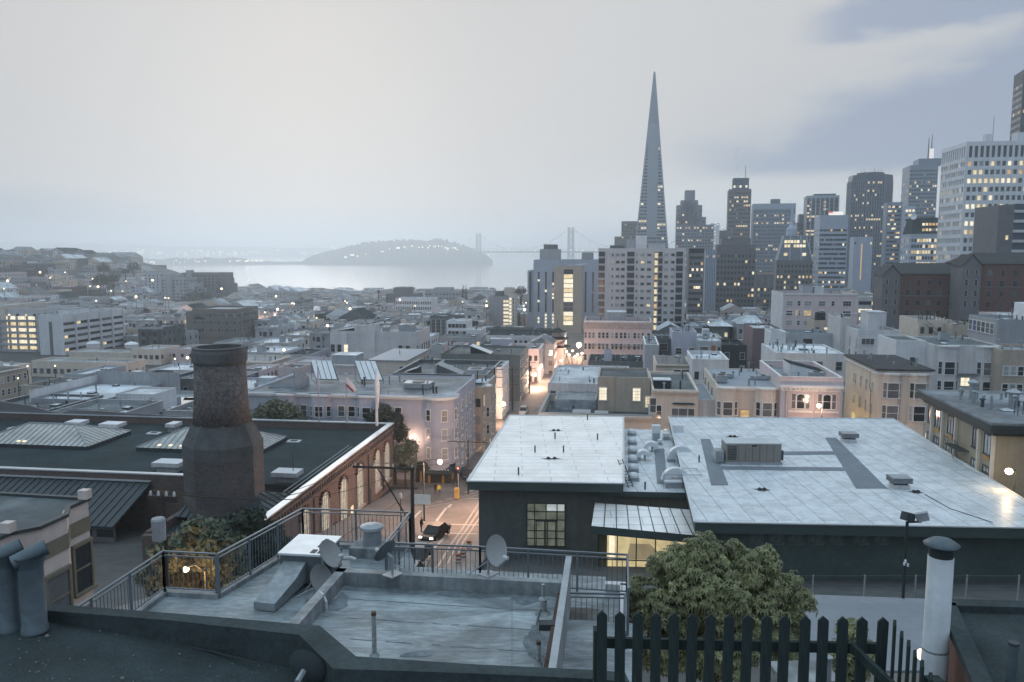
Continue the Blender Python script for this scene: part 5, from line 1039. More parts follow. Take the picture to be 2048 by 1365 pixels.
# lean-to with standing seams in front of the long side
SEAM = mat('dark_seamed_metal', (.045, .058, .064), .45, .12, .3, 2, metal=.3)
lz = bh - 1.15; mb = MB(); ya, yb = YM - .01, YM - 7.4
mb.add([(XL, ya, lz), (XM - 9, ya, lz), (XM - 9, yb, lz - 2.7), (XL, yb, lz - 2.7), (XL, ya, lz - .25), (XM - 9, ya, lz - .25), (XM - 9, yb, lz - 2.95), (XL, yb, lz - 2.95)], [(3, 2, 1, 0), (4, 5, 6, 7), (2, 3, 7, 6), (1, 2, 6, 5)])
nsm = 84
for k in range(nsm):
    x = XL + (XM - 9 - XL) * k / nsm; mb.bar((x, ya, lz + .05), (x, yb, lz - 2.65), .07, .1)
lt = mb.build('lean_to_roof', SEAM, barn); MB().box(XL, XM - 9, ya - .25, ya, lz + .05, lz + .2).build('lean_to_ridge', cpm and MATS['lead_coping'], lt)
MB().box(XL, XM - 9.5, yb + .9, yb + 1.2, 0, lz - 2.9).build('lean_to_wall', W_BROWN, barn)
for k in range(30):
    x = XL + 1 + k * 2.5; o = MB().box(-.95, .95, -.06, 0, 0, .8).build('window', G_LITW if 16 <= k <= 17 else G_DARK, barn, (x, yb + .89, lz - 4.2))
MB().cyl(-44.6, YM - 3, lz - 1.4, lz + 1.4, .22, n=8).build('vent_pipe', METALD, barn)
# arched windows on the street wall
GL_BARN = emis('dim_lit_glass', (.9, .82, .6), .35, .5, (.2, .2, .18))
for px, lit in ((608, 1), (648, 1), (685, 1), (718, 1), (753, 0), (772, 1)):
    y = yloc(px); zt = bh - 2.0; wd, hh = 2.3, 5.4
    o = link('window', win_mesh(wd, hh, 'arch', GL_BARN), barn, (.02, y, zt - hh), math.pi / 2); link('window_frame', frame_mesh(wd, hh, 'arch', TRIMG, (4, 7)), o)
    MB().lathe([(.01, 0), (.01, .01)], 0, 0, 4)
    mb = MB()
    for k in range(9):
        a = math.pi * k / 8; ca, sa = math.cos(a), math.sin(a); mb.bar((.1, y + (wd / 2 + .12) * ca, zt - wd * .35 + (wd * .35 + .15) * sa), (.1, y + (wd / 2 + .42) * ca, zt - wd * .35 + (wd * .35 + .5) * sa), .38, .3)
    mb.build('window_arch', W_BRICK, barn); MB().box(0.004, .3, y - wd / 2 - .3, y + wd / 2 + .3, zt - hh - .3, zt - hh - .06).build('window_sill', W_TAN, barn)
for px in (600, 628, 668, 702, 738, 765): y = yloc(px); MB().box(-.45, .45, -.05, 0, 0, 2.0).build('basement_window', G_LIT if px in (600, 702) else G_DARK, barn, (.02, y, 0.6), math.pi / 2)
for y in (yloc(735), yloc(626)): MB().tube([(.12, y, 0), (.12, y, bh - .3)], .09, 6).build('downpipe', METALD, barn)
mb = MB(); mb.box(.004, .22, YN, 0, bh - 1.5, bh - 1.15); mb.box(.004, .16, YN, 0, bh - .65, bh - .35)
for k in range(62): mb.box(.004, .14, YN + .3 + k * .72, YN + .62 + k * .72, bh - 1.1, bh - .7)
mb.build('brick_cornice', W_REDBR, barn)
# hipped skylights
SKG = mat('skylight_glazing', (.40, .395, .37), .3, .2, .4, 2); SKL = emis('skylight_glow', (1, .85, .5), .4, .5)
def hipsky(px0, px1, py, dep, lab):
    a, c_ = atz(px0, py, BZB + bh - 1), atz(px1, py + (px1 - px0) * .035, BZB + bh - 1); inv = barn.matrix_basis.inverted()
    bpy.context.view_layer.update()
    Mx = Matrix.Translation(barn.location) @ Matrix.Rotation(-G, 4, 'Z'); q0, q1 = Mx.inverted() @ a, Mx.inverted() @ c_
    x0, x1, y0 = q0.x, q1.x, (q0.y + q1.y) / 2; z = bh - 1; y1 = y0 + dep; hp = 2.3; wi = min(dep * .55, (x1 - x0) * .3)
    o = MB().box(x0, x1, y0, y1, z, z + .5).build('skylight', SEAM, barn)
    c = [(x0 + .05, y0 + .05), (x1 - .05, y0 + .05), (x1 - .05, y1 - .05), (x0 + .05, y1 - .05)]; r0, r1 = (x0 + wi, (y0 + y1) / 2), (x1 - wi, (y0 + y1) / 2)
    V = [(p_[0], p_[1], z + .503) for p_ in c] + [(r0[0], r0[1], z + hp), (r1[0], r1[1], z + hp)]
    MB().add(V, [(0, 1, 5, 4), (1, 2, 5), (2, 3, 4, 5), (3, 0, 4)]).build('skylight_glass', SKG, o)
    mb = MB(); n = int((x1 - x0) / .8); up = Vector((0, 0, .05))
    for k in range(n + 1):
        x = x0 + .05 + (x1 - x0 - .1) * k / n; t = max(0, min(1, (x - x0) / wi, (x1 - x) / wi)); ym = lerp(y0, (y0 + y1) / 2, t)
        mb.bar((x, y0, z + .52), (x, ym, z + .52 + (hp - .5) * t), .09, .12); mb.bar((x, y1, z + .52), (x, y1 - (ym - y0), z + .52 + (hp - .5) * t), .09, .12)
    for k in range(1, int(dep / .8)):
        y = y0 + k * .8; t = min((y - y0), (y1 - y)) / (dep / 2); mb.bar((x1, y, z + .52), (x1 - wi * t, y, z + .52 + (hp - .5) * t), .09, .12); mb.bar((x0, y, z + .52), (x0 + wi * t, y, z + .52 + (hp - .5) * t), .09, .12)
    for s_, t_ in ((0, 4), (1, 5), (2, 5), (3, 4), (4, 5)): mb.bar(Vector(V[s_]) + up, Vector(V[t_]) + up, .16)
    mb.build('glazing_bars', METAL, o)
    for k in range(2 if px0 < 100 else 5):
        x = lerp(x0, x1, .38 + .05 * k if px0 < 100 else .16 + .09 * k); MB().quad((x, y0 + .35, z + .75), (x + .55, y0 + .35, z + .75), (x + .55, y0 + .7, z + .9), (x, y0 + .7, z + .9)).build('lit_pane', G_LITW, o)
hipsky(-60, 176, 893, 9.5, ''); hipsky(272, 520, 903, 8.5, '')
for px, py, w_ in ((226, 862, 3.0), (155, 858, 2.4), (340, 942, 3.4), (435, 885, 2.6), (348, 862, 1.4), (575, 962, 3.0)):
    q = atz(px, py, BZB + bh - 1); Mx = Matrix.Translation(barn.location) @ Matrix.Rotation(-G, 4, 'Z'); q = Mx.inverted() @ q
    o = MB().box(-w_ * .36, w_ * .36, -.8, .8, 0, .7).build('roof_ventilator', W_CONC, barn, (q.x, q.y, bh - 1)); MB().box(-w_ / 2, w_ / 2, -1.1, 1.1, .703, 1.2, 0, 1).build('ventilator_hood', [W_PALE, W_WHITE], o)
for px, py in ((30, 858), (308, 868), (588, 884)):
    q = Mx.inverted() @ atz(px, py, BZB + bh - 1); o = MB().box(-.9, .9, -.6, .6, 0, .15).build('roof_hatch', W_PALE, barn, (q.x, q.y, bh - .99)); MB().box(-.5, .5, -.3, .3, .153, .17).build('hatch_opening', R_DARK, o)
mb = MB()
for k in range(4): mb.tube([(-1.3 - k * .45, yloc(615), bh - .9 + k * .12), (-1.3 - k * .45, yloc(615) + 21, bh - .9 + k * .12)], .06, 5)
mb.build('conduit_pipe', TRIMG, barn)
q = Mx.inverted() @ atz(587, 962, BZB + bh - 1); mb = MB(); mb.tube([(q.x, q.y, bh - 1), (q.x, q.y, bh + 2.4)], .05, 5)
for k in range(4): mb.tube([(q.x - .6 + k * .1, q.y, bh + 1.4 + k * .28), (q.x + .6 - k * .1, q.y + .3, bh + 1.4 + k * .28)], .025, 4)
mb.build('aerial', METALD, barn)
# small hipped seamed roof at the street corner of the barn
hx0, hy0 = XM + .5, YN + 9; mb = MB(); V = [(hx0, YN + 5, bh - 1.1), (-.7, YN + 5, bh - 1.1), (-.7, YN + 14, bh - 1.1), (hx0, YN + 14, bh - 1.1), (hx0, YN + 9, bh + .6), (-4, YN + 9, bh + .6)]
mb.add(V, [(0, 1, 5, 4), (1, 2, 5), (2, 3, 4, 5), (3, 0, 4)])
for k in range(9): x = hx0 + .3 + k * .75; mb.bar((x, YN + 5, bh - 1.05), (x, YN + 9, bh + .65), .07, .1)
for k in range(1, 9): y = YN + 5 + k; tt = min(1, k / 4, (9 - k) / 5); mb.bar((-.7, y, bh - 1.05), (-.7 - 3.3 * tt, y, bh - 1.05 + 1.7 * tt), .07, .1)
mb.build('hipped_lantern_roof', SEAM, barn)
# chimney
ch = thing('brick_chimney', 'massive round brick chimney stack on an eight-sided base beside the barn', 'chimney', (at(447, 900, 80).x, 80, 36), -G + .1)
z0 = 36; zs = at(447, 895, 76).z - z0; zt = at(440, 694, 80).z - z0
CHB = mat('sooty_chimney_brick', (.088, .082, .082), .95, .14, .25, brick=(1.7, 1.3), patch=(.35, .12)); CHR = mat('cement_render', (.085, .088, .09), .95, .15, .3, 3, patch=(.3, .15)); CHS = mat('speckled_stack_brick', (.085, .075, .073), .95, .2, .3, brick=(1.8, 2.2), patch=(2.6, .25))
r_ = 3.9; MB().lathe([(r_, 0), (r_, zs - .8)], 0, 0, 8, 0, True, math.pi / 8).build('chimney_base', CHB, ch)
MB().lathe([(r_ + .02, zs - 1.6), (r_ + .02, zs - .4), (3.1, zs + 1.3), (2.8, zs + 1.9)], 0, 0, 8, 0, True, math.pi / 8).build('shoulder', CHR, ch)
MB().lathe([(2.85, zs + 1.7), (2.62, zs + 4), (2.5, zt - 1.6)], 0, 0, 28).build('stack', CHS, ch, smooth=True)
MB().lathe([(2.5, zt - 1.7), (2.68, zt - 1.35), (2.7, zt - .5), (2.6, zt - .2), (2.62, zt), (2.15, zt + .03), (2.1, zt - 1)], 0, 0, 28, 0, False).build('stack_rim', CHR, ch); MB().cyl(0, 0, zt - 1.02, zt - 1.0, 2.12, n=24).build('flue', BLACK, ch)
# flags and railing on the barn roof corner
for px, pb, pt, lab, fl in ((638, 845, 735, 'bare flagpole with a furled dark flag on the barn parapet', 0), (694, 848, 752, 'flagpole with a drooping pale flag with red lower edge', 1), (754, 852, 744, 'flagpole wrapped by a long hanging white flag at the barn corner', 2)):
    q = atz(px, pb, BZB + bh + .1); hgt = (pb - pt) / F * q.y * 1.06; fp = thing('flagpole', lab, 'flagpole', q); MB().tube([(0, 0, 0), (0, 0, hgt)], .09 if fl < 2 else .12, 8, r1=.05).build('pole', METAL if fl < 2 else W_WHITE, fp); MB().lathe([(.01, hgt), (.12, hgt + .1), (.01, hgt + .22)], 0, 0, 8).build('finial', TRIM, fp)
    if fl == 1: MB().add([(0, 0, hgt - .2), (.6, .05, hgt - .9), (1.3, .1, hgt - 1.8), (1.55, .1, hgt - 2.3), (1.1, .05, hgt - 2.6), (.5, 0, hgt - 2.1), (0, 0, hgt - 1.3), (0, .08, hgt - .22), (.6, .13, hgt - .92), (1.3, .18, hgt - 1.82), (1.55, .18, hgt - 2.32), (1.1, .13, hgt - 2.62), (.5, .08, hgt - 2.12), (0, .08, hgt - 1.32)], [(6, 5, 4, 3, 2, 1, 0), (7, 8, 9, 10, 11, 12, 13)]).build('flag', W_WHITE, fp); MB().bar((.05, -.01, hgt - 1.5), (1.05, .03, hgt - 2.55), .16, .3).build('flag_red_edge', mat('faded_red_cloth', (.28, .08, .09), .9, .1), fp)
    if fl == 2:
        mb = MB(); mb.lathe([(.16, hgt - 5.6), (.24, hgt - 4.5), (.34, hgt - 3.2), (.42, hgt - 2.2), (.3, hgt - 1.1), (.12, hgt - .2)], .12, 0, 10); mb.build('flag', W_WHITE, fp, smooth=True); MB().tube([(0, 0, 0), (0, 0, hgt * .55)], .22, 8, r1=.17).build('pole_sleeve', W_WHITE, fp)
    if fl == 0: MB().lathe([(.1, hgt - 4), (.22, hgt - 3), (.16, hgt - 1.5), (.08, hgt - .6)], .05, 0, 8).build('flag', W_BLUE, fp)
# ---------------------------------------------------------------- recreation centre with two pale membrane roofs
Z1 = at(935, 963, 75).z; Z2 = Z1 - 1.25
MEM = mat('pale_roof_membrane', (.58, .62, .65), .40, .07, .25, 1.5, spec=.45, seam=(1.9, 7.5, .5, .05), patch=(.8, .13))
MEMX = mat('pale_roof_membrane_across', (.95, .90, .86), .30, .06, .25, 1.5, spec=.75, patch=(.3, .08))
nt = MEMX.node_tree; br_ = nt.nodes.new('ShaderNodeTexBrick'); br_.inputs['Scale'].default_value = 1; br_.inputs['Brick Width'].default_value = 5.5; br_.inputs['Row Height'].default_value = 1.35; br_.inputs['Mortar Size'].default_value = .055
br_.inputs['Color1'].default_value = (1, 1, 1, 1); br_.inputs['Color2'].default_value = (.96, .96, .96, 1); br_.inputs['Mortar'].default_value = (.56, .62, .67, 1)
_tc = nt.nodes.new('ShaderNodeTexCoord'); nt.links.new(_tc.outputs['Object'], br_.inputs['Vector']); _b = nt.nodes['Principled BSDF']; _src = _b.inputs['Base Color'].links[0].from_socket; _mx = nt.nodes.new('ShaderNodeVectorMath'); _mx.operation = 'MULTIPLY'
nt.links.new(_src, _mx.inputs[0]); nt.links.new(br_.outputs['Color'], _mx.inputs[1]); nt.links.new(_mx.outputs[0], _b.inputs['Base Color'])
RECW = mat('maroon_black_cladding', (.085, .10, .10), .7, .15, .3, 2, streak=.15); FAS = mat('charcoal_fascia', (.05, .072, .07), .55, .1)
RO = atz(1160, 963, Z1); RO.z = 38.0
rec = thing('recreation_centre', 'modern recreation centre with two broad pale flat roofs above black walls', 'building', RO)
def L_(p): return Vector(p) - RO
def poly(pxs, z): return [L_(atz(x, y, z)) for x, y in pxs]
def slab(pxs, z, th, nm, top, under=FAS):
    P_ = poly(pxs, z); zz = P_[0].z; return MB().prism([(p.x, p.y) for p in P_], zz - th, zz, 0, 1).build(nm, [under, top], rec)
r1 = [(935, 963), (1247, 968), (1247, 834), (1020, 831)]; r2 = [(1390, 1045), (2142, 1058), (1785, 838), (1338, 835)]; r3 = [(1178, 982), (1381, 986), (1346, 861), (1238, 858)]
slab(r1, Z1, .85, 'roof', MEMX); slab(r2, Z1, .9, 'roof', MEM); slab(r3, Z2, .55, 'lower_roof', MEM)
def inset(pxs, z, d):
    P_ = poly(pxs, z); c_ = sum(P_, Vector()) / len(P_); return [(p.x + (c_.x - p.x) / Vector((c_.x - p.x, c_.y - p.y)).length * d, p.y + (c_.y - p.y) / Vector((c_.x - p.x, c_.y - p.y)).length * d) for p in P_]
W1, W2 = inset(r1, Z1, 1.9), inset(r2, Z1, 2.2); zf = Z1 - RO.z
MB().prism(W1, -1.5, zf - .86).build('wall', RECW, rec); MB().prism(W2, -1.5, zf - .91).build('wall', mat('black_cladding', (.068, .096, .09), .7, .15), rec)
P3 = poly(r3, Z2); W3 = inset(r3, Z2, .8); MB().prism(W3, -1.5, zf - 1.9).build('wall', RECW, rec)
# roof edges: thin bright trim
mb = MB()
for pxs, z in ((r1, Z1), (r2, Z1)):
    P_ = poly(pxs, z)
    for a, b_ in zip(P_, P_[1:] + P_[:1]): mb.bar(a + Vector((0, 0, .03)), b_ + Vector((0, 0, .03)), .22, .1)
mb.build('roof_edge_trim', mat('roof_edge_metal', (.55, .58, .6), .35, .08, metal=.2), rec)
# big gridded window in the end wall
fa, fb = Vector(W1[0] + (0,)), Vector(W1[1] + (0,)); dirf = (fb - fa).normalized(); rzf = math.atan2(dirf.y, dirf.x)
def on_wall(px, A, Bv, dz):
    """point of the wall line A-B (local) seen at photo column px"""
    u = (px - CX) / F; a = A + RO; dv = (Bv - A); t = (u * (a.y * CP - dz * SP) - a.x) / (dv.x - u * dv.y * CP); return A + dv * t
wl, wr = on_wall(1054, fa, fb, -26), on_wall(1130, fa, fb, -26); ww = (wr - wl).length; mid_ = (wl + wr) / 2
zt_ = 68 - (math.tan(PIT + math.atan((1007 - CY) / F)) * (mid_ + RO).y) - RO.z; zb_ = 68 - (math.tan(PIT + math.atan((1092 - CY) / F)) * (mid_ + RO).y) - RO.z
nrm = Vector((dirf.y, -dirf.x, 0))
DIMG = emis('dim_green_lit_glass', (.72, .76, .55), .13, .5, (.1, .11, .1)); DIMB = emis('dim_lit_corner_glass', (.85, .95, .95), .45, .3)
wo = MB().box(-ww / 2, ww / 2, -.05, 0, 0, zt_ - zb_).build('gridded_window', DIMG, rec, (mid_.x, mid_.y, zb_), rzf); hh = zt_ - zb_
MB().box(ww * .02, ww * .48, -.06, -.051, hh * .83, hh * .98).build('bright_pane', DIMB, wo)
mb = MB()
for x in (-.5, -.3, 0, .29, .5): mb.box(x * ww - .05, x * ww + .05, -.14, -.061, 0, hh)
for z in (0, .18, .36, .62, .81, 1): mb.box(-ww / 2, ww / 2, -.13, -.062, z * hh - .04, z * hh + .04)
for x0, x1 in ((-.27, -.02), (.03, .27)): mb.box(x0 * ww, x0 * ww + .1, -.17, -.141, 0, hh * .62); mb.box(x1 * ww - .1, x1 * ww, -.17, -.141, 0, hh * .62)
mb.box(-.28 * ww, .28 * ww, -.17, -.141, hh * .58, hh * .63); mb.build('window_frame', BLACK, wo)
# canopy over the glazed hall
ZC = 43.9; cpx = [(1183, 1052), (1412, 1073), (1383, 1020), (1190, 1006)]; zc = [43.15, 42.85, 43.75, 43.9]
cp_ = [L_(atz(x, y, z)) for (x, y), z in zip(cpx, zc)]
mb = MB(); mb.add([tuple(p) for p in cp_] + [(p.x, p.y, p.z - .75) for p in cp_], [(0, 1, 2, 3), (7, 6, 5, 4), (0, 4, 5, 1), (1, 5, 6, 2), (2, 6, 7, 3), (3, 7, 4, 0)], [1, 0, 0, 0, 0, 0]); can = mb.build('canopy', [FAS, MEMX], rec)
mb = MB()
for k in range(1, 9): t = k / 9; mb.bar(cp_[0].lerp(cp_[1], t) + Vector((0, 0, .02)), cp_[3].lerp(cp_[2], t) + Vector((0, 0, .02)), .08, .06)
mb.build('canopy_seam', METALD, can)
# lit glazed hall under the canopy
ga, gb = L_(at(1196, 1140, 71.5)), L_(at(1425, 1140, 70.5)); gd = (gb - ga); gd.z = 0; gw = gd.length; rzg = math.atan2(gd.y, gd.x); zg0 = ga.z - .2; zg1 = cp_[0].z - .8
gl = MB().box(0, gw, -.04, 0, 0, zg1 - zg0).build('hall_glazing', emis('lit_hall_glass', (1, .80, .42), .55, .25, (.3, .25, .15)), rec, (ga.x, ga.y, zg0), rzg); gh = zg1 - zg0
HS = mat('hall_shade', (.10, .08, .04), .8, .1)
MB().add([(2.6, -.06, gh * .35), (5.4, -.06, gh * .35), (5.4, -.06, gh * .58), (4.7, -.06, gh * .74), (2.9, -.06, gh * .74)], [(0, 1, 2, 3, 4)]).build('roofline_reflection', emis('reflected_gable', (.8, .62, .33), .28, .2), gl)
mb = MB()
for k in range(7): x = gw * k / 6; mb.box(x - .05, x + .05, -.16, -.07, 0, gh)
for z in (.0, .33, .98): mb.box(0, gw, -.15, -.072, z * gh - .04, z * gh + .05)
mb.build('mullion', BLACK, gl); MB().box(0, .8, -.08, -.045, 0, gh).build('side_leaf', HS, gl)
MB().box(1.0, 1.5, -.08, -.045, gh * .34, gh * .98).build('bright_door_edge', G_LITW, gl)
# clerestory windows in the dark wall
va, vb = Vector(W2[0] + (0,)), Vector(W2[1] + (0,)); rz2 = math.atan2((vb - va).y, (vb - va).x)
for k, px in enumerate((1512, 1551, 1590, 1630, 1669, 1720, 1760)):
    q = on_wall(px, va, vb, -25); Dq = (q + RO).y; z0_ = 68 - math.tan(PIT + math.atan((1090 - CY) / F)) * Dq - RO.z
    o = MB().box(-.62, .62, -.05, 0, 0, 1.05).build('clerestory_window', mat('dull_reflecting_glass', (.13, .145, .14), .2, .4, 1.2, 3), rec, (q.x, q.y, z0_), rz2)
# walkway pads on the roofs
PAD = mat('grey_walkway_pad', (.185, .21, .235), .8, .1, .4, 4, seam=(.5, .9, .85))
NPAD = [0]
def pad(pxs, z, h_=.012):
    NPAD[0] += 1; h_ += .006 * NPAD[0]; P_ = poly(pxs, z); mb = MB(); mb.add([(p.x, p.y, p.z + h_) for p in P_], [(0, 1, 2, 3)]); mb.build('walkway_pad', PAD, rec)
pad([(1712, 978), (1775, 978), (1672, 876), (1650, 876)], Z1); pad([(1430, 940), (1738, 943), (1730, 936), (1428, 933)], Z1); pad([(1560, 911), (1700, 909), (1694, 903), (1560, 904)], Z1)
pad([(1422, 971), (1457, 971), (1420, 879), (1401, 879)], Z1, .016); pad([(1314, 968), (1335, 968), (1328, 898), (1308, 898)], Z2 + .0); pad([(1372, 879), (1402, 884), (1402, 877), (1372, 873)], Z1 if False else Z2)
STAIN = mat('roof_stain', (.13, .125, .115), .85, .3, 1.5, 5)
for px, py, rx, ry in ((1112, 862, .9, .25), (1103, 918, 1.1, .3), (1465, 874, .8, .5), (1524, 980, .7, .5), (1832, 985, .6, .4)):
    q = L_(atz(px, py, Z1)); o = MB().add([(rx * math.cos(a * .523) * (1 + .3 * math.sin(a * 2.1 + px)), ry * math.sin(a * .523) * (1 + .3 * math.cos(a * 1.7 + px)), 0) for a in range(12)], [tuple(range(12))]).build('drain_stain', STAIN, rec, (q.x, q.y, q.z + .008)); MB().lathe([(.2, 0), (.2, .12), (.08, .2)], rx * .3, 0, 8).build('roof_drain', BLACK, o); MB().lathe([(.2, 0), (.2, .12), (.08, .2)], -rx * .3, 0, 8).build('roof_drain', BLACK, o)
for px, py in ((1175, 840), (1037, 950), (1070, 905), (1127, 905), (1195, 880), (1110, 878), (1398, 925), (1290, 980)):
    q = L_(atz(px, py, Z1)); MB().cyl(0, 0, 0, .75, .08, n=8).build('roof_pipe', METALD, rec, q)
q0, q1 = L_(atz(1850, 990, Z1)), L_(atz(1985, 1046, Z1)); q2 = L_(atz(1900, 1018, Z1)); up = Vector((0, 0, .03)); MB().tube([q0 + up, q2 + up, q1 + up], .035, 5).build('roof_cable', METALD, rec)
# things standing on the roofs
def P1(px, py): return atz(px, py, Z1 + .01)
def P2(px, py): return atz(px, py, Z2 + .01)
TANM = mat('tan_unit_cabinet', (.235, .22, .20), .6, .08, streak=.1)
q = P1(1452, 929); u = thing('rooftop_air_unit', 'long tan air handling cabinet with louvres on the larger pale roof', 'air unit', q, -.03); lw = (P1(1563, 931) - q).length
MB().box(0, lw, 0, 2.3, .25, 2.15).build('cabinet', TANM, u); MB().box(-.05, lw + .05, -.05, 2.35, 2.153, 2.25).build('cabinet_top', mat('unit_top_metal', (.5, .52, .53), .5, .1), u); MB().box(-.1, lw + .1, -.1, 2.4, 0, .248).build('curb', METAL, u)
mb = MB()
for k in range(9): mb.box(.15, 1.05, -.06, -.002, .5 + k * .17, .58 + k * .17)
mb.build('louvre', METALD, u)
for k in range(6): MB().box(1.25 + k * .72, 1.27 + k * .72, -.03, -.002, .3, 2.1).build('panel_joint', METALD, u)
MB().box(2.6, 3.1, -.05, -.002, 1.9, 2.05).build('vent_slot', BLACK, u); MB().box(-1.0, -.15, .3, 1.8, .1, 1.3).build('side_duct', METAL, u); MB().box(lw + .06, lw + .3, .2, .6, .4, 1.4).build('conduit_box', METALD, u)
for px, py, lab in ((1697, 883, 'square louvred roof vent near the far edge of the larger pale roof'), (1798, 975, 'square louvred roof vent nearest the flood lights on the larger pale roof')):
    s_ = 1.0; v_ = thing('roof_vent', lab, 'roof vent', P1(px, py), -.05); MB().box(-.7 * s_, .7 * s_, -.6, .6, 0, .35).build('curb', W_PALE, v_); MB().box(-.6 * s_, .6 * s_, -.5, .5, .352, .55).build('vent_neck', METALD, v_); o = MB().box(-.9 * s_, .9 * s_, -.75, .75, .552, 1.05).build('louvred_hood', METAL, v_); mb = MB()
    for k in range(4): mb.box(-.93, .93, -.78, .78, .6 + k * .12, .63 + k * .12)
    mb.build('hood_louvre', METALD, o)
DUCT = mat('white_duct_metal', (.62, .64, .66), .45, .06)
def elbow(px, py, rad, thick, lab, flip=1, rz=0.0, z=None):
    """curved duct elbow standing on the roof"""
    t = thing('duct_elbow', lab, 'duct', P2(px, py), rz); n = 10; mb = MB(); ri = rad * .42
    for k in range(n):
        a0, a1 = math.pi * .95 * k / n, math.pi * .95 * (k + 1) / n
        vs = []
        for a in (a0, a1):
            for r in (ri, rad):
                for y in (0, thick): vs.append((flip * -r * math.cos(a), y, .35 + r * math.sin(a)))
        mb.add(vs, [(0, 4, 5, 1), (2, 3, 7, 6), (0, 2, 6, 4), (1, 5, 7, 3)] + ([(0, 1, 3, 2)] if k == 0 else []) + ([(4, 6, 7, 5)] if k == n - 1 else []))
    mb.build('duct_bend', DUCT, t); x0 = -rad if flip > 0 else ri; MB().box(x0, x0 + rad - ri, 0, thick, 0, .345).build('duct_foot', METAL, t); MB().box(-ri * .6 + flip * .2, ri * .7, thick * .2, thick * .8, .02, .5).build('fan_motor', METAL, t)
elbow(1362, 925, 1.45, .7, 'large curved white duct elbow farther up the low roof', 1); elbow(1352, 972, 1.45, .7, 'large curved white duct elbow inside the railed roof hatch', -1)
elbow(1302, 905, .85, 1.0, 'small rounded white duct hood beside the walkway', 1, -.2); elbow(1287, 922, .8, 1.0, 'small rounded white duct hood nearest the row of scoops', 1, -.2)
for k in range(6):
    t = k / 5; q = P2(lerp(1256, 1258, t), lerp(872, 963, t)); s = thing('scoop_vent', 'white hooded scoop vent in the row along the smaller roof', 'roof vent', q, -.05, 'hooded scoop vents along the roof edge'); MB().box(0, 1.05, 0, .8, 0, .35).build('curb', METAL, s); MB().lathe([(.55, .352), (.5, .6), (.3, .78), (.05, .85)], .5, .4, 12, cap=False).build('scoop_hood', DUCT, s)
for px, py, w_, l_, h_, lab in ((1304, 882, 1.0, .8, 1.9, 'upright pale fan box at the back of the low roof'), (1326, 880, .8, .8, .8, 'little grey fan box at the back of the low roof'), (1345, 885, 1.3, 1.0, 2.1, 'tall white duct box beside the larger roof edge'), (1363, 881, 1.1, .9, 1.0, 'stub of silver duct with a dark mouth'), (1316, 890, .5, .5, .6, 'small white motor box on the low roof')):
    s = thing('fan_box', lab, 'fan', P2(px, py), -.1); MB().box(0, w_, 0, l_, .12, h_).build('casing', DUCT, s); MB().box(.08, w_ - .08, -.04, -.002, .15, h_ * .5).build('grille', METALD if 'stub' in lab else METAL, s); MB().box(-.06, w_ + .06, -.06, l_ + .06, 0, .118).build('curb', METAL, s)
q = P2(1331, 977); s = thing('roof_hatch', 'low white roof hatch guarded by a thin metal railing', 'roof hatch', q, -.02); MB().box(0, 3.3, 0, 2.1, 0, .55).build('curb', METAL, s); MB().box(-.06, 3.36, -.06, 2.16, .553, .68).build('hatch_lid', W_WHITE, s); mb = MB()
for x in (-.2, 1.6, 3.5):
    for y in (-.1, 2.3): mb.tube([(x, y, 0), (x, y, 1.4)], .035, 5)
for z in (.95, 1.4): mb.tube([(-.2, -.1, z), (3.5, -.1, z), (3.5, 2.3, z), (-.2, 2.3, z), (-.2, -.1, z)], .035, 5)
mb.build('guard_rail', METAL, s)
q = P2(1262, 975); s = thing('access_ladder', 'black ladder leaning between the low roof and the smaller upper roof', 'ladder', q, 0); a, b_ = Vector((0, 0, 0)), (P1(1240, 925) - q) + Vector((0, 0, .3)); mb = MB(); off = Vector((.25, .1, 0))
for sg in (-1, 1): mb.bar(a + off * sg, b_ + off * sg, .07)
for k in range(10): t = (k + .5) / 10; mb.bar(a.lerp(b_, t) - off, a.lerp(b_, t) + off, .04)
mb.build('rails_and_rungs', BLACK, s)
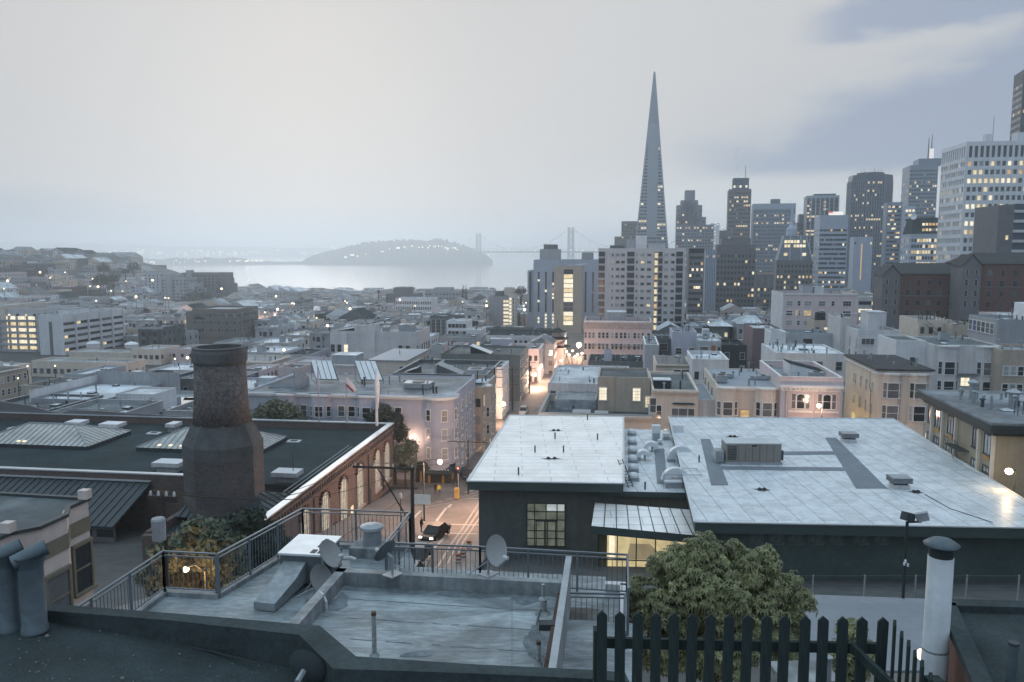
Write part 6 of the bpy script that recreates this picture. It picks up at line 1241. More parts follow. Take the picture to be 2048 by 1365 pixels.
# terrace in front of the lit hall
YARD = mat('yard_paving', (.10, .095, .09), .9, .2, .3, 2); gy = RO.z - 1.4
for lab, px, py, w_, l_, h_, m_ in (('low red planter box on the yard by the gridded window', 1045, 1150, 4.5, 1.0, .8, W_REDBR), ('low red planter box below the lit hall', 1140, 1150, 5.0, 1.0, .8, W_REDBR), ('wicker topped chest beside the yard fence', 1195, 1135, 1.6, 1.1, 1.3, mat('wicker', (.25, .19, .12), .9, .2, 2, 8)), ('pile of white sacks heaped on the yard', 1012, 1135, 1.8, 1.2, .7, W_WHITE), ('pale wrapped stack standing on the yard', 1040, 1112, 1.0, .9, 1.4, W_PINK)):
    q = atz(px, py, gy + .02); s = thing('planter' if 'planter' in lab else ('chest' if 'chest' in lab else 'sack_pile'), lab, 'planter' if 'planter' in lab else ('chest' if 'chest' in lab else 'sacks'), q, rzf)
    if 'pile' in lab or 'stack' in lab:
        mb = MB(); r_ = random.Random(int(px))
        for k in range(9): n0 = len(mb.v); mb.lathe([(.02, 0), (.42, .08), (.5, .22), (.36, .36), (.02, .42)], 0, 0, 9); mb.xf(Matrix.Translation((r_.uniform(-.7, .7), r_.uniform(-.4, .4), (k % 3) * .33)) @ Matrix.Rotation(r_.uniform(-.4, .4), 4, 'X') @ Matrix.Scale(r_.uniform(.8, 1.3), 4), n0)
        mb.build('sack_heap', m_, s, smooth=True)
    else:
        mb = MB(); t = .12; mb.box(0, w_, 0, t, 0, h_).box(0, w_, l_ - t, l_, 0, h_).box(0, t, t + .002, l_ - t - .002, 0, h_).box(w_ - t, w_, t + .002, l_ - t - .002, 0, h_); mb.build('box_side', m_, s); MB().box(t, w_ - t, t, l_ - t, .05, h_ - .15).build('filling' if 'planter' in lab else 'lid', R_SHINGLE if 'planter' in lab else m_, s)
q = [atz(x, y, gy) for x, y in ((985, 1190), (1420, 1200), (1420, 1120), (965, 1098))]; MB().add([tuple(p) for p in q], [(0, 1, 2, 3)]).build('yard', YARD); bpy.data.objects['yard']['kind'] = 'structure'
# ---------------------------------------------------------------- roofs right below the viewer
SIL = mat('weathered_silver_roof', (.25, .285, .30), .6, .30, .8, 7, patch=(1.0, .24), stretch=(.45, 1.3, 1), spec=.3, seam=(30, .95, .8))
SILW = mat('weathered_silver_parapet', (.25, .27, .28), .65, .3, .8, 4, streak=.45)
GRAV = mat('black_gravel_roof', (.052, .068, .070), .95, .3, 1.0, 30, bump=.6, spec=.15); PARB = mat('black_felt_parapet', (.05, .064, .066), .9, .25, 1.0, 12, bump=.4, spec=.12)
ZR, ZP = 68 - 5.02, 68 - 4.68
pin = [(-60, 1196), (90, 1207), (360, 1228), (640, 1252), (712, 1313), (950, 1329), (1185, 1340), (1250, 1345)]
out_ = [atz(x, y, ZP) for x, y in pin]; 
nv = Vector((.10, -1, 0)).normalized() * .2
inn = [p + nv for p in out_]; inn[4] = out_[4] + Vector((-.20, -.28, 0)); inn[3] = out_[3] + Vector((-.2, -.24, 0)); zri = [lerp(.2, -.12, max(0, min(1, (x - 90) / 550))) for x, y in pin]
fr = thing('felt_roof', 'black gravel rooftop with a thick felt-covered parapet right below the viewer', 'rooftop', (0, 8, ZR))
def Lf(p, dz=0): return (p.x, p.y - 8, p.z - ZR + dz)
mb = MB(); n = len(out_)
vs = [Lf(p) for p in out_] + [Lf(p) for p in inn] + [(p.x, p.y - 8, zri[i] - .05) for i, p in enumerate(inn)] + [(p.x, p.y - 8, -9) for p in out_]
fs = [(n + i, n + i + 1, i + 1, i) for i in range(n - 1)] + [(2 * n + i, 2 * n + i + 1, n + i + 1, n + i) for i in range(n - 1)] + [(i, i + 1, 3 * n + i + 1, 3 * n + i) for i in range(n - 1)]
mb.add(vs, fs); mb.build('parapet', PARB, fr)
mb = MB(); vs = [(p.x, p.y - 8, zri[i]) for i, p in enumerate(inn)] + [(p.x * .9, 5.0 - 8, zri[i]) for i, p in enumerate(inn)]; mb.add(vs, [(n + i, n + i + 1, i + 1, i) for i in range(n - 1)]); mb.build('gravel_surface', GRAV, fr)
mb = MB(); pth = [atz(x, y, ZR + .02) for x, y in ((230, 1262), (330, 1282), (430, 1305), (520, 1328))]; mb.tube([Lf(p) for p in pth], .012, 5); mb.build('roof_cable', BLACK, fr)
mb = MB(); rl = random.Random(6)
for _ in range(75):
    px, py = rl.uniform(20, 640), rl.uniform(1262, 1364); p = atz(px, py, ZR + lerp(.2, -.12, max(0, min(1, (px - 90) / 550))) + .004); q = rl.uniform(.003, .009) * (2 if rl.random() < .08 else 1); mb.box(p.x - q, p.x + q, p.y - q * .8, p.y + q * .8, p.z, p.z + q)
tag(mb.build('roof_chips', mat('pale_stone_chip', (.18, .2, .2), .9, .2)), 'loose pale stone chips strewn over the black gravel roof', None, kind='stuff')
VPM = mat('blue_grey_vent_metal', (.10, .128, .145), .55, .18, 2, 9, metal=.25)
for px, py, lab, dxx in ((20, 1258, 'blue-grey sheet metal vent with slanted T cowl, at the frame edge', 0), (70, 1262, 'blue-grey sheet metal vent with slanted T cowl, second from the frame edge', 0)):
    q = atz(px, py, ZR + .2); v_ = thing('t_cowl_vent', lab, 'vent', q); hh = .98
    MB().lathe([(.165, 0), (.16, .06), (.15, .07), (.145, hh)], 0, 0, 18, cap=False).build('vent_shaft', VPM, v_, smooth=True)
    n_ = 14; mb = MB(); a0, a1 = Vector((-.16, -.1, hh - .05)), Vector((.15, .12, hh + .09)); ax = (a1 - a0).normalized(); sd_ = ax.cross(Vector((0, 0, 1))).normalized(); up_ = sd_.cross(ax)
    vs = [a + sd_ * (.115 * math.cos(t_)) + up_ * (.10 * math.sin(t_)) for a in (a0, a1) for t_ in [2 * math.pi * k / n_ for k in range(n_)]]
    mb.add(vs, [(k, (k + 1) % n_, n_ + (k + 1) % n_, n_ + k) for k in range(n_)]); mb.build('cowl', VPM, v_, smooth=True)
    MB().lathe([(.145, hh - .14), (.16, hh - .05), (.2, hh + .03)], 0, 0, 18, cap=False).build('cowl_neck', VPM, v_, smooth=True)
DISH = mat('grey_dish_paint', (.27, .275, .275), .5, .08, 1, 5)
def sat_dish(px, py, z, size, lab, az_, el_=35, pole=.5, m=DISH, grp=None, back=False):
    q = atz(px, py, z); t = thing('satellite_dish', lab, 'satellite dish', q, az_, grp); r = size / 2; mb = MB(); prof = [(.01, .0)] + [(r * k / 5, .28 * r * (k / 5) ** 2) for k in range(1, 6)]
    mb.lathe(prof, 0, 0, 22, cap=False); nn = len(mb.v); mb.lathe([(a, b_ - .015) for a, b_ in prof], 0, 0, 22, cap=False)
    M_ = Matrix.Translation((0, -.05, pole + r * .55)) @ Matrix.Rotation(math.radians(90 - el_), 4, 'X'); mb.xf(M_); d = mb.build('reflector', m, t, smooth=True)
    mb = MB(); mb.tube([(0, .12, 0), (0, .12, pole + r * .3)], .03, 8); mb.tube([(0, .12, pole + r * .3), M_ @ Vector((0, 0, -.02))], .035, 6); mb.tube([(-.3, .5, .02), (0, .12, pole * .8)], .015, 5); mb.box(-.2, .2, -.05, .3, 0, .03); mb.build('mount', METAL, t)
    f0, f1 = M_ @ Vector((0, -r * .95, .26 * r)), M_ @ Vector((0, -r * .55, r * 1.05)); mb = MB(); mb.tube([f0, f1], .018, 6); mb.build('feed_arm', METAL, t); MB().tube([f1, f1 + (M_.to_3x3() @ Vector((0, .3, -.9))) * .14], .05, 8).build('receiver', W_PALE, t); return t
sat_dish(606, 1385, ZR, .46, 'black satellite dish in the shade of the felt parapet', math.radians(165), 12, .12, mat('dark_dish_paint', (.055, .065, .07), .5, .1))
# ---- neighbour's silver roof, lower deck, railings
ZT = 68 - 8.05; ZL = at(330, 1187, 20).z
nb = thing('silver_roof', 'weathered silver-grey flat roof with low parapets beyond the felt parapet', 'rooftop', (0, 18, ZT - .35))
def Ln(p, dz=0): return Vector((p.x, p.y - 18, p.z - (ZT - .35) + dz))
A, Bc = atz(676, 1137, ZT), atz(1128, 1160, ZT); dN = Vector((-math.sin(G), -math.cos(G), 0)); Lr = 13.0
c4 = [A, Bc, Bc + dN * Lr, A + dN * Lr]
mb = MB(); mb.add([(p.x, p.y - 18, 0) for p in c4], [(3, 2, 1, 0)]); mb.build('roof_surface', SIL, nb)
LAP = mat('dark_felt_lap', (.13, .15, .16), .8, .3, 2, 9); STN = mat('dark_roof_stain', (.145, .172, .185), .8, .35, 1.5, 7)
for k in range(1, 13):
    y = k * .98; q0, q1 = A + dN * y + CD * .3, A + dN * (y + .02) + CD * ((Bc - A).length - .2); rl = random.Random(k); n_ = 26; mb = MB(); w0 = .018
    for i in range(n_ + 1):
        p = q0.lerp(q1, i / n_); o_ = rl.uniform(-.02, .02); mb.v += [(p.x, p.y - 18 + o_ - w0, .004), (p.x, p.y - 18 + o_ + w0 * rl.uniform(.3, 1.6), .004)]
    mb.f = [(2 * i, 2 * i + 2, 2 * i + 3, 2 * i + 1) for i in range(n_) if rl.random() < .8]; mb.m = [0] * len(mb.f); mb.build('felt_lap', LAP, nb)
rl = random.Random(2)
for fx, fy, rx, ry in ((.14, .35, .55, .22), (.35, .28, .8, .2), (.62, .3, .9, .26), (.85, .4, .5, .3), (.08, 1.2, .25, .6), (.5, 3.4, .4, .12), (.72, 5.0, .5, .14), (.3, 5.6, .45, .12), (.93, 2.6, .3, .8)):
    c0 = A + dN * fy + CD * (fx * (Bc - A).length); MB().add([(c0.x + rx * math.cos(t_ * .449) * rl.uniform(.6, 1.15), c0.y - 18 + ry * math.sin(t_ * .449) * rl.uniform(.6, 1.15), .006 + fx * .002) for t_ in range(14)], [tuple(range(14))]).build('stain', STN, nb)
mb = MB(); pt = .24
def wallseg(a, b, th, z0, z1, m=mb):
    t = (b - a).normalized(); s_ = Vector((t.y, -t.x, 0)) * th; m.prism([(q.x, q.y - 18) for q in (a, b, b + s_, a + s_)][::1], z0, z1)
wallseg(A, Bc, pt, -4.0, .36); wallseg(A + dN * Lr, A, pt, -4.0, .36); mb.build('parapet', SILW, nb)
mb = MB(); wallseg(Bc + dN * .26, Bc + dN * Lr, .14, -6, .12, mb); mb.build('side_wall', mat('rusty_brown_render', (.10, .062, .05), .9, .2, streak=.3), nb)
# upright screen at the roof's side
sc = thing('privacy_screen', 'thin weathered grey screen wall standing along the silver roof side', 'screen', (0, 18, ZT - .35)); mb = MB()
s0, s1 = Bc + dN * .9 + Vector((.12, 0, 0)), Bc + dN * 7.2 + Vector((.12, 0, 0)); mb = MB(); mb.add([(s0.x, s0.y - 18, .02), (s1.x, s1.y - 18, .02), (s1.x, s1.y - 18, .85), (s0.x, s0.y - 18, 1.25), (s0.x + .1, s0.y - 18, .02), (s1.x + .1, s1.y - 18, .02), (s1.x + .1, s1.y - 18, .85), (s0.x + .1, s0.y - 18, 1.25)], [(0, 1, 2, 3), (5, 4, 7, 6), (3, 2, 6, 7), (0, 3, 7, 4), (1, 5, 6, 2)]); mb.build('screen_panel', SILW, sc); mb = MB(); mb.bar((s0.x + .05, s0.y - 18, 1.28), (s1.x + .05, s1.y - 18, .88), .14, .06); mb.build('screen_cap', METAL, sc)
for px, py, h_, r_, lab in ((749, 1312, .95, .05, 'short rusty-topped standpipe at the near edge of the silver roof'), (1077, 1330, .5, .045, 'stubby pale standpipe in the near corner of the silver roof'), (1086, 1228, .72, .09, 'stepped grey vent pipe near the screen wall')):
    q = atz(px, py, ZT - .35); t = thing('standpipe', lab, 'pipe', q); MB().cyl(0, 0, 0, h_ * (1 if r_ < .08 else .5), r_, n=12).build('pipe', mat('chalky_pipe', (.3, .31, .31), .8, .3, 3, 12), t); MB().lathe([(r_ * 2.2, 0), (r_ * 1.6, .04), (r_, .08)], 0, 0, 12).build('flashing', SILW, t)
    if r_ > .08: MB().lathe([(.11, h_ * .5), (.07, h_ * .55), (.045, h_ * .58), (.04, h_)], 0, 0, 10).build('upper_pipe', METAL, t)
    else: MB().cyl(0, 0, h_ - .06, h_ + .01, r_ * 1.08, n=12).build('pipe_cap', mat('rusty_cap', (.10, .07, .05), .9, .2), t)
q = atz(653, 1222, ZT - .35); t = thing('bent_pipe', 'short bent white pipe stub on the silver roof', 'pipe', q); MB().tube([(0, 0, 0), (0, 0, .22), (-.1, .12, .34), (-.2, .22, .36)], .03, 8).build('pipe', W_WHITE, t); MB().lathe([(.07, 0), (.03, .05)], 0, 0, 10).build('flashing', SILW, t)
q = atz(1100, 1258, ZT - .35); t = thing('roof_scupper', 'small dark scupper box against the screen wall', 'scupper', q); MB().box(-.25, .15, -.1, .15, 0, .14).build('scupper_box', METALD, t); MB().tube([(-.3, .2, 0), (-.2, .25, .35)], .03, 6).build('spout', SILW, t)
# lower deck
ld = thing('lower_roof_deck', 'lower weathered roof deck around the silver roof with rusty streaks', 'rooftop', (0, 18, ZL))
def Ld(p, dz=0): return Vector((p.x, p.y - 18, p.z - ZL + dz))
c_, d_ = CD, DD
K = atz(330, 1190, ZL); e0 = A + c_ * -.02
far = atz(605, 1024, ZL + 1.07); far.z = ZL; fr_ = atz(820, 1032, ZL + 1.07); fr_.z = ZL
def pl(pts, m, nm, z=0.0): mb = MB(); mb.add([(p.x, p.y - 18, z) for p in pts], [tuple(range(len(pts)))]); return mb.build(nm, m, ld)
jn = K + c_ * 1.45
pl([K - d_ * 9, K - d_ * 9 + c_ * 12, K + c_ * 12, K], SIL, 'deck_surface'); 
notch0 = atz(452, 1154, ZL + 1.07); notch0.z = ZL
P_ = [Vector((jn.x, jn.y, 0)), Vector((jn.x, jn.y, 0)) + c_ * 5.6, Vector((fr_.x, fr_.y, 0)), Vector((far.x, far.y, 0))]
pl(P_, SIL, 'deck_surface', .004); pl([fr_ - d_ * 3.2, fr_ - d_ * 3.2 + c_ * 5.8, fr_ + c_ * 5.8 - d_ * 1.2, fr_ - d_ * 1.2], SIL, 'deck_surface', .008)
mb = MB()
for a, b_ in ((K - d_ * 9, K), (K, K + c_ * 1.5), (jn, far), (far, fr_)): mb.bar(Ld(a, .06), Ld(b_, .06), .2, .13)
mb.build('deck_kerb', SILW, ld); mb = MB(); mb.prism([(q.x, q.y - 18) for q in (K - d_ * 9 + c_ * .01, K - d_ * 9 + c_ * 11.9, K + c_ * 11.9, K + c_ * .01)], -9, -.01); mb.prism([(q.x, q.y - 18) for q in (jn + c_ * .05, jn + c_ * 5.5, fr_ - d_ * .03, far - d_ * .03 + c_ * .03)], -9, -.012); mb.build('wall', W_TAN, ld)
RAIL = mat('galvanised_rail', (.15, .18, .205), .5, .1, metal=.3)
def railing(pts, lab, h=1.07, gap=.125, post=1.5, nm='roof_railing', cap=True):
    t = thing(nm, lab, 'railing', pts[0]); o = pts[0]; top, bal = MB(), MB()
    for a, b_ in zip(pts, pts[1:]):
        a, b_ = a - o, b_ - o; Ln_ = (b_ - a).length; up = Vector((0, 0, h))
        top.bar(a + up, b_ + up, .05, .04); top.bar(a + up * .9, b_ + up * .9, .035, .03); top.bar(a + up * .09, b_ + up * .09, .035, .03)
        k = int(Ln_ / gap)
        for i in range(1, k): p = a.lerp(b_, i / k); bal.bar(p + up * .09, p + up * .9, .016)
        k = max(1, round(Ln_ / post))
        for i in range(k + 1): p = a.lerp(b_, i / k); MB().bar(p - Vector((0, 0, .05)), p + up, .055).build('rail_post', RAIL, t)
    top.build('rail', RAIL, t); bal.build('baluster_infill', RAIL, t); return t
z3 = lambda p: Vector((p.x, p.y, ZL + .1))
railing([z3(K - d_ * 8.5), z3(K), z3(K + c_ * 1.45)], 'grey metal balustrade in front of the lamp-lit tree')
railing([z3(jn + c_ * .05), z3(far), z3(fr_), z3(fr_ - d_ * 2.45)], 'grey metal balustrade round the air unit, stepping out over the brick barn')
e1 = atz(1255, 1110, ZL + 1.17); e1.z = ZL + .1; e2 = fr_ - d_ * 2.5; railing([z3(e2), z3(atz(960, 1094, ZL + 1.17)), e1, e1 - d_ * 2.1], 'long grey metal balustrade behind the silver roof overlooking the street')
q0 = Bc + dN * 2.2 + c_ * .35; ZS = ZL - .6; qa = atz(1130, 1186, ZS + 1.0); qa.z = ZS; qb = atz(1250, 1189, ZS + 1.0); qb.z = ZS
railing([qa, qb, qb - d_ * 2], 'small balustrade round the sunken deck next to the screen wall', 1.0)
dk = thing('sunken_deck', 'small sunken deck with a pale floor between screen wall and leafy tree', 'deck', qa); MB().add([(0, .0, .02), tuple((qb - qa) + Vector((0, 0, .02))), tuple((qb - qa) + d_ * 2.6 + Vector((0, 0, .02))), tuple(d_ * 2.6 + Vector((0, 0, .02)))], [(0, 1, 2, 3)]).build('deck_floor', SIL, dk); MB().prism([(0, 0), ((qb - qa).x, (qb - qa).y), ((qb - qa).x - .4, (qb - qa).y - 3), (-.4, -3)], -3, -1.6).build('lower_landing', SILW, dk)
mb = MB()
for p, r_ in ((d_ * 2.6, c_), (d_ * 2.6 + c_ * ((qb - qa).length), d_ * -1)): mb.bar(p + Vector((0, 0, .1)), p + r_ * 2.4 + Vector((0, 0, .1)), .22, .25)
mb.build('deck_kerb', W_PALE, dk)
# air unit with duct
q = atz(562, 1172, ZL); t = thing('air_conditioning_unit', 'big dented air conditioning cabinet with a pale lid and sloping duct on the lower deck', 'air unit', Vector((q.x + .1, q.y, ZL)), -G); MB().box(-.1, 1.05, 0, 1.35, .1, .86).build('cabinet', mat('grey_green_cabinet', (.12, .14, .15), .55, .15, streak=.2), t); MB().box(-.15, 1.1, -.05, 1.4, .863, .92).build('lid', mat('pale_lid', (.62, .64, .65), .4, .12), t)
for a, b_, c__, dd_ in ((.74, .84, .5, 1.1), (.70, .84, .06, .3), (.9, 1.04, .06, .3)): MB().box(a, b_, c__, dd_, 0.922, 0.932).build('lid_slot', BLACK, t)
mb = MB(); mb.add([(.0, -.02, .15), (.62, -.02, .15), (.62, -.02, .7), (.0, -.02, .7), (-.15, -1.5, .02), (.42, -1.55, .02), (.42, -1.55, .22), (-.15, -1.5, .22), (.0, -.7, .52), (.62, -.7, .52)], [(0, 4, 7, 8, 3), (1, 2, 9, 6, 5), (3, 8, 9, 2), (8, 7, 6, 9), (4, 5, 6, 7)]); mb.build('sloping_duct', mat('duct_metal', (.26, .285, .3), .45, .2, 1.5, 6, metal=.3), t)
MB().box(1.052, 1.2, .3, 1.1, .2, .7).build('service_box', METALD, t); MB().tube([(1.3, .8, .5), (1.55, .8, .55), (1.7, .8, .5)], .05, 8).build('conduit', W_PALE, t)
q = atz(742, 1112, ZL + .0); t = thing('mushroom_vent', 'round-topped extractor fan standing by the balustrade', 'fan', Vector((q.x, q.y + .2, ZL)), -G); MB().box(-.55, .55, -.45, .45, 0, .3).build('curb', SILW, t); MB().cyl(0, 0, .302, .72, .27, n=16).build('fan_neck', METAL, t); MB().lathe([(.3, .722), (.36, .76), (.34, .84), (.1, .9)], 0, 0, 16).build('fan_cap', METAL, t)
sat_dish(655, 1182, ZL + .1, .78, 'satellite dish seen edge-on in front of the air unit, upper of the pair', math.radians(70), 35, .75); sat_dish(636, 1196, ZL + .1, .72, 'round satellite dish low beside the parapet, lower of the pair', math.radians(60), 28, .3)
sat_dish(778, 1148, ZT, .66, 'dark satellite dish seen from behind near the mushroom vent', math.radians(235), 30, .35, mat('dark_dish_paint2', (.10, .115, .125), .5, .1)); sat_dish(984, 1152, ZT, .78, 'large pale satellite dish tilted up at the back edge of the silver roof', math.radians(52), 16, .45, mat('pale_dish_paint', (.36, .37, .37), .5, .08, 1, 5))
# ---- picket fence
PK = mat('dark_picket_wood', (.031, .043, .042), .9, .3, .8, 7, stretch=(10, 10, .7), spec=.15); ZF = 68 - 3.08; D0 = 6.5
fence = thing('picket_fence', 'dark wooden picket fence with pointed tops and a sagging rail', 'fence', (0, D0, ZF)); rp = random.Random(4)
def picket(p, w, rz, tall=1.6, dz=0):
    mb = MB(); h = w * .45; mb.add([(-w / 2, -.011, -tall), (w / 2, -.011, -tall), (w / 2, -.011, -h), (0, -.011, 0), (-w / 2, -.011, -h), (-w / 2, .011, -tall), (w / 2, .011, -tall), (w / 2, .011, -h), (0, .011, 0), (-w / 2, .011, -h)], [(0, 1, 2, 3, 4), (9, 8, 7, 6, 5), (1, 6, 7, 2), (2, 7, 8, 3), (3, 8, 9, 4), (4, 9, 5, 0)])
    o = mb.build('picket', PK, fence, (p.x, p.y - D0, p.z - ZF + dz), rz); o.rotation_euler.y = rp.uniform(-.012, .012)
for i, px in enumerate([1204, 1240, 1276, 1312, 1348, 1385, 1422, 1459, 1496, 1534, 1570, 1611, 1647, 1686, 1725, 1767]):
    p = atz(px, 1222 if i == 0 else lerp(1223, 1235, i / 15), ZF + (.0 if i else .03)); picket(p, .088, 0)
for px, py in ((1790, 1240), (1804, 1262), (1818, 1280), (1831, 1300), (1845, 1320), (1862, 1345)): picket(atz(px, py, ZF), .088, math.radians(68))
a, b_, c2 = atz(1190, 1222, ZF), atz(1768, 1235, ZF), atz(1850, 1330, ZF)
mb = MB(); mb.bar((a.x, .05 + a.y - D0, -.31), (b_.x, .05 + b_.y - D0, -.30), .04, .09); mb.build('fence_rail', PK, fence); mb = MB(); mb.bar((b_.x - .25, .03 + b_.y - D0, -.28), (c2.x, c2.y - D0, -.4), .04, .08); mb.build('fence_rail', PK, fence)
for px, hgt, w_ in ((1196, .16, .07), (1873, .28, .12)): p = atz(px, 1222 if px < 1300 else 1290, ZF); MB().box(-w_ / 2, w_ / 2, -.05, .05, -1.6, -hgt).build('fence_post', PK, fence, (p.x, p.y - D0 - (.0 if px < 1300 else 0), 0.0))
# small tin lid and stub seen through the fence
q = at(1608, 1348, 7.4); t = thing('tin_vent_lid', 'small flat tin lid seen between the pickets', 'vent', q, .05); MB().box(-.28, .28, -.2, .2, 0, .03).build('lid', SILW, t); MB().box(-.2, .2, -.14, .14, -.6, -.002).build('vent_box', METALD, t)
q = at(1656, 1330, 7.2); t = thing('thin_standpipe', 'thin grey pipe rising behind the pickets', 'pipe', q); MB().cyl(0, 0, -.8, .05, .035, n=10).build('pipe', METAL, t); MB().lathe([(.036, .051), (.045, .06), (.045, .08), (.01, .09)], 0, 0, 10).build('pipe_cap', METAL, t)
# ---- white flue
q = at(1868, 1340, 9.2); t = thing('white_flue', 'tall white round flue pipe with a dark conical rain cap', 'flue', q); tz = at(1885, 1100, 9.2).z - q.z
MB().lathe([(.155, -.9), (.15, .25), (.144, .26), (.142, tz - .08)], 0, 0, 22).build('flue_pipe', mat('white_enamel_pipe', (.48, .5, .52), .55, .1, 2, 7, streak=.2), t, smooth=True); MB().cyl(0, 0, tz - .08, tz + .06, .135, n=20).build('flue_collar', BLACK, t); MB().lathe([(.19, tz + .05), (.2, tz + .07), (.12, tz + .125), (.01, tz + .15)], 0, 0, 22).build('rain_cap', VPM, t, smooth=True); MB().lathe([(.146, .25), (.15, .255), (.15, .28), (.145, .285)], 0, 0, 22, cap=False).build('joint_ring', METAL, t)
# ---- red-brown roof edge at the corner
ZB2 = 68 - 4.6; pr = [atz(x, y, ZB2) for x, y in ((1893, 1219), (2130, 1226), (2160, 1440), (1990, 1440))]; rb_ = thing('red_brown_building', 'corner of a red-brown rendered building with a dark felt roof', 'building', Vector((pr[0].x, pr[0].y, ZB2 - 5)))
def Lb(p): return (p.x - pr[0].x, p.y - pr[0].y)
MB().prism([Lb(p) for p in (pr[3], pr[2], pr[1], pr[0])], 0, 5).build('wall', mat('red_brown_render', (.15, .085, .068), .9, .15, streak=.2), rb_); qn = [Vector(Lb(p) + (0,)) for p in pr]; cc = sum(qn, Vector()) / 4
mb = MB()
for a, b_ in zip(qn, qn[1:] + qn[:1]): mb.bar(a + Vector((0, 0, 5.05)), b_ + Vector((0, 0, 5.05)), .2, .1)
mb.build('roof_kerb', PARB, rb_); mb = MB(); mb.add([(lerp(p.x, cc.x, .04), lerp(p.y, cc.y, .04), 5.01) for p in (qn[3], qn[2], qn[1], qn[0])], [(0, 1, 2, 3)]); mb.build('roof', GRAV, rb_)
q = atz(2022, 1365, ZB2 + .02); t = thing('dull_standpipe', 'dull grey pipe with rusty streaks on the felt roof', 'pipe', q); MB().cyl(0, 0, 0, .42, .05, n=12).build('pipe', VPM, t); MB().cyl(0, 0, .421, .45, .056, n=12).build('pipe_cap', METALD, t)
# ---- pale garage roof and back fence
ZG = 68 - 13.5; g4 = [atz(x, y, ZG) for x, y in ((1560, 1345), (2150, 1345), (2150, 1212), (1560, 1190))]; ga_ = thing('garage', 'pale grey flat garage roof behind the picket fence', 'garage', Vector((g4[0].x, g4[0].y, ZG - 4)))
MB().prism([(p.x - g4[0].x, p.y - g4[0].y) for p in g4], 0, 3.96).build('wall', W_CREAM, ga_); mb = MB(); mb.prism([(p.x - g4[0].x, p.y - g4[0].y) for p in g4], 3.97, 4.06); mb.build('roof', mat('smooth_grey_garage_roof', (.22, .24, .265), .7, .08, .3, 2, seam=(30, 1.1, .9)), ga_)
yf = thing('wire_fence', 'thin wire fence on slim posts behind the pale garage roof', 'fence', at(1560, 1195, 38)); o_ = Vector(yf.location); mb, mw = MB(), MB(); prev = None
for px in (1500, 1560, 1625, 1728, 1830, 1932, 2036): p = at(px, 1188, 37.5) - o_; mb.bar(p - Vector((0, 0, .5)), p + Vector((0, 0, .95)), .06); (mw.bar(prev + Vector((0, 0, .9)), p + Vector((0, 0, .9)), .025), mw.bar(prev + Vector((0, 0, .4)), p + Vector((0, 0, .4)), .025)) if prev else None; prev = p
mb.build('fence_post', METAL, yf); mw.build('wire', METALD, yf)
# ---- flood light pole
q = at(1806, 1196, 30); t = thing('flood_light_pole', 'dark pole with two box flood lights and white insulators', 'light pole', q); hh = at(1806, 1045, 30).z - q.z; MB().tube([(0, 0, -4), (0, 0, hh)], .06, 8).build('pole', BLACK, t); MB().bar((-.05, 0, hh), (.55, 0, hh + .02), .06).build('crossarm', BLACK, t)
for x, m_, rz in ((0, METALD, .5), (.62, METAL, -.5)):
    s_ = .28 if x == 0 else .22; o = MB().box(-s_, s_, -.12, .14, -.02, .3).build('flood_light', m_, t, (x, 0, hh + .08), rz); o.rotation_euler.y = -.35 if x else .3; MB().box(-s_ + .04, s_ - .04, .141, .16, .02, .26).build('flood_lens', G_MID, o)
for dx, dz in ((-.06, 0), (.08, -.05), (-.02, .1)): MB().lathe([(.02, 0), (.05, .03), (.03, .07), (.05, .1), (.02, .14)], dx, 0, 8).build('insulator', W_WHITE, t, (0, -.07, at(1806, 1130, 30).z - q.z + dz))
# ---- beige house at the frame edge
zr_ = at(176, 1001, 29.5).z; p0 = atz(176, 1001, zr_); p1 = atz(-30, 1092, zr_); dv = (p1 - p0); dv.z = 0; Lh = dv.length; rzh = math.atan2(-dv.y, -dv.x) - math.pi / 2
bz = 46.0; bhh = zr_ - bz; bs = thing('beige_house', 'beige rendered house with a curved bay and brown frieze at the frame edge', 'house', (p1.x, p1.y, bz), rzh)   # local +y along the flank, +x out to the street
BEI = mat('warm_beige_render', (.60, .52, .48), .85, .08, streak=.12); BRN = mat('brown_frieze', (.18, .165, .125), .85, .1)
prof = [(0, -4), (0, Lh * .20), (.55, Lh * .34), (.55, Lh * .62), (0, Lh * .78), (0, Lh)]; pol = [(x, y) for x, y in prof] + [(-9, Lh), (-9, -4)]
MB().prism(pol, 0, bhh).build('wall', BEI, bs); MB().add([(x * .9 - .12, y - .1 if y > 0 else y, bhh + .02) for x, y in pol], [tuple(range(len(pol)))]).build('roof', R_TAR, bs)
for nm, m_, d, za, zb2 in (('frieze_band', BRN, .04, bhh - 1.15, bhh - .6), ('coping', METALD, .1, bhh + .0, bhh + .12)):
    mb = MB()
    for (xa, ya), (xb, yb) in zip(prof, prof[1:]): mb.prism([(xa - .1, ya), (xa + d, ya), (xb + d, yb), (xb - .1, yb)], za, zb2)
    if nm == 'coping': mb.box(-9, .08, Lh - .1, Lh + .08, za, zb2)
    mb.build(nm, m_, bs)
for y, x, a, w_, z, p_ in ((Lh * .48, .55, math.pi / 2, 1.05, bhh - 3.6, G_MID), (Lh * .89, 0, math.pi / 2, .85, bhh - 3.3, G_DARK), (Lh * .27, .28, math.pi / 2 - .5, .7, bhh - 4.2, G_LIT), (Lh * .48, .55, math.pi / 2, 1.05, bhh - 6.6, G_MID), (Lh * .89, 0, math.pi / 2, .85, bhh - 6.3, G_DARK)): o = link('window', win_mesh(w_, 1.75, 'flat', p_), bs, (x + .01, y, z), a); link('window_frame', frame_mesh(w_, 1.75, 'flat', BRN, (1, 2)), o)
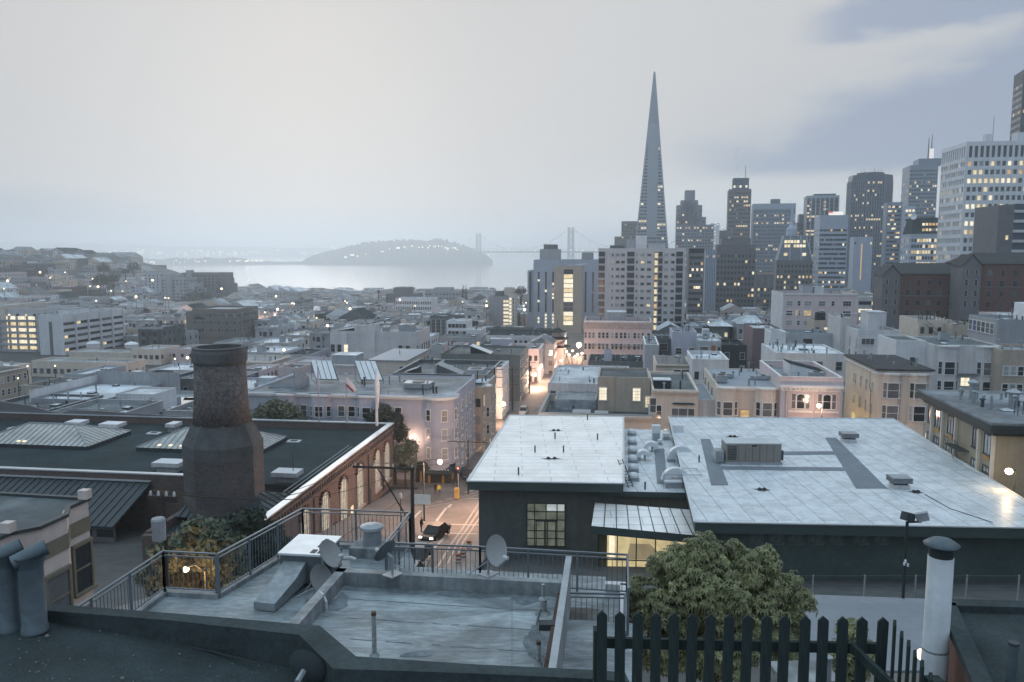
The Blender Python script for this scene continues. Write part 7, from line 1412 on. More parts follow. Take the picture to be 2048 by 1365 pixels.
for y in (Lh * .2, Lh - .15): MB().box(-.18, .18, -.16, .16, 0, .34).build('parapet_knob', BEI, bs, (0, y, bhh + .12))
# ---------------------------------------------------------------- the street with tracks, lamps, poles, cars and people
ASPH = mat('street_asphalt', (.17, .15, .138), .8, .16, .15, 1.5, patch=(.12, .15), spec=.08); SIDE = mat('pavement_concrete', (.19, .175, .165), .85, .12, .2, 2, seam=(1.5, 1.5, .8)); MARK = mat('white_road_paint', (.42, .40, .36), .8, .2, .8, 4, spec=.08); TRK = mat('cable_track_steel', (.30, .28, .26), .6, .15, 1, 4, spec=.15)
s0 = B0.dot(CD); SL, SR = s0 + 3.2, s0 + 17.5
def SP_(s, t, dz=0.0): p = CD * s + DD * t; return Vector((p.x, p.y, street_z(p.x, p.y) + dz))
def strip(sa, sb, ta, tb, m, nm, dz, step=4.0, kind='structure', kerb=0.0):
    n = max(1, int((tb - ta) / step)); mb = MB(); k = max(1, int(abs(sb - sa) / 4))
    for i in range(n + 1): mb.v += [tuple(SP_(lerp(sa, sb, j / k), lerp(ta, tb, i / n), dz)) for j in range(k + 1)]
    mb.f = [(i * (k + 1) + j, i * (k + 1) + j + 1, (i + 1) * (k + 1) + j + 1, (i + 1) * (k + 1) + j) for i in range(n) for j in range(k)]
    if kerb:
        for i in range(n):
            for s_, rv in ((sa, 1), (sb, 0)):
                a, b_ = SP_(s_, lerp(ta, tb, i / n), dz), SP_(s_, lerp(ta, tb, (i + 1) / n), dz); q = [a, b_, b_ - Vector((0, 0, kerb)), a - Vector((0, 0, kerb))]; mb.add(q if rv else q[::-1], [(0, 1, 2, 3)])
    mb.m = [0] * len(mb.f); o = mb.build(nm, m); o['kind'] = kind; return o
T0 = B0.dot(DD)
strip(SL, SR, 36, 400, ASPH, 'road', .0)
strip(-190, SL - .02, T0 + 3.2, T0 + 14, ASPH, 'cross_road', .004); strip(SR + .02, 190, T0 - 4.5, T0 + 0.5, ASPH, 'cross_road', .004)
strip(SL - 3.1, SL, 36, T0 + .4, SIDE, 'pavement', .15, kerb=.4); strip(SL - 3, SL, T0 + 13, 400, SIDE, 'pavement', .15, kerb=.4); strip(SR, SR + 3, 30, T0 - 6, SIDE, 'pavement', .15, kerb=.4); strip(SR, SR + 3, T0 + 4, 400, SIDE, 'pavement', .15, kerb=.4)
def line(pxs, w=.16, nm='road_marking', m=MARK, dz=.035):
    pts = [atg(x, y) for x, y in pxs]; mb = MB(); L = []
    for a, b_ in zip(pts, pts[1:]):
        n = max(1, int((b_ - a).length / 2)); L += [a.lerp(b_, k / n) for k in range(n)]
    L.append(pts[-1])
    for i, p in enumerate(L):
        t = (L[min(i + 1, len(L) - 1)] - L[max(0, i - 1)]); t.z = 0; t.normalize(); sd_ = Vector((t.y, -t.x, 0)) * w / 2
        for q in (p - sd_, p + sd_): mb.v.append((q.x, q.y, street_z(q.x, q.y) + dz))
    mb.f = [(2 * i, 2 * i + 1, 2 * i + 3, 2 * i + 2) for i in range(len(L) - 1)]; mb.m = [0] * len(mb.f); o = mb.build(nm, m); o['kind'] = 'structure'; return o
for pxs, w in (([(893, 1016), (869, 1048)], .3), ([(868, 1049), (958, 1051)], .35), ([(886, 1067), (958, 1069)], .35), ([(897, 1067), (866, 1100), (842, 1140)], .3), ([(903, 1009), (896, 1016)], .35), ([(842, 1022), (824, 1040)], .35), ([(936, 998), (960, 998)], .4), ([(871, 1004), (884, 1003)], .3), ([(892, 999), (905, 997)], .3), ([(930, 986), (950, 980)], .3), ([(845, 1004), (858, 1006)], .3)): line(pxs, w)
for a, b_ in (([(905, 1085), (930, 1050), (962, 1000)], .2), ([(918, 1080), (940, 1050), (965, 1012)], .2), ([(926, 1085), (948, 1052), (968, 1025)], .2), ([(860, 1150), (905, 1085)], .2), ([(880, 1150), (918, 1080)], .2), ([(898, 1150), (926, 1085)], .2), ([(800, 1012), (860, 1008), (905, 1000), (940, 990), (970, 978)], .14), ([(800, 1018), (862, 1013), (908, 1005), (944, 994), (972, 982)], .14)): line(a, b_, 'cable_track', TRK, .03)
# ---- lamps
def street_lamp(px, py, D, lab, power=0, h=None, arm=(0.0, 0.0), r=.3, base_z=None, col=(1.0, .62, .42), group=None, m=None):
    hd = at(px, py, D); bx = hd + CD * arm[0] + DD * arm[1]; z0 = street_z(bx.x, bx.y) if base_z is None else base_z
    t = thing('street_lamp', lab, 'street lamp', (bx.x, bx.y, z0), -G, group); H_ = hd.z - z0
    if H_ > .6:
        mb = MB(); mb.tube([(0, 0, 0), (0, 0, H_ - .1)], .11, 8, r1=.06); mb.build('lamp_post', METALD, t)
        if abs(arm[0]) + abs(arm[1]) > .2: MB().tube([(0, 0, H_ - .25), (-arm[0] * .5, -arm[1] * .5, H_ + .15), (-arm[0], -arm[1], H_ + .12)], .045, 6).build('lamp_arm', METALD, t)
    MB().lathe([(.02, -r * .9), (r * .7, -r * .62), (r, 0), (r * .72, r * .6), (.02, r * .85)], 0, 0, 12).build('lamp_head', m or LAMPM, t, (-arm[0], -arm[1], H_), smooth=True)
    if power:
        l = bpy.data.lights.new('lamp_light', 'POINT'); l.energy = power; l.color = col; l.shadow_soft_size = .3; o = bpy.data.objects.new('lamp_light', l); C.objects.link(o); o.parent = t; o.location = (-arm[0], -arm[1], H_ - r - .35)
    return t
street_lamp(880, 924, 92, 'tall street lamp over the crossing with a white sign board on its post', 3800, arm=(-2.2, .9), r=.33)
p = atg(846, 1067); sg = thing('sign_board', 'blank pale sign board mounted on the lamp post by the crossing', 'sign', (p.x, p.y, p.z), -G); MB().box(-.95, .95, -.04, 0, 3.4, 4.5).build('board', mat('pale_board', (.85, .8, .74), .7, .08), sg, (0, -.18, 0)); MB().box(-.06, .06, -.16, -.06, 3.5, 4.4).build('board_bracket', METAL, sg)
street_lamp(822, 875, 121, 'street lamp against the lit leafy tree by the grey-lilac corner', 380, arm=(.8, 0), r=.3)
street_lamp(1007, 808, 165, 'street lamp on a long pale arm halfway down the first block', 4200, arm=(-2.5, 0), r=.5)
for px, py, D, pw_, lab in ((1062, 718, 236, 8000, 'street lamp high beside the pink parapet block'), (1082, 733, 225, 6000, 'street lamp on the pole nearest the pink parapet block'), (1069, 750, 212, 9000, 'street lamp glowing low over the middle of the street')): street_lamp(px, py, D, lab, pw_, r=.55, arm=(-1.6, 0))
for px, py in ((1122, 722), (1138, 710), (1155, 709), (1164, 707), (1145, 702), (1128, 697), (1150, 714), (1133, 704)):
    D = 31.5 / math.tan(PIT + math.atan((py - CY) / F)); street_lamp(px, py, D, 'distant street lamp among the cluster far down the sloping street', 5000 if px in (1138, 1128, 1155) else 0, r=.42, group='distant lamps down the street')
street_lamp(1158, 690, 272, 'brightest large lamp globe far down the street beside the pink apartment house', 9000, r=1.0)
street_lamp(1638, 812, 112, 'street lamp in front of the ornate pink house', 650, arm=(.5, .4), r=.36, h=6)
street_lamp(2018, 943, 71.5, 'street lamp against the yellowish end wall of the eaves block', 230, arm=(1.0, 1.0), r=.36, col=(1, .66, .3))
street_lamp(1704, 866, 126, 'assumed unseen alley lamp between the ornate pink house and the cream walk-up', 2200, r=.3, col=(1, .7, .22))  # lamp itself unseen, assumed from the yellow light on the flank wall
street_lamp(996, 893, 99, 'added unseen kerbside street lamp screened by the smaller pale roof', 9000, r=.3, arm=(.6, 0))  # added lamp, hidden from view, evens out the glow on the street
for px, py, D, pw_, lab in ((1330, 884, 112, 480, 'assumed unseen street lamp before the taller tan end of the corner building'), (1505, 868, 110, 650, 'assumed unseen street lamp before the cream bay house'), (1800, 885, 110, 700, 'assumed unseen street lamp before the pale cream walk-up'), (1125, 868, 113, 500, 'assumed unseen street lamp before the low tan corner building')): street_lamp(px, py, D, lab, pw_, r=.3, arm=(.3, .8))  # assumed lamps hidden behind the roofs, added to warm the facades from below
street_lamp(372, 1139, 34, 'street lamp shining through the big leafy tree', 260, arm=(.7, .4), r=.15, col=(1, .5, .17))
street_lamp(1846, 1310, 11.5, 'small bright wall lamp between the fence and the white flue', 16, r=.1, col=(1, .72, .35), base_z=at(1846, 1310, 11.5).z - .3)
p = atg(802, 1052); t = thing('post_lantern', 'old unlit post lantern beside the barn wall', 'lantern', p, -G); MB().lathe([(.16, 0), (.08, .4), (.06, 3.2), (.12, 3.3)], 0, 0, 8).build('lantern_post', METALD, t); MB().lathe([(.1, 3.31), (.2, 3.6), (.16, 3.85), (.03, 4.0)], 0, 0, 8).build('globe', W_PALE, t)
# ---- utility poles and wires
POLE = mat('tarred_pole_wood', (.05, .044, .04), .9, .2, 1, 5, stretch=(6, 6, .5))
TOPS = []
def utility_pole(px, ptop, D, arms, lab, half=1.3, transformer=None, off=0.0, brace=None, ins=True, zb=None, r=.13):
    p = at(px, ptop, D); zb = street_z(p.x, p.y) if zb is None else zb; t = thing('utility_pole', lab, 'utility pole', (p.x, p.y, zb), -G); H_ = p.z - zb
    MB().tube([(0, 0, 0), (0, 0, H_)], r * 1.15, 8, r1=r * .8).build('pole', POLE, t); ends_ = []
    for d in arms:
        z = H_ - d; o = MB().box(-half + off, half + off, -.14, -.02, z - .06, z + .06).build('crossarm', POLE, t)
        for k in range(4):
            x = off - half + .12 + (2 * half - .24) * k / 3
            if ins: MB().lathe([(.025, z + .06), (.06, z + .1), (.05, z + .2), (.02, z + .26)], x, -.08, 8).build('insulator', W_PALE, o)
            ends_.append(Vector(t.location) + CD * x + Vector((0, 0, z + .25)))
    if brace: MB().bar((off - half * .2, -.08, H_ - arms[0]), (0, -.08, H_ - arms[0] - brace), .07).build('brace', POLE, t)
    if transformer: MB().lathe([(.02, 0), (.26, .02), (.27, .8), (.28, .82), (.24, .9), (.02, .92)], 0, -.45, 14).build('transformer', mat('transformer_paint', (.34, .36, .38), .6, .1, 2, 6, streak=.25), t, (0, 0, H_ - transformer))
    TOPS.append(ends_); return t
utility_pole(327, 988, 31, (.12, .25), 'utility pole with a pale drum transformer beside the big leafy tree', .62, 1.75, r=.09, zb=40)
utility_pole(824, 934, 47, (.1,), 'utility pole with a long one-sided crossarm in front of the barn wall', 1.9, off=-1.75, brace=3.6, zb=44)
utility_pole(936, 880, 112, (.3,), 'utility pole with a braced crossarm behind the pale roof corner', 2.9, off=0, brace=2.6)
utility_pole(908, 795, 134, (.6, 2.0, 4.2), 'leaning utility pole hung with crossarms beside the grey-lilac corner', 1.5, r=.19)
utility_pole(945, 783, 142, (.4, 1.5, 3.2, 6.2), 'tall utility pole with four crossarms near the narrow tan house', 1.7, r=.2)
for px, pt, D, lab in ((989, 735, 158, 'utility pole rising in front of the white-fronted house'), (1025, 735, 182, 'slim utility pole opposite the pale weathered roof'), (1059, 722, 205, 'utility pole with broad crossarms before the lamp-lit corner'), (1087, 680, 240, 'dark utility pole in front of the grey gabled loft'), (1106, 690, 262, 'utility pole next to the pagoda tower')): utility_pole(px, pt, D, (.4, 2.0, 4.0), lab, 1.7, r=.2)
for i, (a, b_) in enumerate(((2, 4), (4, 5), (5, 6), (6, 7), (7, 8), (8, 9), (3, 4), (1, 2), (0, 1))):
    for k in (0, 1, 3):
        if k >= len(TOPS[a]) or k >= len(TOPS[b_]): continue
        p, q = TOPS[a][k], TOPS[b_][k]; n = 8; pts = [p.lerp(q, j / n) - Vector((0, 0, 1.1 * (1 - (2 * j / n - 1) ** 2))) for j in range(n + 1)]; o = thing('overhead_wire', 'thin black overhead wire strung between the street poles', 'wire', p, 0, 'overhead wires along the street'); MB().tube([x - p for x in pts], .018, 4).build('wire', BLACK, o)
# ---- cars
TYRE = mat('tyre_rubber', (.018, .018, .018), .8, .1); CARG = mat('car_glass', (.02, .023, .026), .35, .1, spec=.3); HEADL = emis('headlight_glow', (1, .93, .8), 4.0); TAIL = mat('tail_lamp_red', (.25, .02, .02), .3, .1); RIM = mat('wheel_rim', (.3, .31, .32), .35, .1, metal=.5)
def make_car(lab, loc, heading, paint, lights=False, L=4.5, W=1.8, suv=False, group=None):
    t = thing('parked_car' if not lights else 'car', lab, 'car', loc, 0, group); t.rotation_euler = (0, 0, heading)
    hl = .80 if not suv else .95; ht = 1.42 if not suv else 1.7
    st = [(-L / 2, .35, .62, .80), (-L / 2 + .12, .28, .74, .88), (-L / 2 + 1.0, .24, hl, .98), (-.3, .24, hl + .06, 1.0), (.9, .24, hl + .06, 1.0), (L / 2 - .35, .26, hl + .02, .95), (L / 2 - .06, .32, .82, .88), (L / 2, .4, .7, .8)]
    mb = MB(); m = len(st); ring = 6
    for y, z0, z1, k in st:
        w = W / 2 * k; mb.v += [(-w * .9, y, z0), (w * .9, y, z0), (w, y, lerp(z0, z1, .55)), (w * .93, y, z1), (-w * .93, y, z1), (-w, y, lerp(z0, z1, .55))]
    mb.f = [(i * ring + j, i * ring + (j + 1) % ring, (i + 1) * ring + (j + 1) % ring, (i + 1) * ring + j) for i in range(m - 1) for j in range(ring)] + [tuple(range(ring - 1, -1, -1)), tuple(range((m - 1) * ring, m * ring))]; mb.m = [0] * len(mb.f)
    mb.build('body', paint, t, smooth=False)
    y0, y1, y2, y3 = (-L / 2 + 1.05, -.45, .95, L / 2 - .75) if not suv else (-L / 2 + 1.1, -.5, 1.4, L / 2 - .25); wb, wt = W / 2 * .9, W / 2 * .72; zb_ = hl + .02
    V = [(-wb, y0, zb_), (wb, y0, zb_), (wb, y3, zb_ + .03), (-wb, y3, zb_ + .03), (-wt, y1, ht - .03), (wt, y1, ht - .03), (wt, y2, ht - .03), (-wt, y2, ht - .03)]
    MB().add(V, [(0, 1, 5, 4), (1, 2, 6, 5), (2, 3, 7, 6), (3, 0, 4, 7)]).build('window_glass', CARG, t)
    mb = MB(); mb.prism([(-wt - .03, y1 - .06), (wt + .03, y1 - .06), (wt + .03, y2 + .08), (-wt - .03, y2 + .08)], ht - .05, ht)
    for a, b_ in ((0, 4), (1, 5), (2, 6), (3, 7)): mb.bar(Vector(V[a]), Vector(V[b_]), .07)
    for sg in (-1, 1): mb.bar((sg * wb, .2, zb_), (sg * wt, .2, ht - .04), .07)
    mb.build('roof', paint, t)
    for sx_ in (-1, 1):
        for y in (-L / 2 + .85, L / 2 - .85):
            mb = MB().cyl(0, 0, -.1, .1, .32, n=14); mb.xf(Matrix.Translation((sx_ * (W / 2 - .08), y, .32)) @ Matrix.Rotation(math.pi / 2, 4, 'Y')); w_ = mb.build('wheel', TYRE, t); mb = MB().cyl(0, 0, .101, .112, .19, n=10); mb.xf(Matrix.Translation((sx_ * (W / 2 - .08), y, .32)) @ Matrix.Rotation(sx_ * math.pi / 2, 4, 'Y')); mb.build('rim', RIM, w_)
        MB().box(sx_ * W * .36 - .18, sx_ * W * .36 + .18, -L / 2 - .015, -L / 2 + .1, .56, .72).build('headlight', HEADL if lights else RIM, t); MB().box(sx_ * W * .36 - .16, sx_ * W * .36 + .16, L / 2 - .1, L / 2 + .015, .62, .76).build('tail_light', TAIL, t)
    return t
CP_ = [mat('black_car_paint', (.02, .021, .023), .55, .05, spec=.2), mat('silver_car_paint', (.3, .3, .31), .3, .05, metal=.4), mat('dark_blue_car_paint', (.03, .035, .05), .25, .05, spec=.6), mat('white_car_paint', (.5, .5, .48), .3, .05, spec=.5), mat('grey_car_paint', (.035, .035, .04), .3, .05)]
hd_ = -G
make_car('black car with lit headlights waiting at the crossing stop line', atg(871, 1075, .04), hd_ - .25, CP_[0], True)
make_car('grey car parked at the kerb behind the black car', atg(836, 1122, .04), hd_, CP_[4]); make_car('dark car parked nearest the utility pole', atg(818, 1165, .04), hd_, CP_[2])
make_car('dark car half hidden behind the pale roof corner', atg(934, 955, .04), hd_ + .3, CP_[2]); make_car('white car half hidden beside the pale roof corner', atg(946, 972, .04), hd_ + .3, CP_[3])
make_car('pale van-like car at the kerb past the tan corner building', atg(1047, 829, .04), hd_, CP_[3], suv=True)
for i, (s_, t_, m_) in enumerate([(SR - 1.2, 178 + k * 6.2, CP_[(k * 3 + 1) % 4]) for k in range(9)] + [(SL + 1.2, 150 + k * 6.4, CP_[(k * 2) % 4]) for k in range(12)]):
    make_car(('%s car parked in the row along the %s kerb of the far street' % (('black', 'silver', 'dark blue', 'white')[CP_.index(m_)], 'southern' if i < 9 else 'northern')), SP_(s_, t_, .04), hd_ + (0 if i < 9 else math.pi), m_, group='cars parked along the far street')
# ---- street furniture
BARR = mat('dull_orange_plastic', (.32, .085, .035), .6, .12); STRP = mat('reflective_white_band', (.5, .48, .45), .5, .1)
for px, py, lab in ((938, 1102, 'dull orange traffic barrel farther up the tracks'), (917, 1130, 'dull orange traffic barrel nearer the viewer'), (926, 1118, 'dull orange traffic barrel between two others')):
    p = atg(px, py, .03); t = thing('traffic_barrel', lab, 'traffic barrel', p); MB().lathe([(.36, 0), (.36, .08), (.28, .09), (.24, 1.0), (.1, 1.05)], 0, 0, 12).build('barrel', BARR, t)
    for z in (.3, .65): MB().lathe([(.283, z), (.272, z + .16)], 0, 0, 12, cap=False).build('band', STRP, t)
p = atg(914, 1000, .1); t = thing('newspaper_box', 'yellow box standing on the far street corner', 'box', p, -G); MB().box(-.3, .3, -.3, .3, .12, 1.6).build('casing', mat('yellow_enamel', (.42, .28, .08), .6, .1), t); MB().box(-.22, .22, -.32, -.302, .9, 1.5).build('door', mat('ochre_box_door', (.35, .2, .05), .6, .1), t); MB().box(-.28, .28, -.25, .25, 0, .118).build('plinth', METALD, t)
p = atg(917, 996, .1); t = thing('traffic_signal', 'traffic signal on a pale post showing red at the far corner', 'traffic light', p, -G); MB().tube([(0, 0, 0), (0, 0, 4.0)], .07, 8).build('signal_post', METAL, t); o = MB().box(-.18, .18, -.2, 0, 3.4, 4.4).build('signal_head', BLACK, t)
for z, m_ in ((4.2, emis('red_signal', (1, .12, .05), 6)), (3.9, BLACK), (3.6, BLACK)): mb = MB().cyl(0, 0, 0, .06, .13, n=10); mb.xf(Matrix.Translation((0, -.2, z)) @ Matrix.Rotation(math.pi / 2, 4, 'X')); mb.build('signal_lens', m_, o)
# ---- people
SKIN = mat('skin', (.35, .22, .16), .6, .05); CLO = [mat('black_coat', (.02, .02, .024), .9, .1), mat('grey_trousers', (.06, .06, .07), .9, .1), mat('yellow_vest', (.55, .42, .05), .8, .1), mat('dark_hair', (.02, .016, .012), .8, .1), mat('brown_coat', (.08, .05, .04), .9, .1)]
def person(px, py, lab, coat, legs, turn=0.0, stride=.12, vest=None):
    p = atg(px, py, .17); s = stride
    J = [(0, 0, .95), (0, 0, 1.18), (0, 0, 1.42), (0, 0, 1.52), (0, -.02, 1.62), (0, -.01, 1.74), (-.19, 0, 1.40), (-.25, .03, 1.12), (-.25, -.1, .88), (-.25, -.13, .79), (.19, 0, 1.40), (.25, .02, 1.12), (.25, -.08, .88), (.25, -.11, .79), (-.1, 0, .88), (-.11, -s, .5), (-.11, -s * .6, .09), (-.11, -s * .6 - .17, .04), (.1, 0, .88), (.11, s * .7, .5), (.11, s, .09), (.11, s - .17, .04)]
    E = [(0, 1), (1, 2), (2, 3), (3, 4), (4, 5), (2, 6), (6, 7), (7, 8), (8, 9), (2, 10), (10, 11), (11, 12), (12, 13), (0, 14), (14, 15), (15, 16), (16, 17), (0, 18), (18, 19), (19, 20), (20, 21)]
    Rd = [.155, .15, .17, .06, .095, .085, .075, .055, .042, .045, .075, .055, .042, .045, .1, .07, .05, .045, .1, .07, .05, .045]
    me = bpy.data.meshes.new('person'); me.from_pydata(J, E, []); o = bpy.data.objects.new('person_tmp', me); C.objects.link(o); sk = o.modifiers.new('s', 'SKIN'); o.modifiers.new('d', 'SUBSURF').levels = 1
    for v_, r in zip(me.skin_vertices[0].data, Rd): v_.radius = (r, r * .75 if r > .14 else r)
    me.skin_vertices[0].data[0].use_root = True
    dg = bpy.context.evaluated_depsgraph_get(); m2 = bpy.data.meshes.new_from_object(o.evaluated_get(dg)); bpy.data.objects.remove(o)
    m2.materials.clear()
    for m_ in (SKIN, coat, legs, CLO[3]): m2.materials.append(m_)
    for f in m2.polygons:
        c_ = f.center; f.use_smooth = True
        f.material_index = 2 if c_.z < .9 and abs(c_.x) < .2 else (3 if c_.z > 1.69 or (c_.z > 1.6 and c_.y > .02) else (0 if c_.z > 1.49 or (abs(c_.x) > .2 and c_.z < .83) else 1))
    o = link('person', m2, None, p, turn); tag(o, lab, 'person')
    if vest:
        MB().lathe([(.205, 1.0), (.215, 1.2), (.22, 1.38), (.1, 1.47)], 0, 0, 12, cap=False).build('vest', vest, o).scale = (1, .82, 1)
person(878, 994, 'person in a bright yellow vest and grey trousers on the corner pavement', CLO[2], CLO[1], .3, .05, CLO[2]); person(871, 992, 'person in dark clothes next to the one in yellow', CLO[0], CLO[1], 2.4, .05)
person(906, 979, 'person in a brown coat walking up the far pavement', CLO[4], CLO[1], 3.0, .18); person(843, 1068, 'person in black standing by the lamp post at the crossing', CLO[0], CLO[1], 1.2, .05); person(916, 981, 'person in black walking behind the yellow box', CLO[0], CLO[0], 2.9, .15)

# ---------------------------------------------------------------- trees
LEAF = mat('broad_leaf', (.105, .125, .085), .7, .5, .8, 3, spec=.3); LEAFD = mat('dark_leaf', (.042, .055, .042), .75, .4, .6, 3, spec=.2); LEAFY = mat('young_green_leaf', (.165, .172, .082), .55, .55, 1.2, 7, spec=.4); BARK = mat('bark', (.06, .05, .04), .95, .3, 2, 8)
def tree(name, lab, base_, lobes, leaf, n, m, group=None, trunk=True, seed=1, rosette=False, cat='tree'):
    """lobes: (x, y, z, rx, rz) relative to the base"""
    t = thing(name, lab, cat, base_, 0, group); r = random.Random(seed); mb = MB(); tot = sum(l[3] ** 2 for l in lobes)
    for (x, y, z, rx, rz) in lobes:
        for _ in range(int(n * rx * rx / tot)):
            while True:
                d = Vector((r.uniform(-1, 1), r.uniform(-1, 1), r.uniform(-1, 1)))
                if .05 < d.length < 1: break
            d = d.normalized() * (r.random() ** .28) * (.82 + .3 * math.sin(d.x * 7 + z) * math.sin(d.y * 6 + x) * math.sin(d.z * 5)); c_ = Vector((x + d.x * rx, y + d.y * rx, z + d.z * rz))
            if rosette:
                ax = (d + Vector((r.uniform(-.4, .4), r.uniform(-.4, .4), .9))).normalized(); a_ = ax.orthogonal().normalized(); b_ = ax.cross(a_); k0 = r.random() * 6
                for k in range(8):
                    q = k0 + k * .785 + r.uniform(-.2, .2); rad = a_ * math.cos(q) + b_ * math.sin(q); ln = leaf * r.uniform(.7, 1.25); w = ln * .17; sd_ = ax.cross(rad); p1 = c_ + rad * ln * .5 + ax * ln * .28; p2 = c_ + rad * ln + ax * ln * -.02 - Vector((0, 0, ln * .18))
                    mb.add([c_, p1 - sd_ * w, p2, p1 + sd_ * w], [(0, 1, 2, 3)])
            else:
                a_ = Vector((r.uniform(-1, 1), r.uniform(-1, 1), r.uniform(-1, 1))).normalized(); b_ = a_.orthogonal().normalized(); s_ = leaf * r.uniform(.6, 1.4); mb.add([c_ - a_ * s_, c_ - b_ * s_ * .45, c_ + a_ * s_, c_ + b_ * s_ * .45], [(0, 1, 2, 3)])
    mb.build('crown', m, t)
    if trunk:
        mb = MB(); c0 = sum((Vector(l[:3]) for l in lobes), Vector()) / len(lobes); mb.tube([(0, 0, -.3), (c0.x * .2, c0.y * .2, c0.z * .4), (c0.x, c0.y, c0.z)], max(.08, c0.z * .035), 7, r1=max(.04, c0.z * .015))
        for l in lobes[:6]: mb.tube([(c0.x * .3, c0.y * .3, c0.z * .45), ((c0.x + l[0]) / 2, (c0.y + l[1]) / 2, (c0.z + l[2]) / 2), l[:3]], max(.05, c0.z * .015), 5, r1=.02)
        mb.build('trunk', BARK, t)
    return t
def px_lobes(base_, items, D): 
    o = []
    for px, py, rp_, sq, dy in items:
        p = at(px, py, D + dy) - Vector(base_); r = rp_ / F * (D + dy); o.append((p.x, p.y, p.z, r, r * sq))
    return o
bs_ = at(410, 1195, 36.5); bs_.z -= 2.5
tree('leafy_tree', 'large leafy tree glowing orange from the lamp inside it, before the chimney', bs_, px_lobes(bs_, [(345, 1110, 52, .8, 0), (400, 1070, 55, .75, 1), (440, 1105, 60, .8, 0), (385, 1130, 62, .7, 1.5), (310, 1150, 42, .8, .5), (450, 1150, 52, .7, .5), (345, 1165, 55, .7, .8), (400, 1170, 60, .6, 1.2)], 36.5), .17, 9000, LEAF, seed=3)
bs_ = at(510, 1160, 41); bs_.z -= 3
tree('leafy_tree', 'darker leafy tree at the foot of the brick chimney', bs_, px_lobes(bs_, [(490, 1050, 52, .7, 0), (530, 1075, 48, .8, 1), (465, 1070, 50, .8, -1), (555, 1100, 38, .9, 0), (505, 1100, 60, .8, 0)], 41), .17, 5500, LEAFD, seed=4)
bs_ = atz(552, 850, BZB); bs_ = at(552, 862, 122); bs_.z = street_z(bs_.x, bs_.y)
tree('street_tree', 'rounded street tree showing above the barn parapet', bs_, px_lobes(bs_, [(535, 828, 32, .8, 0), (570, 826, 34, .8, 0), (552, 815, 30, .7, 0), (515, 838, 22, .8, 0), (595, 840, 22, .8, 0)], 121.5), .26, 3200, LEAF, seed=5)
bs_ = at(790, 900, 120); bs_.z = street_z(bs_.x, bs_.y)
tree('street_tree', 'dark street tree rising behind the barn corner', bs_, px_lobes(bs_, [(765, 825, 24, .9, 0), (788, 845, 26, 1, 0), (800, 868, 22, 1, 0), (745, 838, 20, .8, 0)], 121), .26, 2600, LEAFD, seed=6)
bs_ = at(812, 985, 118.5); bs_.z = street_z(bs_.x, bs_.y)
tree('street_tree', 'street tree turned yellow-green by the lamp beside it', bs_, px_lobes(bs_, [(800, 905, 26, .9, 0), (820, 895, 22, .9, 0), (812, 925, 28, .9, 0), (790, 925, 20, .9, 0)], 119), .24, 2600, LEAF, seed=7)
bs_ = at(1430, 1365, 21.5); bs_.z -= 1.5
tree('broadleaf_tree', 'big broad-leaved tree with drooping leaf rosettes behind the picket fence', bs_, px_lobes(bs_, [(1410, 1120, 62, .8, 0), (1345, 1140, 52, .9, .3), (1480, 1135, 62, .8, .2), (1300, 1195, 52, 1, 0), (1540, 1180, 58, .9, .2), (1420, 1190, 95, .8, -.6), (1345, 1230, 80, .8, -.6), (1510, 1240, 80, .8, -.5), (1580, 1245, 42, .9, 0), (1430, 1290, 110, .6, -.8), (1275, 1225, 34, .8, -.2), (1330, 1300, 70, .7, -.8), (1560, 1300, 55, .8, -.5), (1410, 1085, 24, 1.1, 0), (1470, 1098, 22, 1.1, 0), (1545, 1130, 20, 1.1, 0), (1352, 1103, 20, 1.1, 0), (1598, 1195, 20, 1.2, 0), (1262, 1180, 18, 1.2, 0)] + [(1430 + 185 * math.cos(a) * q, 1225 - 135 * math.sin(a) * q, 20 + 8 * math.sin(a * 7), 1.1, -.3 * math.cos(a * 3)) for a, q in [(k * .165, .86 + .16 * math.sin(k * 2.4)) for k in range(20)]], 21.5), .155, 7600, LEAFY, seed=8, rosette=True)
bs_ = at(1700, 1365, 15); bs_.z -= .8
tree('leafy_shrub', 'smaller leafy shrub poking above the pickets', bs_, px_lobes(bs_, [(1700, 1262, 30, .9, 0), (1725, 1300, 28, .9, 0), (1672, 1300, 24, .9, 0), (1700, 1330, 45, .9, 0)], 15), .14, 260, LEAFY, seed=9, rosette=True, cat='shrub')
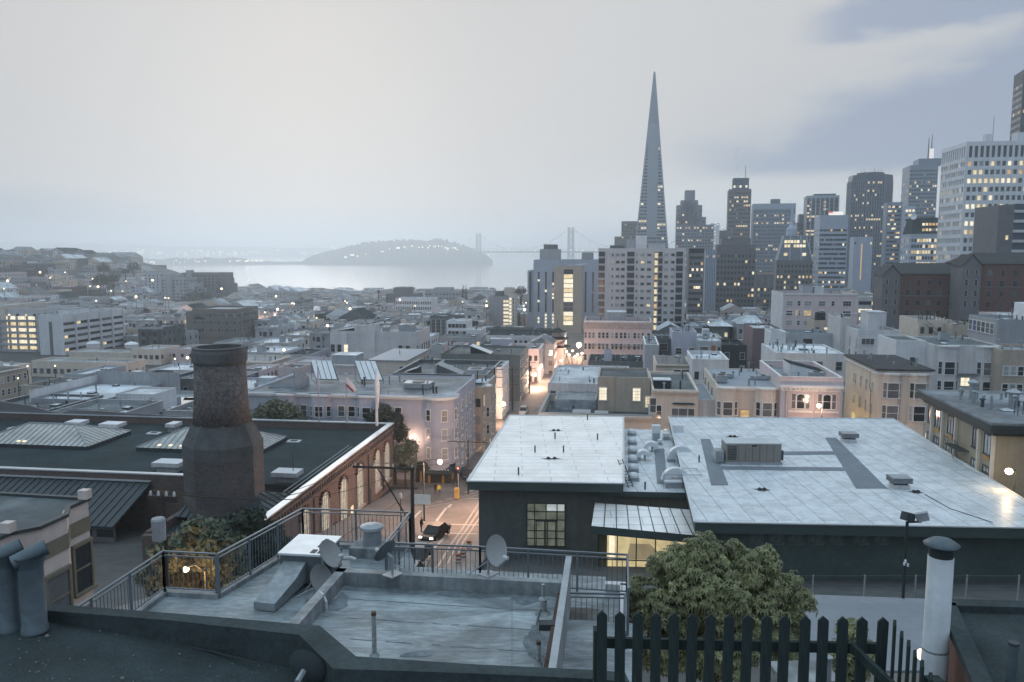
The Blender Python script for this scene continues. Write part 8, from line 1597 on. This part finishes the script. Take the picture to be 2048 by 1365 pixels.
# hillside and waterfront trees
HL = mat('distant_foliage', (.035, .048, .038), .85, .35, .1, .6)
for px, py, rp_, D, lab in ((145, 517, 12, 880, 'rounded tree standing alone on the hill crest'), (207, 535, 14, 800, 'broad dark tree on the shoulder of the hill'), (267, 533, 14, 830, 'domed tree against the bay at the end of the hill crest'), (250, 542, 8, 800, 'small round tree between two larger ones on the hill'), (8, 522, 6, 880, 'pointed tree at the frame edge on the hill crest'), (372, 562, 16, 770, 'dark tree climbing the cliff flats'), (395, 590, 22, 740, 'wide dark tree mass below the cliff flats'), (420, 600, 16, 720, 'dark tree at the foot of the cliff'), (380, 600, 20, 720, 'dense dark tree under the stepped cliff flats'), (200, 560, 18, 700, 'dark grove tree on the middle slope'), (225, 556, 14, 710, 'dark grove tree beside another on the middle slope'), (60, 535, 10, 800, 'dull green tree below the hill crest'), (1042, 580, 12, 520, 'round dark tree clump beside the pale slim tower'), (1030, 586, 9, 520, 'lower dark tree beside the pale slim tower'), (15, 742, 16, 215, 'dark hedge-like tree beside the tan terrace'), (45, 745, 14, 218, 'dark hedge-like tree below the gallery block'), (757, 583, 3, 700, 'tiny palm-like tree against the bright water'), (320, 650, 9, 400, 'dark tree between the low shed and the concrete block'), (352, 632, 9, 430, 'dark tree behind the low tan shed'), (290, 620, 8, 480, 'dark tree on the lower slope')):
    p = at(px, py, D); r = rp_ / F * D; gz = ground(p.x, p.y); b_ = Vector((p.x, p.y, min(gz, p.z - r * .8))); h = p.z - b_.z
    tree('hill_tree', lab, b_, [(0, 0, h, r, r * .8), (-r * .55, 0, h - r * .25, r * .6, r * .5), (r * .55, .2, h - r * .2, r * .62, r * .5)], max(.28, r * .10), 650, HL, seed=int(px))
for px, hpx in ((926, 24), (932, 22)):
    p = at(px, 590, 640); b_ = Vector((p.x, p.y, ground(p.x, p.y))); hh = at(px, 590 - hpx, 640).z - b_.z
    tree('poplar', ('taller' if px == 926 else 'shorter') + ' of two thin poplars against the bright water', b_, [(0, 0, hh * .6, 1.3, hh * .4)], .4, 420, HL, seed=px)
# ---------------------------------------------------------------- the rest of the town: row houses on the flats and on the hill
WALLS = [(W_WHITE, 'white'), (W_PALE, 'pale'), (W_GREY, 'grey'), (W_DARK, 'dark grey'), (W_PINK, 'pinkish'), (W_TAN, 'tan'), (W_CREAM, 'cream'), (W_BROWN, 'brown'), (W_BLUE, 'blue-grey'), (W_REDBR, 'red brick')]
ROOFS = [(R_TAR, 'tar'), (R_GREY, 'grey'), (R_PALE, 'pale'), (R_DARK, 'black')]
rf = random.Random(33)
def far_house(mb, x, y, z0, w, l, h, ww, rr_, r, lit, gable=False, base_m=0, M=None):
    n0 = len(mb.v); mb.box(0, w, 0, l, 0, h, 0)
    if gable: mb.add([(-.2, -.2, h), (w + .2, -.2, h), (w + .2, l + .2, h), (-.2, l + .2, h), (w / 2, -.2, h + w * .28), (w / 2, l + .2, h + w * .28)], [(0, 1, 4), (1, 2, 5, 4), (2, 3, 5), (3, 0, 4, 5)], [0, 1, 0, 1])
    else:
        mb.box(.25, w - .25, .25, l - .25, h - .3, h + .02, 1); mb.box(0, w, 0, .22, h, h + .5, 4); mb.box(w - .22, w, .222, l, h, h + .5, 0); mb.box(0, .22, .222, l, h, h + .5, 0); mb.box(.22, w - .222, l - .22, l, h, h + .5, 0)
        if r.random() < .6: q, s_ = r.uniform(.1, .6) * w, r.uniform(.2, .7) * l; mb.box(q, q + r.uniform(1.2, w * .35), s_, min(l, s_ + r.uniform(1.5, 4)), h, h + r.uniform(1, 2.6), r.choice((0, 1, 4)))
        for _ in range(r.randint(1, 4)): q, s_ = r.uniform(.5, w - .7), r.uniform(.5, l - .7); mb.box(q, q + .25, s_, s_ + .25, h, h + r.uniform(.6, 1.5), 4)
        if r.random() < .35: q, s_ = r.uniform(.5, max(.6, w - 2)), r.uniform(.5, l - 2); mb.box(q, q + 1.3, s_, s_ + 1.2, h, h + .45, 1)
    if ww:
        mb.box(-.25, w + .25, -.35, -.005, h - .25, h + .1, 4)
        for q in ([w * .5] if w < 9 else [w * .27, w * .73]):
            mb.prism([(q - 1.5, -.001), (q - 1.0, -.85), (q + 1.0, -.85), (q + 1.5, -.001)], 1.5, h - .3, 0)
            for j in range(3): z = h - 2.8 - j * 3.0; mb.box(q - .7, q + .7, -.92, -.851, z, z + 1.7, 3 if r.random() < lit else 2)
        q, s_ = r.uniform(.5, w - 1), r.uniform(1, l - 1); mb.box(q, q + .08, s_, s_ + .08, h, h + r.uniform(2, 4), 4)
        if r.random() < .4: mb.box(q - .5, q + .6, s_ + .3, s_ + .4, h + 1.6, h + 1.68, 4)
        for _ in range(r.randint(2, 6)): q, s_ = r.uniform(.5, w - .7), r.uniform(.5, l - .7); mb.box(q, q + r.uniform(.2, .9), s_, s_ + r.uniform(.2, .9), h, h + r.uniform(.3, 1.3), r.choice((4, 1, 2)))
    nz = max(1, int((h - 1.2) / 3)); nx = max(2, int(w / 2.6)); ny = max(2, int(l / 3))
    for j in range(nz):
        z = h - 2.6 - j * 3.0
        for k in range(nx):
            if r.random() < .12: continue
            xx = w * (k + .5) / nx; mb.box(xx - .5, xx + .5, -.05, 0, z, z + 1.5, 3 if r.random() < lit else 2)
        for k in range(ny):
            if r.random() < .2: continue
            yy = l * (k + .5) / ny; mb.box(w, w + .05, yy - .45, yy + .45, z, z + 1.5, 3 if r.random() < lit else 2); mb.box(-.05, 0, yy - .45, yy + .45, z, z + 1.5, 2)
    if M is not None: mb.xf(M, n0)
def free(s0_, s1_, t0_, t1_, boxes, m=.8): return not any(s0_ < b[1] + m and s1_ > b[0] - m and t0_ < b[3] + m and t1_ > b[2] - m for b in boxes)
BOX = list(FOOT); STREET_A, STREET_B = s0 - .5, s0 + 20
cands = []
CLEAR = [(0, 73, 725, 300), (75, 243, 720, 328), (62, 292, 752, 236), (150, 332, 736, 262), (384, 505, 688, 358), (662, 858, 735, 255), (430, 580, 755, 224), (1168, 1303, 712, 235), (1108, 1175, 648, 300), (1197, 1372, 655, 330), (975, 1031, 650, 420), (966, 1128, 690, 264), (1085, 1175, 700, 395), (1547, 1716, 650, 262), (858, 893, 666, 330), (790, 863, 617, 470), (1765, 2048, 636, 262), (362, 445, 572, 760), (880, 1040, 720, 196), (566, 727, 742, 198), (342, 420, 716, 276), (1055, 1110, 645, 440)]
def py_of(p): dz = p.z - EYE; return CY - F * (p.y * SP + dz * CP) / (p.y * CP - dz * SP)
def covers(q, a, b_): return any(q.y < c[3] and a < c[1] and b_ > c[0] and py_of(q) < c[2] - 2 for c in CLEAR)
t = 150.0
while t < 1230:
    sc = 1 + max(0, t - 300) / 900; dep = rf.uniform(12, 17) * sc
    s = -620 - t * .35
    while s < 420:
        w = rf.uniform(6.5, 13) * sc; gap = rf.choice((0, 0, 0, .4, 1.5, 4)) * sc; l = dep * rf.uniform(.8, 1.0)
        s_a, s_b = s, s + w; s += w + gap + .15
        if s_b > STREET_A and s_a < STREET_B and t < 430: continue
        p = CD * s_a + DD * t; gz = min(ground(p.x, p.y), ground(p.x + w, p.y), ground(p.x, p.y + l)); hill = gz > base(p.y) + 6 and p.x < 0
        if p.y > 1235: continue
        if gz < 1.2: continue
        h = rf.uniform(6, 11.5) if not hill else rf.uniform(5.5, 9); q = Vector((p.x, p.y, gz + h)); a, b_ = px_of(q), px_of(q + CD * w)
        if b_ < -10 or a > 2070: continue
        if p.x > 0 and t > 760: continue
        if p.x > 30 and (t > 470 or h > 10): h = min(h, 8)
        if not free(s_a, s_b, t, t + l, BOX) or covers(q, a, b_): continue
        cands.append((q.y, s_a, t, w, l, gz - 2, h + 2, hill, (a + b_) / 2, (CY - 0)))
    t += dep + (rf.choice((1.5, 1.5, 9)) * sc)
# a second, finer sowing on the hillside
for _ in range(1500):
    Y = rf.uniform(430, 1010); px = rf.uniform(-5, 440); X = (px - CX) / F * Y; w, l = rf.uniform(5, 11), rf.uniform(6, 11); p = Vector((X, Y, 0)); gz = ground(X, Y)
    if gz < base(Y) + 4: continue
    s_a, t_ = p.dot(CD), p.dot(DD)
    if not free(s_a, s_a + w, t_, t_ + l, BOX + [(c[1], c[1] + c[3], c[2], c[2] + c[4]) for c in cands if c[7]], .3): continue
    h = rf.uniform(5, 9); cands.append((Y, s_a, t_, w, l, gz - 3, h + 3, True, px, 0))
def shown(c): return (c[3] * c[6]) / c[0] ** 2
cands.sort(key=lambda c: -shown(c))
LM = [(20, 'the gallery block'), (150, 'the white slab block'), (300, 'the plain pale block'), (440, 'the concrete block'), (540, 'the cream corner block'), (640, 'the pinkish commercial block'), (740, 'the white hall'), (820, 'the blue-grey shed roof'), (880, 'the arched glass building'), (960, 'the long pale grey block'), (1010, 'the slim lit tower'), (1090, 'the pagoda'), (1235, 'the pink apartment house'), (1330, 'the tall box building'), (1420, 'the terrace house'), (1500, 'the ribbed hall'), (1630, 'the pinkish walk-up'), (1740, 'the aluminium-windowed house'), (1850, 'the cream stair house'), (1960, 'the shingled house'), (2040, 'the frame edge')]
used = set(); stuff = {}; nh = 0
ALLM = [w_[0] for w_ in WALLS] + [r_[0] for r_ in ROOFS] + [G_DARK, G_LIT, TRIMG]
smb = MB()
for i, c in enumerate(cands):
    Yv, s_a, t_, w, l, z0, h, hill, px, _q = c
    r = random.Random(i * 17 + 3); wi = r.choices(range(10), (3, 4, 4, 2, 4, 4, 4, 2, 2, 2))[0]; ri = r.choices(range(4), (4, 5, 3, 2))[0]; gab = r.random() < (.3 if hill else .08); lit = r.choice((0, 0, .04, .12)) if Yv < 700 else r.choice((0, 0, .05, .1))
    p = CD * s_a + DD * t_; M_ = Matrix.Translation((p.x, p.y, z0)) @ Matrix.Rotation(-G, 4, 'Z')
    if nh < 285:
        nh += 1; mb = MB(); far_house(mb, 0, 0, 0, w, l, h, nh < 150 and not gab, None, r, lit, gab)
        q = at(px, 600, 100); lm = min(LM, key=lambda a: abs(a[0] - px))[1]
        where = ('high on the hill above ' if Yv > 780 else 'on the slope above ') if hill else ('right behind ' if Yv < 300 else ('some way beyond ' if Yv < 520 else 'far beyond '))
        size = ('narrow ' if w < 8 else ('broad ' if w > 14 else ''))
        lab0 = f"{size}{WALLS[wi][1]} house with {'a gabled ' if gab else 'a flat '}{ROOFS[ri][1]} roof {where}{lm}"
        nw_ = {0: '', .04: ', few windows lit', .12: ', several windows lit', .05: ', few windows lit', .1: ', several windows lit'}[lit]
        lab = lab0 if lab0 not in used else lab0.replace(' house', ' row house'); used.add(lab)
        o = mb.build('row_house', [WALLS[wi][0], ROOFS[ri][0], G_DARK, G_LIT, TRIMG], None, (p.x, p.y, z0), -G); tag(o, ' '.join(lab.split()[:16]), 'house', 'houses on the hill' if hill else 'houses on the flats')
    elif nh < 1200:
        nh += 1; mb = MB(); far_house(mb, 0, 0, 0, w, l, h, None, None, r, lit * .6, gab); mp_ = {0: wi, 1: 10 + ri, 2: 14, 3: 15, 4: 16}
        mb.xf(M_); n0 = len(smb.v); smb.v += mb.v; smb.f += [tuple(k + n0 for k in f) for f in mb.f]; smb.m += [mp_[k] for k in mb.m]
o = smb.build('distant_houses', ALLM); tag(o, 'mass of distant small houses beyond counting on hill and flats', None, kind='stuff')
# cliff flats at the end of the hill
for lab, x0, x1, yt, D, L, wl in (('stepped brown flats with stacked balconies on the cliff edge', 362, 436, 546, 760, 30, W_BROWN), ('grey slab of flats beside the stepped cliff flats', 322, 372, 556, 740, 20, W_GREY), ('pale terraced flats on the cliff near the domed tree', 288, 325, 546, 800, 20, W_GREY)):
    b = Bld('cliff_flats', lab, 'flats', x0, x1, yt, D, L, wl, R_GREY, par=.5); n = max(4, int(b.w / 3.4)); b.grid('F', n, 2, 3, 6, 1.5, 1.5, lit=.03); b.grid('R', 5, 2, 3, 6, 1.5, 1.5)
    if 'stepped' in lab: b.shell(6, 11, -2, 4, 0, b.H + 2.5, .3, nm='stair_tower', wall=W_CONC); b.shell(b.w + .02, b.w + 6, 2, 20, 0, b.H - 5, .4, nm='lower_terrace'); b.shell(b.w + 6.02, b.w + 10, 4, 18, 0, b.H - 10, .4, nm='lower_terrace')
    b.done()
# town lamps scattered among the roofs
lsph = MB().lathe([(.02, -1), (.75, -.6), (1, 0), (.7, .7), (.02, 1)], 0, 0, 8).mesh('town_lamp_head', [LAMPF], True); lpole = MB().cyl(0, 0, -7, -1, .12, n=5).mesh('town_lamp_post', [METALD])
tl = [(36, 526, 900), (68, 525, 860), (130, 545, 700), (80, 545, 720), (185, 558, 560), (180, 573, 560), (196, 574, 560), (245, 583, 500), (252, 563, 560), (305, 561, 600), (222, 582, 480), (192, 602, 430), (272, 594, 450), (330, 596, 450), (337, 597, 450), (6, 538, 800), (8, 578, 560), (55, 612, 480), (15, 562, 620), (100, 556, 640), (672, 621, 420), (700, 618, 400), (694, 606, 420), (530, 625, 400), (555, 619, 420), (584, 607, 450), (588, 608, 450), (552, 593, 700), (690, 603, 430), (633, 636, 330), (655, 652, 300), (925, 604, 420), (1047, 612, 360), (1049, 620, 340), (1052, 606, 380), (973, 603, 420), (973, 612, 400), (55, 733, 205), (110, 732, 225), (225, 735, 225), (36, 757, 185), (350, 718, 240), (375, 716, 245), (326, 668, 330), (327, 686, 320), (315, 672, 330), (240, 652, 350), (838, 706, 215), (568, 700, 225), (1417, 645, 300), (1180, 650, 330), (800, 600, 470), (830, 612, 450), (498, 560, 900), (443, 578, 740)]
for i, (px, py, D) in enumerate(tl):
    p = at(px, py, D); t_ = thing('town_lamp', 'small warm town lamp glowing among the roofs of the valley', 'street lamp', p, 0, 'town lamps among the roofs'); sc = (.42 if i % 3 else .8) * (D / 500) ** .7; link('lamp_head', lsph, t_).scale = (sc, sc, sc); link('lamp_post', lpole, t_)
for px, py, D, pw_ in ((672, 621, 420, 12000), (530, 625, 400, 16000), (588, 607, 450, 14000), (192, 602, 430, 9000), (337, 597, 450, 12000), (225, 735, 225, 2600), (375, 716, 245, 3500), (130, 545, 700, 14000), (1047, 616, 360, 8000)):
    l = bpy.data.lights.new('town_light', 'POINT'); l.energy = pw_ * .3; l.color = (1, .66, .5); l.shadow_soft_size = 1; o = bpy.data.objects.new('town_light', l); C.objects.link(o); o.location = at(px, py, D - 4)
for b in ALLB: b.done()
